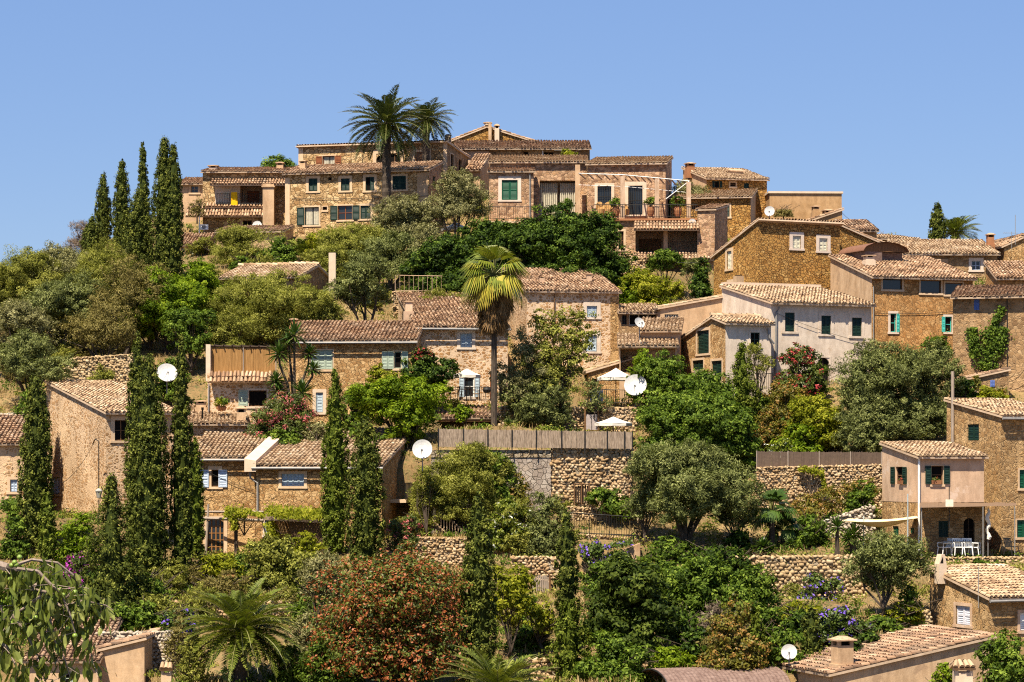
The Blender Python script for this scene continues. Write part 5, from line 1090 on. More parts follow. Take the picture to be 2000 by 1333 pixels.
h = House('house', 'low stone house at the village edge with pale blue shutters', -40, 50, 868, 1110, 131, 4, 6, pitch=14, wall='pointed', over=.3, drop=3); h.win('f', (20, 937, 34, 961), 'shut', PALEBLUE, 'trim'); h.win('f', (12, 1012, 36, 1060), 'dark', PALEBLUE, None, open='', mull=0, trans=0); h.leaf('f', *h.rect('f', (4, 1014, 14, 1059)), .03, PALEBLUE, h.root); h.leaf('f', *h.rect('f', (36, 1012, 46, 1058)), .03, PALEBLUE, h.root); h.finish()
N_ = House('house', 'stone house with an arched wooden door under a pergola beam', 372, 499, 895, 1084, 136, -3, 5.2, pitch=14, wall='honey', over=.35, gutter=True, drop=3, tile=TL2)
N_.win('f', (413, 918, 427, 951), 'dark', PALEBLUE, 'trim', tw=.2, mull=0, trans=0, frame=BROWN); N_.leaf('f', *N_.rect('f', (388, 918, 408, 952)), .05, PALEBLUE, N_.root); N_.leaf('f', *N_.rect('f', (427, 918, 444, 952)), .03, PALEBLUE, N_.root)
N_.win('f', (404, 1015, 437, 1082), 'glass', wood('door_wood', (.22, .10, .03), (.33, .16, .055)), 'trim', arch='low', tw=.2, mull=3, trans=4, depth=.25); N_.finish()
Q_ = House('house', 'stone house with a blue glazed balcony door beside the round dish', 500, 746, 911, 1084, 134.6, -9, xr=808, roof='shed_f', pitch=13, wall='honey', sidewall='honey', over=.35, gutter=True, drop=3, tile=TL2)
Q_.win('f', (550, 926, 594, 950), 'shut', BLUEGREY, 'trim', tw=.16, mull=3); Q_.win('f', (517, 1015, 532, 1045), 'shut', BLUEGREY, 'lime', tw=.1, mull=1); Q_.win('r', (780, 913, 801, 974), 'glass', BLUEGREY, 'trim', tw=.1, mull=2, trans=4); Q_.pipe([(487, 898), (488, 912), (489, 934), (503, 944), (503, 1000)], r=.06); Q_.finish()
# dividing parapet
m = MB(); a = Vector((-.35, -.4, Q_.h)); m.prism([(-.55, -.4, Q_.h-.3), (.1, -.4, Q_.h-.3), (.1, 5.6, Q_.h+1.0), (-.55, 5.6, Q_.h+1.0)], [(-.55, -.4, Q_.h+.42), (.1, -.4, Q_.h+.3), (.1, 5.6, Q_.h+1.75), (-.55, 5.6, Q_.h+1.85)]); m.build('parapet', PL['cream'], Q_.root)
m = MB(); a = Q_.pt(745, 980, 0); O, U, N, _ = Q_.frame('r'); u0, z = Q_.hit('r', 762, 976, .0); u1, _z = Q_.hit('r', 806, 976, .0); m.obox(O, U, N, u0, u1, 0, .9, z-.18, z); m.build('balcony_slab', PL['trim'], Q_.root); railing('railing', [O+U*u0+N*.85+Vector((0, 0, z)), O+U*u1+N*.85+Vector((0, 0, z))], .9, parent=Q_.root)
# --- foreground right
FR = House('house', 'stone house with white shutters under a pale tiled roof', 1930, 2080, 1170, 1262, 112, 24, xl=1816, roof='shed_f', pitch=13.5, wall='rubble', over=.3, gutter=True, drop=4, tile=TL2)
FR.win('l', (1867, 1184, 1895, 1221), 'shut', plain('paint_lilac_white', (.60, .60, .66), .6), 'pink', tw=.16, mull=1); FR.win('f', (1992, 1197, 2016, 1232), 'shut', WHITE, 'pink', tw=.14); FR.finish()
a = FR.loc(P(1835, 1120, 115)); FR.chimney(1834, 1849, 1083, 1120, 3.4, 'cream', 'tent', skirt=False, depth=.38)
FL = House('house', 'plastered house with a wide mossy roof and thick chimney', 1626, 1940, 1320, 1345, 101, 20, xl=1507, roof='shed_u', ye2=1247, wall='sand', over=.25, drop=4, tile=TL3)
FL.finish(); FL.chimney(1637, 1667, 1243, 1304, .5, 'tan', 'pot', depth=.62)
BL = House('house', 'plastered shed with a sloping verge beside the dry stone wall', 196, 282, 1272, 1345, 108, 0, 5, roof='shed_u', ye2=1251, wall='sand', over=.15, drop=3, tile=TL3); BL.finish()
h = House('house', 'plastered house with green shutters behind the fruit branch', 50, 192, 1293, 1345, 107.4, 0, 6, pitch=13, wall='sand', over=.25, drop=3, tile=TL3); h.win('f', (126, 1312, 138, 1340), 'dark', SAGE, None, open='lr', mull=0); h.finish()
# ------------------------------------------------------------------ walls, fences and terraces
stonewall('dry stone wall of rough tan boulders holding the terrace with the big olive', (1425, 1089, 1195, 126), (1690, 1087, 1195, 126), .36, mats='ochre')
stonewall('rough stone terrace wall below the dark reed screen', (1478, 914, 985, 137), (1722, 909, 965, 137), .25)
stonewall('rough stone half of the wall under the grey reed fence', (1076, 874, 995, 134.5), (1236, 877, 995, 134.5), .30, cope=False)
root = empty('stone_wall', P(842, 995, 134.4), 0, 'smooth fitted stone half of the wall under the grey reed fence', 'wall'); m = MB(); m.box(0, (1076-842)*134.4/F, 0, .6, -1.5, (995-893)*134.4/F); m.build('wall', ST['slab'], root)
m = MB(); 
z = (995-893)*134.4/F
m.box(0, (1076-842)*134.4/F, -.05, .6, z-.02, z+.38); m.build('coping', ST['grey'], root)
stonewall('stepped stone wall just under the small dark wooden gate', (1108, 990, 1050, 132.6), (1262, 1003, 1062, 132.6), .24)
stonewall('low stone wall below the garden railing', (1112, 1042, 1092, 130.6), (1258, 1056, 1092, 130.6), .24)
stonewall('stone wall along the terrace with white chairs', (1800, 1090, 1130, 127.3), (2030, 1089, 1130, 126.6), .26, mats='ochre')
stonewall('rounded stone wall beside the sloping plastered shed', (190, 1237, 1335, 110.5), (348, 1235, 1335, 110.5), .27, mats='grey')
stonewall('low stone terrace wall above the bottom date palm', (245, 1176, 1222, 117), (565, 1176, 1228, 117), .28)
stonewall('stone wall on the dry hillside over the long verge house', (128, 702, 775, 151), (268, 692, 765, 150), .28, mats='ochre')
stonewall('short stone wall at the village edge above the low house', (-30, 812, 850, 143), (48, 806, 850, 143), .24, mats='grey')
stonewall('stone terrace wall at the bottom behind the lime bushes', (1000, 1288, 1345, 108), (1305, 1292, 1345, 107), .30)
stonewall('low stone wall under the violet flowers', (1495, 1204, 1252, 114.5), (1650, 1198, 1252, 114.5), .28, mats='ochre')
stonewall('low stone wall between the round olive tree and the white shuttered house', (1735, 1208, 1255, 114.6), (1818, 1192, 1250, 114.6), .27, mats='ochre')
stonewall('stone wall behind the almond trunk', (978, 795, 850, 147), (1240, 797, 862, 146.6), .27)
stonewall('shaded stone wall above the parasol terrace house', (768, 570, 616, 166), (882, 574, 616, 166), .28)
stonewall('stone wall under the garden stairs', (795, 1050, 1110, 129.5), (928, 1054, 1110, 129.5), .26)
stonewall('stone slope wall beside the shade sail', (1545, 1040, 1085, 131.6), (1705, 987, 1085, 131.6), .28, mats='grey')
stonewall('stone wall tier beneath the white flowering shrubs', (930, 1040, 1098, 128.6), (1110, 1036, 1098, 128.6), .28)
stonewall('stone wall with a wooden arched gate', (1000, 1088, 1150, 124.3), (1100, 1090, 1150, 124.3), .28)
stonewall('small stone wall high under the pergola bushes', (1190, 500, 560, 177), (1260, 505, 560, 177), .28)
stonewall('stone wall over the oleander roof edge', (600, 868, 900, 139.5), (640, 868, 905, 139.5), .25)
DK = 134.2
boards('reed_fence', 'long grey reed fence with iron posts on the tall stone wall', 'fence', (856, 873, DK), (1235, 877, DK), (1235, 844, DK), (856, 838, DK), REEDGREY, 160, .02, .04, [0, .13, .255, .38, .505, .635, .755, .87, .96, 1], IRON)
boards('reed_fence', 'dark brown reed screen above the rough terrace wall', 'fence', (1478, 913, 137.3), (1722, 909, 137.3), (1722, 884, 137.3), (1478, 882, 137.3), plain('old_reed', (.11, .075, .055), .9), 110, .02, .05, [0, .25, .5, .75, 1], GREYWOOD)
root = boards('garden_gate', 'small arched wooden gate in the lower stone wall', 'gate', (1039, 1158, 124), (1072, 1158, 124), (1072, 1124, 124), (1039, 1124, 124), GREYWOOD, 9, .03, .25)
m = MB(); q0 = P(1039, 1158, 124)
L = [P(1037+37*i/10, 1124-11*math.sin(math.pi*i/10), 123.9)-q0 for i in range(11)]; m.tube(L, .05, 5); m.tube([P(1037, 1160, 123.9)-q0, L[0]], .05, 5); m.tube([P(1074, 1160, 123.9)-q0, L[-1]], .05, 5); m.build('frame', BROWN, root)
root = boards('garden_gate', 'dark weathered gate in the rough stone wall under the fence', 'gate', (1123, 982, 133.9), (1150, 982, 133.9), (1150, 948, 133.9), (1123, 950, 133.9), DARKWOOD, 6, .03, .3)
m = MB(); q0 = P(1123, 982, 133.9)
m.tube([P(1122, 946, 133.8)-q0, P(1151, 946, 133.8)-q0], .04, 5)
for px in (1122, 1136, 1151): m.tube([P(px, 986, 133.8)-q0, P(px, 944, 133.8)-q0], .045, 5)
m.build('frame', BROWN, root)
# plastered sloping garden wall
root = empty('garden_wall', P(1150, 1125, 128), 0, 'sloping tan plastered garden wall hung with violet flowers', 'wall'); m = MB(); s = 128/F
m.prism([(0, 0, -1), (100*s, -.2, -1), (100*s, .3, -1), (0, .4, -1)], [(0, 0, 24*s), (100*s, -.2, 64*s), (100*s, .3, 64*s), (0, .4, 24*s)]); m.build('wall', PL['tan'], root)
# garden stairs
root = empty('stairs', P(846, 990, 131.8), 0, 'outdoor stone stairs with an iron handrail beside the balcony house', 'stairs'); m = MB(); s = 131.8/F; n = 13
for i in range(n): x = i*72*s/n; z = -i*62*s/n; m.box(x, x+72*s/n+.1, -.2, .9, z-.9, z)
m.build('steps', PL['trim'], root); railing('handrail', [(0, -.2, 0), (72*s, -.2, -62*s)], .9, parent=root)
root = empty('garden_wall', P(858, 1040, 133.2), 0, 'curved plastered wall behind the garden stairs', 'wall'); m = MB(); s = 133.2/F
for i in range(10): x0, x1 = i*5*s, (i+1)*5*s; z = lambda k: (70-34*(k/10)**3)*s; m.prism([(x0, 0, -1.5), (x1, 0, -1.5), (x1, .3, -1.5), (x0, .3, -1.5)], [(x0, 0, z(i)), (x1, 0, z(i+1)), (x1, .3, z(i+1)), (x0, .3, z(i))])
m.build('wall', PL['tan'], root)
h = House('house', 'low lean-to with a brown beam under old tiles below the parasol terrace', 858, 986, 814, 856, 148.6, 0, 2.2, pitch=14, wall='spotted', over=.7, tile=TL3, drop=2); h.loggia('f', (862, 820, 980, 845), 1.4, 'brown'); m = MB(); a = h.pt(858, 824, .5); b = h.pt(986, 816, .5); m.box(a.x, b.x, -.62, -.45, a.z, b.z); m.build('beam', BROWN, h.root); h.finish()
h = House('house', 'small stone outbuilding with a sloping verge behind the square parasol', 1150, 1238, 728, 800, 153.5, 0, 4, roof='shed_u', ye2=702, wall='honey', over=.2, tile=TL2); h.win('f', (1158, 740, 1170, 753), 'dark', BROWN, None); h.finish()
root = empty('door', P(1143, 842, 146.2), 0, 'pale weathered double door in the wall by the low parasol', 'door'); m = MB(); s = 146.2/F; m.box(-.06, 25*s, -.06, .05, 0, .06); m.box(-.06, .04, -.08, .1, 0, 45*s); m.box(24*s, 24*s+.1, -.08, .1, 0, 45*s); m.box(0, 24*s, -.08, .1, 43*s, 46*s); m.build('frame', BROWN, root)
for i in range(2): m = MB(); m.box(.05+i*11.6*s, .02+(i+1)*11.4*s, -.05, 0, .06, 32*s); m.build('leaf', plain('grey_door', (.36, .30, .28), .7), root)
m = MB(); m.box(.05, 23.6*s, -.03, .0, 32*s, 43*s); m.build('transom', DARK, root)
# vine pergola on the lower left houses
root = empty('pergola', P(380, 1010, 132), 0, 'rough wooden vine pergola in front of the arched door', 'pergola'); q0 = P(380, 1010, 132); m = MB()
m.tube([P(376, 1012, 132)-q0, P(515, 1017, 131.6)-q0], .09, 6); m.tube([P(376, 1000, 135.4)-q0, P(515, 1000, 134.5)-q0], .07, 6)
for px in (404, 440, 476, 505): m.tube([P(px, 1013, 131.9)-q0, P(px+2, 999, 135)-q0], .05, 5)
m.build('beams', GREYWOOD, root); m = MB(); m.tube([P(461, 1090, 132)-q0, P(461, 1008, 132)-q0], .10, 7); m.build('post', BARK, root); m = MB(); m.tube([P(402, 1085, 131.9)-q0, P(407, 985, 132)-q0], .06, 6); m.build('post', GREYWOOD, root)
root = boards('reed_blind', 'hanging reed shade under the vine roof', 'shade', (570, 1050, 131.3), (632, 1052, 131.3), (632, 1019, 131.3), (562, 1018, 131.3), plain('dark_reed', (.10, .06, .035), .9), 34, .02, .12)
root = boards('thatch_awning', 'thatched reed roof strip under the green vine', 'shade', (514, 1016, 131), (634, 1022, 131), (634, 1008, 134.4), (514, 1004, 134.4), plain('dark_thatch', (.14, .095, .07), .9), 40, .04, .1)
# ------------------------------------------------------------------ cypresses
cy = cypress
cy('lone pointed cypress farthest down the skyline slope', 202, 482, 340, 34); cy('slim cypress with a blunt top beside the skyline slope', 238, 505, 312, 37); cy('thin cypress with a bent feathery tip on the hilltop', 281, 520, 275, 26, D=186, lean=-.012)
cy('broad dark cypress clump in front of the bent one', 272, 545, 372, 58, prof=[(0, .7), (.1, .95), (.4, 1), (.7, .8), (.9, .5), (1, .1)], loose=.06); cy('tallest hilltop cypress with two tops', 322, 552, 268, 56, D=181, prof=[(0, .8), (.1, 1), (.4, 1), (.65, .85), (.85, .5), (1, .08)], loose=.05); cy('narrow cypress leaning on the tallest one by the outhouse', 339, 556, 281, 40, D=182.5)
cy('short bushy cypress below the pointed skyline cypress', 180, 505, 428, 46, prof=[(0, .8), (.3, 1), (.7, .75), (1, .1)])
cy('wide cypress before the low house at the village edge', 70, 1075, 733, 68, D=128); cy('small bright cypress at the foot of the wide one', 93, 1112, 962, 36, kind='cypressb', D=125.5)
cy('slender tall cypress rising behind the thick trio', 268, 1010, 652, 50, D=130); cy('thickest cypress of the trio by the long verge house', 290, 1145, 690, 82, D=126); cy('slim cypress with a needle tip beside the arched door', 354, 1142, 650, 45, D=126.5, prof=[(0, .8), (.1, .95), (.35, 1), (.6, .95), (.75, .6), (.9, .3), (1, .04)]); cy('short bright cypress half behind the needle tipped one', 380, 1030, 855, 42, D=129.5, kind='cypressb')
cy('bright cypress standing before the shuttered stone house', 655, 1082, 718, 56, D=129, kind='cypressb', prof=[(0, .75), (.1, .95), (.4, 1), (.6, .88), (.75, .62), (.9, .35), (1, .04)]); cy('broad loose cypress beside the balcony door', 714, 1115, 815, 74, D=127.5, loose=.08)
cy('ragged cypress in front of the garden stairs', 935, 1310, 958, 72, D=104.5, loose=.05, prof=[(0, .5), (.1, .8), (.35, 1), (.6, .9), (.8, .55), (.95, .25), (1, .05)]); cy('thin ragged cypress beside the arched garden gate', 1107, 1260, 996, 50, D=110.5, loose=.05)
cy('dark cypress in front of the skyline palm', 1831, 478, 398, 34, D=190); cy('bright juniper before the white house corner', 1450, 812, 672, 66, D=146.5, kind='cypressb', loose=.2, prof=[(0, .8), (.2, 1), (.5, .85), (.75, .5), (1, .1)]); cy('small dark cypress under the violet flowers', 1585, 1295, 1190, 42, D=106.5, loose=.1); cy('small conifer beside the brown scrub', 1478, 1335, 1195, 40, D=105, loose=.12, kind='cypressb')
cy('ragged dark conifer tree between the thick cypress and magenta flowers', 218, 1215, 930, 140, D=118, loose=.3, prof=[(0, .9), (.2, 1), (.45, .72), (.7, .4), (.9, .16), (1, .04)], dens=.75, group=None, name='conifer_tree')
cy('bright green conifer at the bottom beneath the thin ragged cypress', 1112, 1345, 1175, 76, D=107, kind='cypressb', loose=.3, prof=[(0, .9), (.3, 1), (.6, .8), (.85, .5), (1, .15)], group=None, name='conifer_tree')
# ------------------------------------------------------------------ palms and yuccas
palm('tall date palm in front of the big hilltop house', 755, 398, 243, 97, D=184, nf=74, trunk_r=.34, curl=.95, el=(-.75, 1.52), nleaf=46, ll=.58, lw=.07, mat='palmd')
palm('second date palm behind the tall one', 832, 345, 236, 66, D=192, nf=60, trunk_r=.3, curl=1.0, el=(-.7, 1.4), ll=.5, lw=.055, seed=9, mat='palmd')
palm('young palm in the bushes below the big hilltop house', 592, 525, 500, 52, D=180, nf=34, trunk_r=.15, curl=.8, el=(.1, 1.4), lw=.05, stub=False)
palm('big date palm at the bottom edge below the low stone terrace wall', 470, 1350, 1232, 136, D=105, nf=84, trunk_r=.30, curl=1.0, el=(-.6, 1.54), nleaf=54, lw=.055, ll=.46, seed=4)
palm('date palm top rising at the bottom edge below the rust red tree', 972, 1420, 1350, 128, D=97, nf=54, trunk_r=.3, curl=.9, el=(-.2, 1.4), nleaf=50, lw=.045, ll=.42, seed=12)
palm('feathery palm beside a cypress on the right hand skyline'.replace('right hand ', 'far '), 1866, 488, 455, 56, D=191, nf=60, trunk_r=.25, curl=.85, el=(-.3, 1.4), seed=5)
fanpalm('tall fan palm with a skirt of dead fronds', 965, 838, 538, 71, D=144.5, nf=44, skirt=104, trunk_r=.15)
fanpalm('broad fan palm bush at the olive terrace', 1508, 1070, 1000, 52, D=130.5, nf=26, trunk_r=.14, mat='yucca', seed=4, el=(-.4, 1.3), name='fan_palm'); fanpalm('low second fan palm in the shade of the olive terrace', 1530, 1075, 1035, 40, D=131, nf=18, trunk_r=.12, mat='yucca', seed=8, el=(-.5, 1.2))
yucca('tall many headed yucca before the roof terrace', 575, 800, [(575, 655, 40, 0), (546, 692, 34, -.3), (603, 690, 26, .3), (612, 722, 24, -.2), (540, 745, 26, -.5), (592, 768, 36, -.9), (563, 668, 30, .5), (545, 765, 26, -.4)], D=143.5, lw=.06)
yucca('single stemmed yucca by the terrace stone steps', 1635, 1083, [(1635, 1030, 30, 0)], D=127.6, tr=.12, lw=.045); yucca('dark sprawling yucca behind the single stemmed one', 1668, 1078, [(1668, 1045, 32, 0), (1655, 1052, 24, -.3)], D=129.5, tr=.1)
yucca('spiky agave clump on the olive terrace', 1490, 1078, [(1490, 1068, 24, 0), (1505, 1073, 16, -.3)], D=128, name='agave', cat='agave', lw=.07); yucca('pale aloe on the olive terrace', 1543, 1072, [(1543, 1062, 15, 0)], D=128, name='aloe', cat='aloe', lw=.06, mat='yucca'); yucca('spiky tuft at the fan palm foot', 993, 835, [(993, 830, 14, 0)], D=143.5, name='agave', cat='agave')
# ------------------------------------------------------------------ trees and bushes
t = tree
def o(*a, **k): return t('olive', *a, name='olive_tree', cat='olive tree', **k)
def go(*a, **k): return t('greyolive', *a, name='olive_tree', cat='olive tree', **k)
def bu(kind, *a, **k): k.setdefault('trunk', .06); return t(kind, *a, name='bush', cat='bush', **k)
# left hillside
HG = 'trees on the dry slope'
t('yolive', 'olive green slope tree at the photo edge skyline'.replace('photo edge', 'lowest'), 38, 640, 488, 170, group=HG, trunk=.12); go('pale grey slope tree next to the lowest skyline tree', 128, 620, 478, 150, group=HG, trunk=.1); t('yolive', 'rounded slope tree under the lone pointed cypress', 215, 632, 476, 150, group=HG, trunk=.1)
o('wide olive in the middle of the dry slope', 130, 700, 540, 180, group=HG, trunk=.15); t('scrub', 'brownish half bare tree under the broad cypress clump', 248, 700, 500, 150, group=HG, trunk=.2, dens=.7); t('scrub', 'brown twiggy tree near the outhouse foot', 300, 640, 515, 80, group=HG, trunk=.15, dens=.7)
go('grey olive on the slope edge below the skyline tree', 35, 745, 590, 140, group=HG, trunk=.2); o('dark olive leaning over the short edge wall', 62, 800, 650, 150, group=HG, trunk=.2); t('scrub', 'sparse brown tree above the hillside stone wall', 200, 745, 590, 140, group=HG, trunk=.25, dens=.6); t('twig', 'bare reddish shrub on the skyline slope', 158, 500, 432, 60, group=HG, trunk=.15)
t('yolive', 'yellowish shrub tree beside the hillside stone wall', 165, 690, 610, 90, group=HG, trunk=.1); bu('mid', 'dark bush behind the slim needle cypress', 330, 780, 700, 70, D=149); bu('mid', 'green bush at the wall end by the wide cypress', 60, 860, 755, 70, D=143); go('grey bush tree at the far slope edge', -25, 640, 520, 100, group=HG)
t('yolive', 'low bushes along the slope crest by the cypresses', 170, 560, 490, 150, group=HG, trunk=.05); o('small olive at the crest between two skyline cypresses', 258, 540, 470, 60, group=HG, trunk=.1)
t('bright', 'vivid green feathery tree over the dry slope', 325, 690, 528, 150, D=160, trunk=.2); t('bright', 'vivid green feathery tree touching the buried gable house', 395, 640, 512, 110, D=163, trunk=.2); t('bright', 'low vivid branch mass beside the reed screen house', 290, 690, 590, 110, D=157, trunk=.25); t('mid', 'dark green tree between the reed screen and vivid trees', 375, 720, 600, 110, D=153.5, trunk=.25)
t('yolive', 'large pale yellow-green tree before the buried gable house', 535, 680, 532, 225, D=158, trunk=.1); o('tall dusky olive beside the stone post', 712, 650, 492, 128, D=159, trunk=.2); t('yolive', 'yellow-green skirt shrub behind the ribbed roof', 640, 660, 590, 80, D=157); t('yolive', 'pale tree spilling over the reed terrace beams', 448, 690, 590, 90, D=154, trunk=.15)
# hilltop middle
go('grey olive beside the green shuttered bay', 897, 470, 335, 120, D=178, trunk=.18); go('grey olive in front of the big hilltop house', 790, 475, 383, 130, D=178, trunk=.1); t('yolive', 'light green bushes below the big hilltop house', 700, 530, 440, 150, D=176, trunk=.08); t('lime', 'yellow-green shrub at the foot of the shuttered doors', 640, 520, 452, 90, D=178, trunk=.05); t('yolive', 'dry climbing shrub on the flat stone shed', 470, 520, 445, 110, D=179, trunk=.05, dens=.8); t('mid', 'green shrub beside the young palm', 545, 525, 465, 70, D=180.5, trunk=.05)
o('low olive behind the dark garden trees', 770, 560, 455, 130, D=171, trunk=.15); t('yolive', 'sunny shrub above the dusky olive', 640, 540, 480, 110, D=172, trunk=.05); go('grey shrub by the wall under the parasol', 835, 520, 440, 90, D=174.5, trunk=.08); t('mid', 'green treetops showing over the loggia roof', 545, 345, 305, 80, D=203, trunk=.1); bu('scrub', 'dry shrub on the roof ledge by the plastered house', 385, 425, 385, 30, D=192, perch=True)
DG = 'dark glossy garden trees'
t('dark', 'dark glossy tree under the small cream parasol', 868, 600, 462, 140, D=170, trunk=.12, group=DG); t('dark', 'dark glossy tree above the fan palm crown', 965, 590, 432, 150, D=172, trunk=.12, group=DG); t('dark', 'biggest dark glossy tree beneath the terrace pots', 1075, 600, 402, 190, D=172, trunk=.1, group=DG); t('dark', 'dark glossy tree reaching the porch roof', 1170, 590, 418, 120, D=174, trunk=.12, group=DG); t('dark', 'low dark tree filling the gap behind the chimneys', 1130, 610, 500, 150, D=166, trunk=.1, group=DG); t('dark', 'shadowy shrub mass behind the fan palm', 900, 610, 510, 120, D=166.5, trunk=.1, group=DG)
bu('lime', 'rounded lime shrub below the deep porch', 1262, 605, 530, 130, D=167.5); bu('bright', 'bright shrub beside the lime one', 1215, 610, 545, 70, D=166.5); t('dark', 'dark shrub against the ochre corner', 1372, 600, 505, 55, D=167, trunk=.1); t('mid', 'small leafy tree before the porch railing', 1302, 560, 490, 78, D=174, trunk=.3); bu('yolive', 'grey-green shrub by the shaded stone wall', 855, 618, 568, 110, D=163); bu('yolive', 'pale shrub beside the house chimney behind the fan palm', 915, 622, 585, 70, D=162); go('light olive peeping behind the pergola corner', 1345, 400, 355, 75, D=193, trunk=.1); t('olive', 'thin dusty tree in front of the pink porch wall', 1355, 560, 505, 50, D=173, trunk=.3)
bu('lime', 'leafy pot shrubs on the long low house ledge', 1110, 318, 293, 45, D=199.6, perch=True); bu('mid', 'little bush at the turquoise shutter house', 1830, 690, 658, 60, D=156); bu('scrub', 'dry weeds on the roof by the white dish', 1530, 425, 410, 40, D=184, perch=True)
# centre
t('mid', 'almond tree with a leaning dark trunk', 1097, 838, 604, 130, D=146.2, trunk=.3, tr=.2, lobes=[(1075, 660, 34, 40, 0), (1125, 640, 34, 36, .3), (1060, 715, 40, 36, -.4), (1100, 700, 40, 40, .4), (1140, 690, 22, 30, 0), (1075, 750, 40, 34, -.2), (1052, 630, 16, 22, 0)], dens=.85, mat=LM['yolive'])
go('grey olive between the fan palm and the almond', 1020, 838, 645, 105, D=146, trunk=.2); o('dusky shrub tree behind the almond trunk', 1050, 838, 735, 120, D=147.5 if 0 else 145.6, trunk=.1); t('olive', 'sparse olive shrub beside the big round dish', 1160, 838, 740, 60, D=146.4, trunk=.2, dens=.6)
bu('dark', 'round dark citrus tree by the pale green shutters', 832, 780, 686, 112, D=149, trunk=.2); t('bright', 'vivid feathery acacia beside the grey reed fence', 775, 868, 738, 185, D=141.5, trunk=.2, nl=10); t('bright', 'small vivid shrub at the lean-to beam', 903, 838, 792, 44, D=145); t('bright', 'lower vivid acacia spray over the round dish', 800, 880, 805, 80, D=140.3, trunk=.2); t('lime', 'light shrub on the shuttered house wall', 745, 790, 715, 70, D=146.2, trunk=.1); bu('redflower', 'red flowering tip above the dark citrus', 826, 705, 680, 40, D=148.5, perch=True)
bu('oleander', 'pink flowering oleander below the yucca', 548, 858, 768, 130, D=141); bu('mid', 'green shrub under the oleander flowers', 560, 870, 835, 90, D=140); bu('greyolive', 'grey shrub between the oleander and bright cypress', 622, 872, 822, 55, D=139.8); bu('mid', 'shrub at the bright cypress shoulder', 690, 850, 760, 60, D=142.5)
t('mid', 'leafy tree beside the roof dish mast', 1300, 800, 690, 120, D=148, trunk=.15); t('bright', 'bright leafy shrub behind the big round dish', 1262, 765, 680, 70, D=148.5, trunk=.1); t('mid', 'broad fig tree under the white house', 1365, 900, 765, 210, D=143, trunk=.1, nl=11); t('bright', 'leafy fig branch mass on the fence end', 1300, 905, 790, 110, D=141.5, trunk=.1, mat=LM['mid']); t('dark', 'deep green fig shoulder beside the juniper', 1430, 905, 790, 110, D=142.5, trunk=.1, mat=LM['mid']); t('mid', 'shrubs below the stone gable', 1370, 800, 725, 120, D=146.5, trunk=.1)
bu('redflower', 'red flowering shrub against the white house wall', 1562, 765, 676, 88, D=149); bu('mid', 'green shrub before the white house arched door', 1590, 765, 705, 60, D=149.5); bu('autumn', 'mixed dry and green shrub below the white house railing', 1535, 835, 745, 90, D=146); t('lime', 'yellow-green shrub bank by the dark reed screen', 1590, 880, 775, 120, D=144.5, trunk=.06); bu('bright', 'vivid ferny shrub over the dark reed screen', 1560, 892, 830, 90, D=143.5); bu('whiteflower', 'white flowering shrub at the reed screen end', 1525, 890, 858, 60, D=141); bu('autumn', 'dull bush between the yellow-green bank and the olive', 1500, 870, 790, 60, D=144.5); t('yolive', 'thin branching tree at the white house drainpipe', 1480, 770, 670, 60, D=148.5, trunk=.3, dens=.7)
o('huge olive tree beside the white house', 1745, 880, 672, 215, D=143.5, trunk=.1, nl=11); o('olive shoulder branches reaching the ivy house', 1820, 840, 670, 110, D=146, trunk=.15); o('olive growing from the foot of the huge one', 1690, 885, 760, 110, D=142, trunk=.1); go('pale olive top beside the turquoise shutters', 1712, 760, 662, 60, D=149, trunk=.3)
bu('dark', 'ivy bush by the small blue shutter', 1880, 790, 740, 60, D=145.5); bu('lime', 'low climbers on the stone ledge under the ivy house', 1930, 790, 755, 70, D=145.8)
# big olive on terrace
o('large dusky olive tree spreading over the central terrace', 1345, 1080, 868, 250, D=131, trunk=.16, nl=12, tr=.28, dens=1.05); o('low olive limb mass hanging at the garden railing', 1265, 1060, 930, 90, D=132, trunk=.2); o('olive skirt by the fan palm bush', 1440, 1075, 960, 80, D=132, trunk=.2); go('pale olive spray against the rough stone wall', 1240, 960, 900, 50, D=133, trunk=.2, dens=.6)
bu('autumn', 'sloping ivy hedge on the rough terrace wall', 1640, 1000, 940, 150, D=134, lobes=[(1690, 958, 30, 20, 0), (1650, 968, 34, 20, 0), (1610, 978, 34, 20, 0), (1570, 990, 28, 20, 0), (1600, 1000, 40, 14, 0)]); bu('mid', 'green end of the ivy hedge by the pink annex', 1682, 985, 938, 60, D=133.5); bu('dark', 'dark trailing rosemary on the stepped stone wall', 1190, 1015, 955, 95, D=131.8, lobes=[(1180, 975, 30, 18, 0), (1205, 985, 34, 22, -.1), (1225, 1000, 26, 18, -.2), (1168, 968, 20, 12, 0)], mat=LM['mid'])
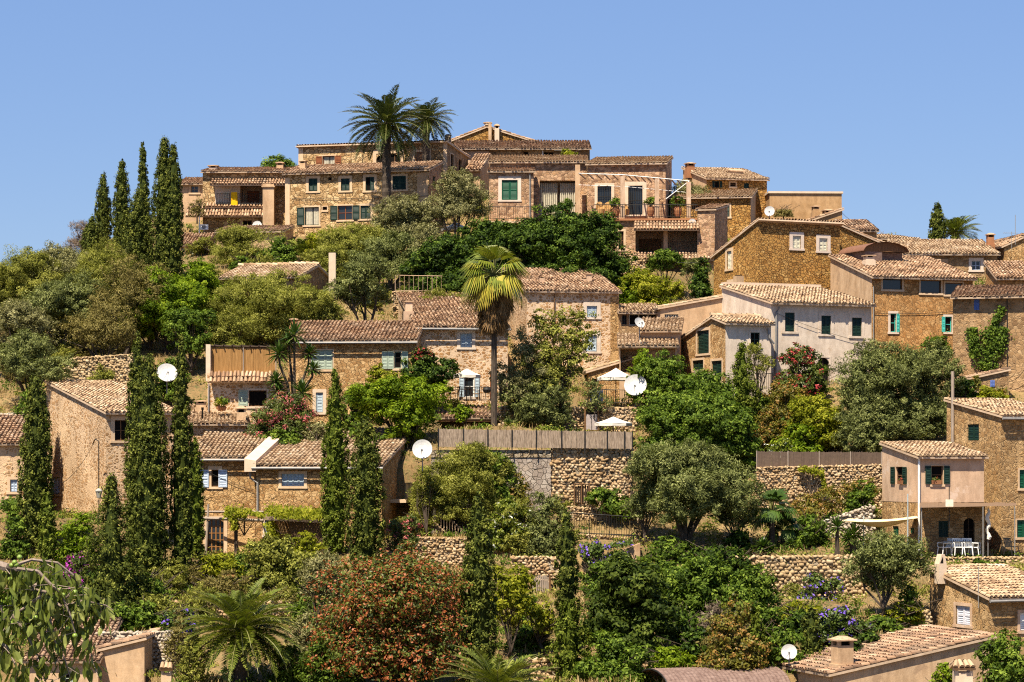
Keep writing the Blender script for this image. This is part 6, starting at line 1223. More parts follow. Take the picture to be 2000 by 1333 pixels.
# lower centre
t('yolive', 'pomegranate tree over the garden stairs', 905, 990, 872, 170, D=132.5, trunk=.1, nl=10); t('lime', 'yellow-green tree in front of the fitted stone wall', 965, 990, 880, 90, D=133, trunk=.1, mat=LM['mid']); t('autumn', 'reddish vine shrub by the dark gate', 1010, 990, 925, 50, D=133, trunk=.05); t('yolive', 'thin branches beside the balcony railing', 830, 985, 910, 60, D=131.5, trunk=.2, dens=.7)
bu('olive', 'upright grey-green broom before the fitted stone wall', 1066, 1105, 965, 80, D=128); bu('whiteflower', 'yellow-green shrub with white flowers beside the broom', 1000, 1060, 975, 84, D=130); bu('whiteflower', 'white flowering clump at the ragged cypress', 965, 1075, 1025, 60, D=129.4); bu('oleander', 'green oleander with pink flowers under the balcony', 790, 1085, 1008, 72, D=127)
t('rusttree', 'large tree covered in rust red seed clusters', 762, 1345, 1085, 300, D=109, trunk=.12, nl=15, dens=.8); t('rusttree', 'rust red branch crown below the green oleander', 790, 1180, 1060, 110, D=116, trunk=.1); t('rusttree', 'rust red shoulder of branches at the ragged cypress', 880, 1230, 1110, 110, D=113, trunk=.15); t('mid', 'leafy undergrowth beneath the rust red tree', 650, 1345, 1230, 130, D=108.5, trunk=.05)
go('grey-green tree beside the rust red tree', 632, 1240, 1085, 110, D=116, trunk=.12); t('mid', 'round green tree before the vine pergola', 545, 1170, 1045, 140, D=122, trunk=.12, mat=LM['yolive']); bu('lime', 'yellow-green shrub under the reed shade', 590, 1120, 1040, 80, D=126); bu('lime', 'clipped yellow-green hedge below the arched door', 420, 1132, 1083, 100, D=124.5); bu('dark', 'dark leaves at the hedge end', 470, 1130, 1083, 50, D=124.8, mat=LM['mid']); bu('scrub', 'dry brown shrub below the hedge', 430, 1180, 1125, 90, D=119.5); bu('yolive', 'weedy shrub at the thick cypress foot', 320, 1175, 1120, 70, D=121); go('grey shrub below the grey-green tree', 600, 1300, 1200, 90, D=112, trunk=.05)
t('lime', 'lime feathery tree in front of the arched gate', 998, 1290, 1100, 95, D=112.5, trunk=.25, tr=.08, nl=10, dens=.75); t('lime', 'second lime feathery tree by the thin ragged cypress', 1062, 1280, 1175, 62, D=113.8, trunk=.3, dens=.7); bu('lime', 'lime shrub beside the bright conifer', 1160, 1260, 1180, 60, D=111.5, dens=.8)
t('dark', 'dark leafy tree beneath the violet garden wall', 1232, 1295, 1085, 165, D=117, trunk=.1, nl=10, mat=leafmat('leaf_deep', [(.018,.032,.004),(.045,.068,.008),(.115,.145,.022)], .25, .1, .6)); t('mid', 'round green bush tree under the large terrace olive', 1375, 1240, 1090, 160, D=120, trunk=.06, nl=10); t('mid', 'tall round shrub beside the boulder wall', 1468, 1250, 1105, 110, D=119, trunk=.06); t('mid', 'dense green shoulder shrub by the dark leafy tree', 1320, 1200, 1100, 90, D=121, trunk=.06)
bu('autumn', 'brown and yellow scrub bush by the boulder wall', 1440, 1310, 1170, 110, D=110); bu('twig', 'bare mauve twig bush beside the yellow scrub', 1400, 1260, 1180, 80, D=112); bu('autumn', 'yellowing scrub at the canopy end', 1420, 1335, 1250, 120, D=106.5); bu('mid', 'leafy bush above the rusty canopy', 1200, 1345, 1235, 140, D=105.5, trunk=.05); bu('bright', 'bright shrub behind the rusty canopy', 1310, 1320, 1265, 90, D=106); bu('mid', 'shrub at the roof dish', 1530, 1300, 1225, 80, D=107.5)
o('round olive tree with a thin trunk before the boulder wall', 1732, 1222, 1042, 148, D=118, trunk=.28, tr=.13, nl=11, dens=1.1); bu('purple', 'violet flowering bush under the boulder wall', 1640, 1262, 1188, 120, D=110.5); bu('purple', 'violet flowers climbing the boulder wall', 1605, 1200, 1120, 90, D=121, dens=.6); bu('yolive', 'weedy shrub at the boulder wall foot', 1560, 1200, 1140, 80, D=121.5, dens=.7); bu('dark', 'dark ivy shrub under the round olive', 1720, 1255, 1205, 90, D=112, mat=LM['mid']); bu('mid', 'weeds beside the white shuttered house', 1775, 1225, 1145, 60, D=117, dens=.7)
bu('mid', 'citrus tree at the edge before the white shuttered house', 1965, 1350, 1238, 120, D=101, trunk=.1); bu('lime', 'ivy mass under the mossy roof verge', 1868, 1345, 1250, 90, D=104.5, trunk=.05); bu('bright', 'shrub with pale buds below the mossy roof corner', 1850, 1350, 1295, 60, D=98.5)
# lower left
bu('bright', 'bright citrus bush beside the ragged conifer', 150, 1100, 1005, 92, D=124); bu('magenta', 'magenta bougainvillea behind the fruit branch', 150, 1160, 1080, 56, D=120); bu('mid', 'leafy shrub under the wide cypress', 30, 1100, 1000, 60, D=125.5); bu('mid', 'green undergrowth behind the fruit branch', 60, 1230, 1110, 140, D=114); bu('purple', 'violet flowering clump by the bottom date palm', 350, 1240, 1190, 70, D=112.5); bu('dark', 'dark shrub in front of the ragged conifer', 240, 1240, 1180, 90, D=114, mat=LM['mid']); bu('mid', 'grey-green cactus-like shrub on the terrace wall', 310, 1210, 1140, 46, D=116.2); bu('scrub', 'dry shrub on the rounded stone wall', 350, 1290, 1205, 50, D=109.5); bu('yolive', 'thorny shrub by the little bottom chimney', 375, 1340, 1240, 60, D=107); bu('mid', 'shrub beside the bottom palm trunk', 560, 1345, 1260, 70, D=107.5); bu('scrub', 'dry bank between palm and grey shrub', 545, 1200, 1150, 80, D=117.6, dens=.6)
# climbers
climber('mid', 'ivy climbing the shaded stone house front', [((1925, 725, 1945, 640), 26), ((1930, 660, 1960, 600), 10), ((1905, 700, 1900, 640), 14), ((1950, 690, 1962, 640), 12)], 3800, 150, house=V_, face='f', out=.05, thick=.3); climber('lime', 'green vine over the reed roof', [((520, 998, 634, 1004), 14), ((540, 1006, 630, 1010), 8), ((525, 1020, 540, 1060), 8)], 3000, 131.2, thick=1.0); climber('lime', 'vine trained round the pergola post', [((440, 1000, 480, 1006), 16), ((455, 1010, 460, 1035), 8), ((480, 1000, 515, 1008), 6)], 1300, 131.8, thick=.5); climber('purple', 'violet morning glory hanging on the sloping garden wall', [((1135, 1085, 1175, 1068), 20), ((1150, 1105, 1230, 1085), 14), ((1170, 1070, 1235, 1060), 7)], 2600, 127.6, thick=.2); climber('mid', 'vine covering the village edge house front', [((5, 985, 48, 990), 16), ((22, 1000, 26, 1080), 9)], 1500, 129.6, thick=.5); climber('yolive', 'dry vine over the flat stone shed', [((440, 455, 560, 475), 26), ((420, 480, 440, 520), 16)], 2600, 182, thick=.8); climber('mid', 'creeper trailing over the terrace wall with chairs', [((1900, 1100, 1990, 1104), 9)], 600, 126.9, thick=.1); climber('lime', 'creeper sprigs on the rough terrace wall', [((1560, 915, 1610, 925), 9), ((1605, 925, 1612, 960), 5)], 500, 136.6, thick=.1); climber('autumn', 'yellowing ivy round the small blue shutter', [((1900, 770, 1968, 765), 10), ((1905, 735, 1912, 765), 8)], 1100, 146.6, thick=.1)

# ------------------------------------------------------------------ low shrubs that fill the terraces (one of each kind, then copies)
NOFILL = [(870, 990, 1090, 1335), (1070, 1150, 1100, 1320), (1450, 1690, 1080, 1200), (1010, 1112, 1090, 1215), (370, 500, 1080, 1165), (840, 935, 985, 1080), (1110, 1265, 980, 1125), (395, 560, 1080, 1130)]
def fillers(kind, label, group, boxes, hpx=44, wpx=58, seed=1):
    g = np.random.default_rng(seed); protos = []
    n = 0
    for (x0, x1, y0, y1, k) in boxes:
        for i in range(k):
            px, py = g.uniform(x0, x1), g.uniform(y0, y1)
            if any(a < px < b and c < py < e for a, b, c, e in NOFILL): continue
            D = gD(px, py); sc = D/F
            if n < 2: o = bu(kind, label, px, py, py-hpx, wpx, D, group=group, seed=seed*7+n, trunk=.0); protos.append((o, D))
            else:
                src, Ds = protos[n % 2]; q = g.uniform(.65, 1.3); copy_tree(src, None, None, P(px, py, D), g.uniform(0, 6.28), (q*g.uniform(.85, 1.3), q*g.uniform(.85, 1.3), q*g.uniform(.8, 1.25)))
            n += 1
fillers('mid', 'low green shrub scattered among the lower terraces', 'low green shrubs on the terraces', [(560, 930, 1120, 1335, 14), (1000, 1500, 1130, 1335, 20), (0, 330, 1110, 1250, 9), (1250, 1480, 790, 880, 5), (620, 850, 860, 900, 4), (1110, 1260, 1125, 1190, 6), (1255, 1440, 1085, 1115, 7), (1560, 1690, 1030, 1075, 5), (420, 700, 1140, 1180, 6), (1480, 1700, 790, 880, 5), (420, 900, 480, 560, 6)], 46, 66, 3)
fillers('yolive', 'dusty yellowish shrub on the slope and terraces', 'dusty shrubs on the slope', [(0, 330, 520, 790, 26), (380, 700, 470, 620, 10), (700, 1000, 560, 640, 6), (280, 620, 1130, 1230, 10), (800, 1100, 960, 1080, 8), (1430, 1690, 1150, 1215, 6)], 42, 62, 5)
fillers('lime', 'small yellow-green shrub on the lower terraces', 'small yellow-green shrubs', [(880, 1200, 1130, 1335, 9), (300, 640, 1120, 1180, 5), (1450, 1650, 760, 860, 5), (1280, 1420, 610, 640, 3), (1450, 1800, 1200, 1290, 5)], 38, 52, 7)
fillers('dark', 'small dark shrub in the shade of bigger trees', 'small dark shrubs', [(1180, 1480, 1060, 1130, 8), (1220, 1400, 1200, 1335, 8), (120, 330, 1130, 1240, 5), (800, 1180, 570, 620, 8), (1500, 1700, 1210, 1290, 4), (640, 860, 1250, 1335, 5)], 44, 60, 9)
fillers('scrub', 'dry brown shrub among the terraces', 'dry brown shrubs', [(0, 300, 600, 760, 7), (300, 620, 1140, 1250, 6), (1330, 1500, 1200, 1320, 6), (1000, 1100, 1200, 1300, 3)], 36, 52, 11)
# ------------------------------------------------------------------ small things on terraces and roofs
dish('very large white satellite dish standing on the stone terrace', 1241, 753, 44, 147.5, 800); dish('white satellite dish at the verge of the balcony house', 825, 878, 39, 130, 915, n=(-.05, -.95, .3)); dish('grey satellite dish between two tall cypresses', 326, 729, 40, 146, 765, n=(.25, -.85, .45)); dish('small satellite dish on the loggia house', 502, 441, 19, 191.5, 460); dish('tilted satellite dish above the low lean-to roofs', 1249, 631, 22, 151.2, 660, n=(.5, -.75, .4), back=.2); dish('white satellite dish on the ochre house roof corner', 1503, 413, 20, 168.5, 436, n=(-.2, -.95, .2)); dish('small satellite dish on the porch roof corner', 1352, 435, 15, 180.3, 446, n=(-.3, -.92, .2)); dish('rust stained satellite dish on the mossy roof corner', 1541, 1274, 31, 104, 1300, n=(-.05, -.95, .3))
parasol('white parasol over the railed terrace table', 912, 720, 733, 54, 150, 785); parasol('white parasol beside the very large dish', 1203, 719, 738, 74, 149.5, 797); parasol('low cream parasol behind the grey reed fence', 1198, 814, 827, 74, 144, 850); parasol('small cream parasol above the dark garden trees', 890, 434, 447, 58, 180, 480)
railing('railing', [P(868, 784, 149.2), P(962, 784, 149.2)], .85, 'black iron railing along the white parasol terrace'); railing('railing', [P(1150, 788, 148.4), P(1228, 790, 148.4)], .85, 'black iron railing under the parasol beside the large dish'); railing('railing', [P(1478, 762, 149.2), P(1620, 754, 150.8)], .95, 'black iron garden railing before the white house'); railing('railing', [P(1112, 1042, 130.4), P(1258, 1052, 130.4)], 1.1, 'thin garden railing on the low stone wall'); railing('railing', [P(772, 570, 165.5), P(880, 572, 165.5)], 1.1, 'pale railing behind the fan palm crown', mat=PL['pink'], gap=.3)
boards('reed_fence', 'small reed windbreak beside the green shuttered door', 'fence', (1355, 748, 148.2), (1396, 752, 148), (1396, 729, 148), (1355, 722, 148.2), REEDGREY, 24, .02, .06)
boards('cloth_screen', 'pale cloth screen tied to the terrace railing', 'screen', (1152, 786, 148.2), (1178, 787, 148.2), (1178, 762, 148.2), (1152, 762, 148.2), plain('pale_cloth', (.52, .46, .50), .9), 9, .01, .0)
def table(label, px, py, D, r=.45, h=.72, mat=None, sq=False):
    root = empty('table', P(px, py, D), 0, label, 'table'); m = MB(); m.lathe([(0, h), (r, h), (r, h-.035), (0, h-.035)], n=20) if not sq else m.box(-r*1.6, r*1.6, -r, r, h-.035, h); m.build('tabletop', mat, root)
    for sx in (-1, 1):
        for sy in (-1, 1): l = MB(); l.tube([(sx*r*.5, sy*r*.5, h-.03), (sx*r*.75, sy*r*.75, 0)], .022, 5); l.build('leg', mat, root)
METAL = plain('garden_metal', (.07, .05, .035), .6); table('dark round table under the white terrace parasol', 909, 783, 150, .42, mat=METAL)
chair('brown garden chair at the railed terrace, by the dark citrus', 887, 783, 150, -1.4, plain('tan_sling', (.30, .19, .10), .8), group='brown garden chairs'); chair('brown garden chair at the railed terrace, by the barbecue', 928, 783, 150, 1.4, plain('tan_sling', (.3, .2, .1)), group='brown garden chairs')
root = empty('barbecue', P(951, 783, 150.2), 0, 'black kettle barbecue beside the railed terrace door', 'barbecue'); m = MB(); m.lathe([(0, .45), (.2, .5), (.27, .65), (.27, .68), (.2, .82), (0, .88)], n=16); m.build('bowl', IRON, root)
for k in range(3): l = MB(); l.tube([(.15*math.cos(k*2.1), .15*math.sin(k*2.1), .5), (.25*math.cos(k*2.1), .25*math.sin(k*2.1), 0)], .015, 5); l.build('leg', IRON, root)
for i, (px, rz, lab) in enumerate(((1845, -1.2, 'white plastic chair at the end nearest the drainpipe'.replace('nearest', 'next to')), (1872, .1, 'white plastic chair under the arched door'), (1889, -.1, 'white plastic chair between the arched and green doors'), (1903, 1.2, 'white plastic chair beside the folded parasol'))): chair(lab, px, 1085, 127.6 if i in (1, 2) else 128, rz, WHITE, group='white plastic chairs')
table('grey garden table among the white plastic chairs', 1866, 1084, 128.2, .45, mat=ZINC, sq=True); chair('black garden armchair at the stone house end', 1976, 1084, 127.4, .6, IRON, name='armchair', cat='chair')
# reed awning in front of the ground floor
root = boards('awning', 'flat brown canopy shading the chairs terrace', 'awning', (1796, 992, 126.4), (1985, 988, 127.2), (1985, 982, 131.2), (1796, 980, 129.4), plain('awning_cloth', (.16, .10, .06), .9), 26, .03, -.02)
m = MB(); q0 = P(1796, 992, 126.4)
for px, D in ((1800, 126.5), (1920, 126.9), (1982, 127.2)): m.tube([P(px, 1088, D)-q0, P(px, 990, D)-q0], .03, 5)
m.build('posts', ZINC, root)
root = empty('parasol', P(1930, 1086, 127.5), 0, 'folded white parasol hanging twisted by the green door', 'parasol', 'white parasols'); m = MB(); s = 127.5/F; K = 12
m.tube([(.06*math.sin(i*1.3), 0, (92-i*5)*s) for i in range(13)], [.05, .07, .10, .11, .12, .10, .09, .11, .08, .07, .09, .13, .10], 7); m.build('canopy', CANVAS, root); m = MB(); m.tube([(0, .05, 0), (0, .05, 94*s)], .025, 5); m.build('pole', ZINC, root)
root = empty('shade_sail', P(1640, 1018, 129), 0, 'cream shade sail stretched over the stone steps', 'shade sail'); m = MB(); q0 = P(1640, 1018, 129); a, b, c, e = [P(*v)-q0 for v in ((1642, 1018, 129.5), (1795, 1012, 128), (1790, 1008, 129.4), (1660, 1013, 131))]; n = 10
for i in range(n):
    for j in range(4):
        f = lambda u, v: a.lerp(b, u).lerp(e.lerp(c, u), v)-Vector((0, 0, .35*math.sin(u*math.pi)*math.sin(v*math.pi)+.12*math.sin(u*math.pi))); m.quad(f(i/n, j/4), f((i+1)/n, j/4), f((i+1)/n, (j+1)/4), f(i/n, (j+1)/4))
m.build('cloth', plain('sail_cloth', (.72, .55, .32), .9, .1, .05), root); m = MB()
for px, yt, D in ((1773, 965, 127.8), (1687, 1008, 130)): m.tube([P(px, 1085, D)-q0, P(px, yt, D)-q0], .035, 5)
m.build('poles', plain('blue_grey_pole', (.34, .40, .42), .5), root)
root = empty('antenna', P(1854, 995, 127), 0, 'flat white panel antenna on a mast by the awning', 'antenna', 'roof antennas'); m = MB(); m.tube([(0, 0, -1), (0, 0, 1.2)], .025, 5); m.build('mast', IRON, root); m = MB(); m.prism([(-.2, -.08, .1), (.2, -.08, .1), (.2, 0, .1), (-.2, 0, .1)], [(-.2, -.08, .5), (.2, -.08, .5), (.2, 0, .5), (-.2, 0, .5)]); m.build('panel', plain('cream_plastic', (.66, .62, .48), .5), root)
antenna('tall whip antenna over the village end gable', 1983, 420, 470, 174, False); antenna('comb antenna by the village end gable', 1976, 453, 478, 175); antenna('thin antenna mast on the white shuttered house', 1911, 1108, 1175, 112.5, False); antenna('antenna among pots on the long low house', 1097, 292, 312, 199.8)
# street lantern
root = empty('street_lamp', P(193, 990, 135.2), 0, 'old iron lantern on a bracket against the long verge house', 'street lamp'); m = MB(); q0 = P(193, 990, 135.2); pa = [P(181, 868, 136.5)-q0, P(186, 858, 135.9)-q0, P(193, 862, 135.2)-q0, P(193, 872, 135.2)-q0, P(193, 955, 135.2)-q0]; m.tube(pa, .03, 5); m.build('bracket', IRON, root)
m = MB(); z = (P(193, 962, 135.2)-q0).z; m.lathe([(.05, z+.22), (.2, z+.1), (.21, z+.06), (.0, z+.06)], n=8); m.lathe([(.19, z+.06), (.11, z-.3), (0, z-.34)], n=6); m.build('lantern', plain('lantern_glass', (.34, .33, .30), .3), root)
m = MB(); m.tube([(0, .05, z-.4), (0, .05, -.6)], .035, 5); m.build('post', IRON, root)
wire('black cable crossing the long verge house wall', [P(182, 868, 136.4), P(120, 945, 138.6)], .015); wire('overhead cable from the brown block to the far roofs', [P(1644, 415, 196.5), P(1682, 438, 183)], .02, sag=.2); wire('cable across the porch below the ochre corner', [P(1262, 500, 177), P(1394, 510, 168)], .02); wire('cable along the ivy house wall', [P(1967, 745, 149), P(2005, 715, 148.5)], .015)
wire('thin cable under the wide windows of the turquoise shutter house', [M_.world(M_.pt(1706, 612, -.06)), M_.world(M_.pt(1895, 606, -.06))], .014, sag=.12); wire('cable along the big hilltop house between its two window rows', [A.world(A.pt(570, 388, -.06)), A.world(A.pt(835, 383, -.06))], .016, sag=.1); wire('cable between the arched door house and the balcony house', [N_.world(N_.pt(380, 908, -.08)), N_.world(N_.pt(496, 960, -.08))], .012, sag=.1); wire('cable hanging across the long white house front', [T_.world(T_.pt(1516, 612, -.1)), T_.world(T_.pt(1700, 672, -.1))], .011, sag=.15)
# potted things on ledges
for i, (px, py, D, lab, kd) in enumerate(((429, 803, 143.8, 'flower pot on the reed terrace house ledge', 'lime'), (437, 803, 143.9, 'clay pot with tall stems on the reed terrace house ledge', 'mid'), (386, 1090, 0, '', ''), )):
    if lab: pot(lab, px, py, D, .16, .3, kd, .28, 'small flower pots')
for px, lab in ((1757, 'orange flower box on the side window of the pink annex'), (1830, 'orange flower box on the front window of the pink annex')):
    f = 'l' if px < 1790 else 'f'; u, z = K_.hit(f, px, 946, .15); O, U, N, _ = K_.frame(f); l = K_.world(O+U*u+N*.02+Vector((0, 0, z))); root = empty('flower_box', l, R(14)+(R(90) if f == 'l' else 0), lab, 'flower box', 'window flower boxes'); m = MB(); m.prism([(-.25, -.1, 0), (.25, -.1, 0), (.25, .1, 0), (-.25, .1, 0)], [(-.28, -.13, .2), (.28, -.13, .2), (.28, .13, .2), (-.28, .13, .2)]); m.build('pot', PL['clay'], root)
    V, T = crown_quads('redflower', [((0, 0, .25), (.28, .13, .1))], 5, 1.5, .5); link('foliage', quadmesh('box_leaves', V, T), LM['redflower'], root)
for px, py, D, lab in ((455, 1133, 123.4, 'terracotta pots row, by the hedge end'.replace('pots row,', 'pot'), ), (446, 1133, 123.4, 'terracotta pot in the middle below the hedge'), (437, 1134, 123.4, 'terracotta pot closest to the dry shrub')): pot(lab, px, py, D, .15, .28, 'scrub', .15, 'terracotta pots below the hedge')
# bottom edge: canopy, chimneys
root = empty('canopy', P(1292, 1337, 102.4), R(16), 'long curved canopy of rusty corrugated sheet', 'canopy'); s = 103.4/F; m = MB(); Lx = 252*s; n = 60; pr = lambda k: (2.0-2.0*math.cos(math.pi*k/10), .75*math.sin(math.pi*k/10))
for i in range(n):
    for k in range(10):
        f = lambda a, b: (Lx*a/n+.0, pr(b)[0]-.9, pr(b)[1]-.05+.018*math.cos(a*math.pi)-.15); m.quad(f(i, k), f(i+1, k), f(i+1, k+1), f(i, k+1))
m.build('sheet', RUSTM, root); m = MB()
for x in (0, Lx*.5, Lx): m.tube([(x, pr(k)[0]-.9, pr(k)[1]-.22) for k in range(11)], .035, 5); m.tube([(x, -.9, -2), (x, -.9, -.2)], .04, 5)
m.build('frame', IRON, root)
def lonechim(label, x0, x1, yt, yb, D, mat):
    root = empty('chimney', P((x0+x1)/2, yb, D), 0, label, 'chimney'); s = D/F; w = (x1-x0)*s/2; h = (yb-yt)*s; m = MB(); m.box(-w, w, -w, w, -1.5, h*.62); t = w*.35
    for sx in (-1, 1):
        for sy in (-1, 1): m.box(min(sx*w, sx*(w-t)), max(sx*w, sx*(w-t)), min(sy*w, sy*(w-t)), max(sy*w, sy*(w-t)), h*.62, h*.82)
    m.build('stack', PL[mat], root); roof_mesh([((-w*1.3, -w*1.3, h*.8), (w*1.3, -w*1.3, h*.8), (w*1.1, 0, h), (-w*1.1, 0, h)), ((w*1.3, w*1.3, h*.8), (-w*1.3, w*1.3, h*.8), (-w*1.1, 0, h), (w*1.1, 0, h))], int(x0), .2, mats=[TL2, PL['tan']], parent=root, name='cap')
lonechim('plaster chimney with a tile cap at the bottom edge below the mossy roof', 1863, 1897, 1293, 1345, 95, 'cream'); lonechim('small ornate chimney beside the rounded stone wall', 316, 336, 1297, 1345, 104, 'trim')
# wooden posts
for px, yt, yb, lab in ((278, 1200, 1232, 'grey wooden post on the rounded stone wall'), (219, 1216, 1235, 'short wooden post by the fruit leaves'), (291, 1128, 1165, 'leaning stake at the thick cypress foot')):
    D = gD(px, yb); m = MB(); m.tube([(0, 0, -.5), (.02, 0, (yb-yt)*D/F)], .07, 6); ob = m.build('wooden_post', GREYWOOD, None, P(px, yb, D)); tag(ob, lab, 'post')
ob = None; m = MB(); m.prism([(0, 0, -1), (.45, 0, -1), (.45, .45, -1), (0, .45, -1)], [(0, 0, 5.2), (.45, 0, 5.2), (.45, .45, 5.2), (0, .45, 5.2)]); ob = m.build('stone_post', PL['cream'], None, P(642, 650, 160)); tag(ob, 'tall pale stone post beside the dusky olive', 'post')
# ------------------------------------------------------------------ fruit branch close to the viewer
q0 = P(-40, 1105, 24); root = empty('fruit_tree_branch', q0, 0, 'leafy branch of a green fruit tree reaching in front of the village', 'branch'); s = 24/F; m = MB(); gq = np.random.default_rng(21)
def bp(x, y, d=0): return Vector(((x+40)*s, d, (1105-y)*s))
BR = [([(-60, 1090), (15, 1108), (45, 1122), (85, 1165), (120, 1185)], .055), ([(15, 1108), (60, 1094), (110, 1100), (140, 1125), (147, 1150)], .02), ([(40, 1110), (80, 1115), (110, 1145), (125, 1165), (140, 1200), (150, 1235)], .022), ([(60, 1150), (100, 1155), (130, 1168), (145, 1150)], .016), ([(85, 1165), (60, 1180), (30, 1200), (5, 1240)], .02), ([(-50, 1170), (0, 1185), (8, 1220), (2, 1300)], .022), ([(120, 1185), (160, 1175), (200, 1185), (215, 1195)], .014), ([(120, 1185), (140, 1220), (165, 1260), (175, 1300)], .015), ([(30, 1200), (60, 1240), (80, 1290), (90, 1330)], .016), ([(-40, 1230), (20, 1260), (40, 1300), (35, 1345)], .018), ([(100, 1200), (110, 1250), (130, 1290), (140, 1330)], .014)]
LP, LD = [], []
for pts, r in BR:
    d0 = gq.normal(0, .12); L = [bp(x, y, d0+gq.normal(0, .05)) for x, y in pts]; m.tube(L, [r*(1-.75*i/(len(L)-1)) for i in range(len(L))], 6)
    for a, b in zip(L, L[1:]):
        for k in range(int((b-a).length/.025)):
            p = a.lerp(b, gq.random()); q = p+Vector((gq.normal(0, .11), gq.normal(0, .16), gq.normal(-.05, .06))); LP.append(tuple(q))
            if k % 3 == 0: m.tube([p, q], .004, 3)
m.build('limbs', wood('fruit_bark', (.16, .12, .09), (.27, .21, .17)), root); LP = np.array(LP); n = len(LP); Vs = []
for k in range(2):
    c = LP+gq.normal(0, .03, (n, 3)); dn = unit(np.stack([gq.normal(0, .35, n), gq.normal(0, .35, n), -np.ones(n)], 1)); Ln = gq.uniform(.11, .19, n)[:, None]; nr = unit(np.cross(dn, gq.normal(0, 1, (n, 3)))); sd = np.cross(nr, dn); w = Ln*.21
    b = c; A1 = c+dn*Ln*.3; A2 = c+dn*Ln*.65; tp = c+dn*Ln+nr*Ln*.12; fold = nr*w*.35
    for sg in (-1, 1):
        Vs.append(np.stack([b, A1, A1+sd*w*.85*sg+fold, b+sd*w*.05*sg], 1)); Vs.append(np.stack([A1, A2, A2+sd*w*.9*sg+fold, A1+sd*w*.85*sg+fold], 1)); Vs.append(np.stack([A2, tp, tp+sd*.001*sg, A2+sd*w*.9*sg+fold], 1))
V = np.concatenate(Vs); tt = np.clip(gq.normal(.45, .2, n), 0, 1); link('leaves', quadmesh('branch_leaves', V, np.tile(tt, 12)), leafmat('leaf_fruit_tree', [(.05,.066,.008),(.13,.16,.025),(.30,.31,.09)], .3, .2, .5), root)
FRM = plain('green_fruit', (.17, .24, .035), .4, .4)
for x, y in ((26, 1104), (36, 1103), (43, 1088), (33, 1098), (23, 1131), (120, 1152), (127, 1162), (150, 1156), (25, 1217), (75, 1205), (134, 1227), (105, 1170), (152, 1240), (60, 1185)):
    m = MB(); m.lathe([(0, .026), (.016, .022), (.027, .006), (.027, -.006), (.016, -.022), (0, -.026)], n=12); m.build('fruit', FRM, root, bp(x, y, gq.normal(-.08, .05)), smooth=True)
# ------------------------------------------------------------------ the ground, dry grass and weeds
xs = np.linspace(-95, 95, 381); ys = np.concatenate([np.linspace(4, 92, 30), np.arange(93, 225, .5), np.linspace(226, 900, 40)])
XX, YY = np.meshgrid(xs, ys); XX = XX*np.clip(YY/150, .5, 6); ZZ = gz(XX, YY)
far = YY > 300; ZZ = np.where(far, np.minimum(ZZ, -2), ZZ)
nv = XX.size; r_, c_ = XX.shape; me = bpy.data.meshes.new('terrain'); me.vertices.add(nv); me.vertices.foreach_set('co', np.stack([XX, YY, ZZ], -1).astype(np.float32).ravel())
i0 = (np.arange(r_-1)[:, None]*c_+np.arange(c_-1)[None]).ravel(); ff = np.stack([i0, i0+1, i0+c_+1, i0+c_], 1).astype(np.int32); me.loops.add(ff.size); me.loops.foreach_set('vertex_index', ff.ravel()); me.polygons.add(len(ff)); me.polygons.foreach_set('loop_start', np.arange(0, ff.size, 4, dtype=np.int32)); me.polygons.foreach_set('use_smooth', np.ones(len(ff), bool)); me.update(calc_edges=True)
T0 = NT('dry_ground'); v = T0.coord(); n1 = T0.noise(v, .25, 6, .7); n2 = T0.noise(v, 3.5, 6, .75); c = T0.ramp(n1, [(.11, .07, .03), (.23, .15, .065), (.34, .23, .105)], [.3, .5, .72]); c = T0.mix(T0.mr(n2, .5, .62), c, (.10, .10, .035)); c = T0.mix(1, c, T0.ramp(T0.noise(v, 12, 4), [(.6, .6, .6), (1.25, 1.25, 1.25)]), 'MULTIPLY'); T0.bump(n2, .8, .2); ob = link('terrain', me, T0.done(c)); tag(ob, kind='structure')
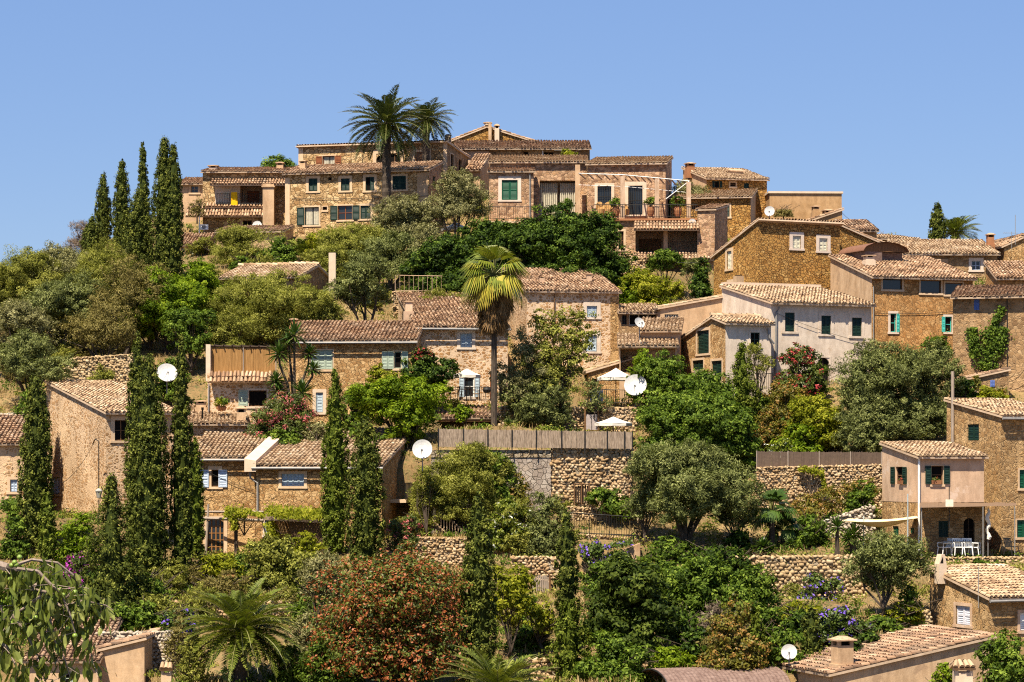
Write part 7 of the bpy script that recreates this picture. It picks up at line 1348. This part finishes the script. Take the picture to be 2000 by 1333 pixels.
def scatter(name, label, mat, n, hgt, wid, dens, seed, boxes=None, blades=7):
    g = np.random.default_rng(seed)
    if boxes is None: px = g.uniform(-40, 2040, n); D = g.uniform(98, 200, n)
    else:
        px, D = [], []
        for (a, b, d0, d1, w) in boxes: k = int(n*w); px.append(g.uniform(a, b, k)); D.append(g.uniform(d0, d1, k))
        px = np.concatenate(px); D = np.concatenate(D)
    x = (px-1000)*D/F; z = gz(x, D); keep = np.sin(x*.35+seed)*np.sin(D*.41)+g.normal(0, .5, len(x)) > dens; x, y, z = x[keep], D[keep], z[keep]; n = len(x)
    ix = np.repeat(np.arange(n), blades); k = len(ix); b = np.stack([x[ix], y[ix], z[ix]-.03], 1)+np.concatenate([g.normal(0, .16, (k, 2)), np.zeros((k, 1))], 1)
    d = unit(np.stack([g.normal(0, .4, k), g.normal(0, .4, k), np.ones(k)], 1)); sd = unit(np.cross(d, g.normal(0, 1, (k, 3)))); L = (hgt*g.uniform(.5, 1.4, k))[:, None]; w = wid
    V = np.stack([b-sd*w*.5, b+sd*w*.5, b+d*L+sd*w*.2, b+d*L-sd*w*.2], 1); ob = link(name, quadmesh(name, V, np.clip(g.normal(.5, .25, k), 0, 1)), mat); tag(ob, label, name.replace('_', ' '), None, 'stuff')
scatter('dry_grass', 'dry straw coloured grass on the terraces and slope', LM['dry'], 16000, .34, .05, .0, 3)
def weeds(name, label, mat, n, seed, size):
    g = np.random.default_rng(seed); px = g.uniform(-40, 2040, n); D = g.uniform(98, 198, n); x = (px-1000)*D/F; keep = np.sin(x*.3+seed)*np.sin(D*.37+1)+g.normal(0, .45, n) > .15; x, D = x[keep], D[keep]; z = gz(x, D); n = len(x); ix = np.repeat(np.arange(n), 44); k = len(ix)
    r = size*g.uniform(.5, 1.3, n); off = unit(g.normal(0, 1, (k, 3)))*(g.random(k)**.5*r[ix])[:, None]; off[:, 2] = np.abs(off[:, 2])*.8; pos = np.stack([x[ix], D[ix], z[ix]], 1)+off; V = leaves(pos, off+np.array((0, -.2, .4)), .16, .08, g, .9); ob = link(name, quadmesh(name, V, np.clip(.45+.2*np.sin(ix*1.7)+g.normal(0, .2, k), 0, 1)), mat); tag(ob, label, name, None, 'stuff')
weeds('weeds', 'green weeds and low scrub between the terraces', LM['mid'], 7000, 5, .6); weeds('undergrowth', 'dusty olive undergrowth between the terraces', LM['yolive'], 6000, 8, .6)
print('leaf quads', BUDGET[0])

for ob in list(S.objects):
    if ob.parent is None and ob.get('category') and not ob.get('kind'): ob['kind'] = 'thing'
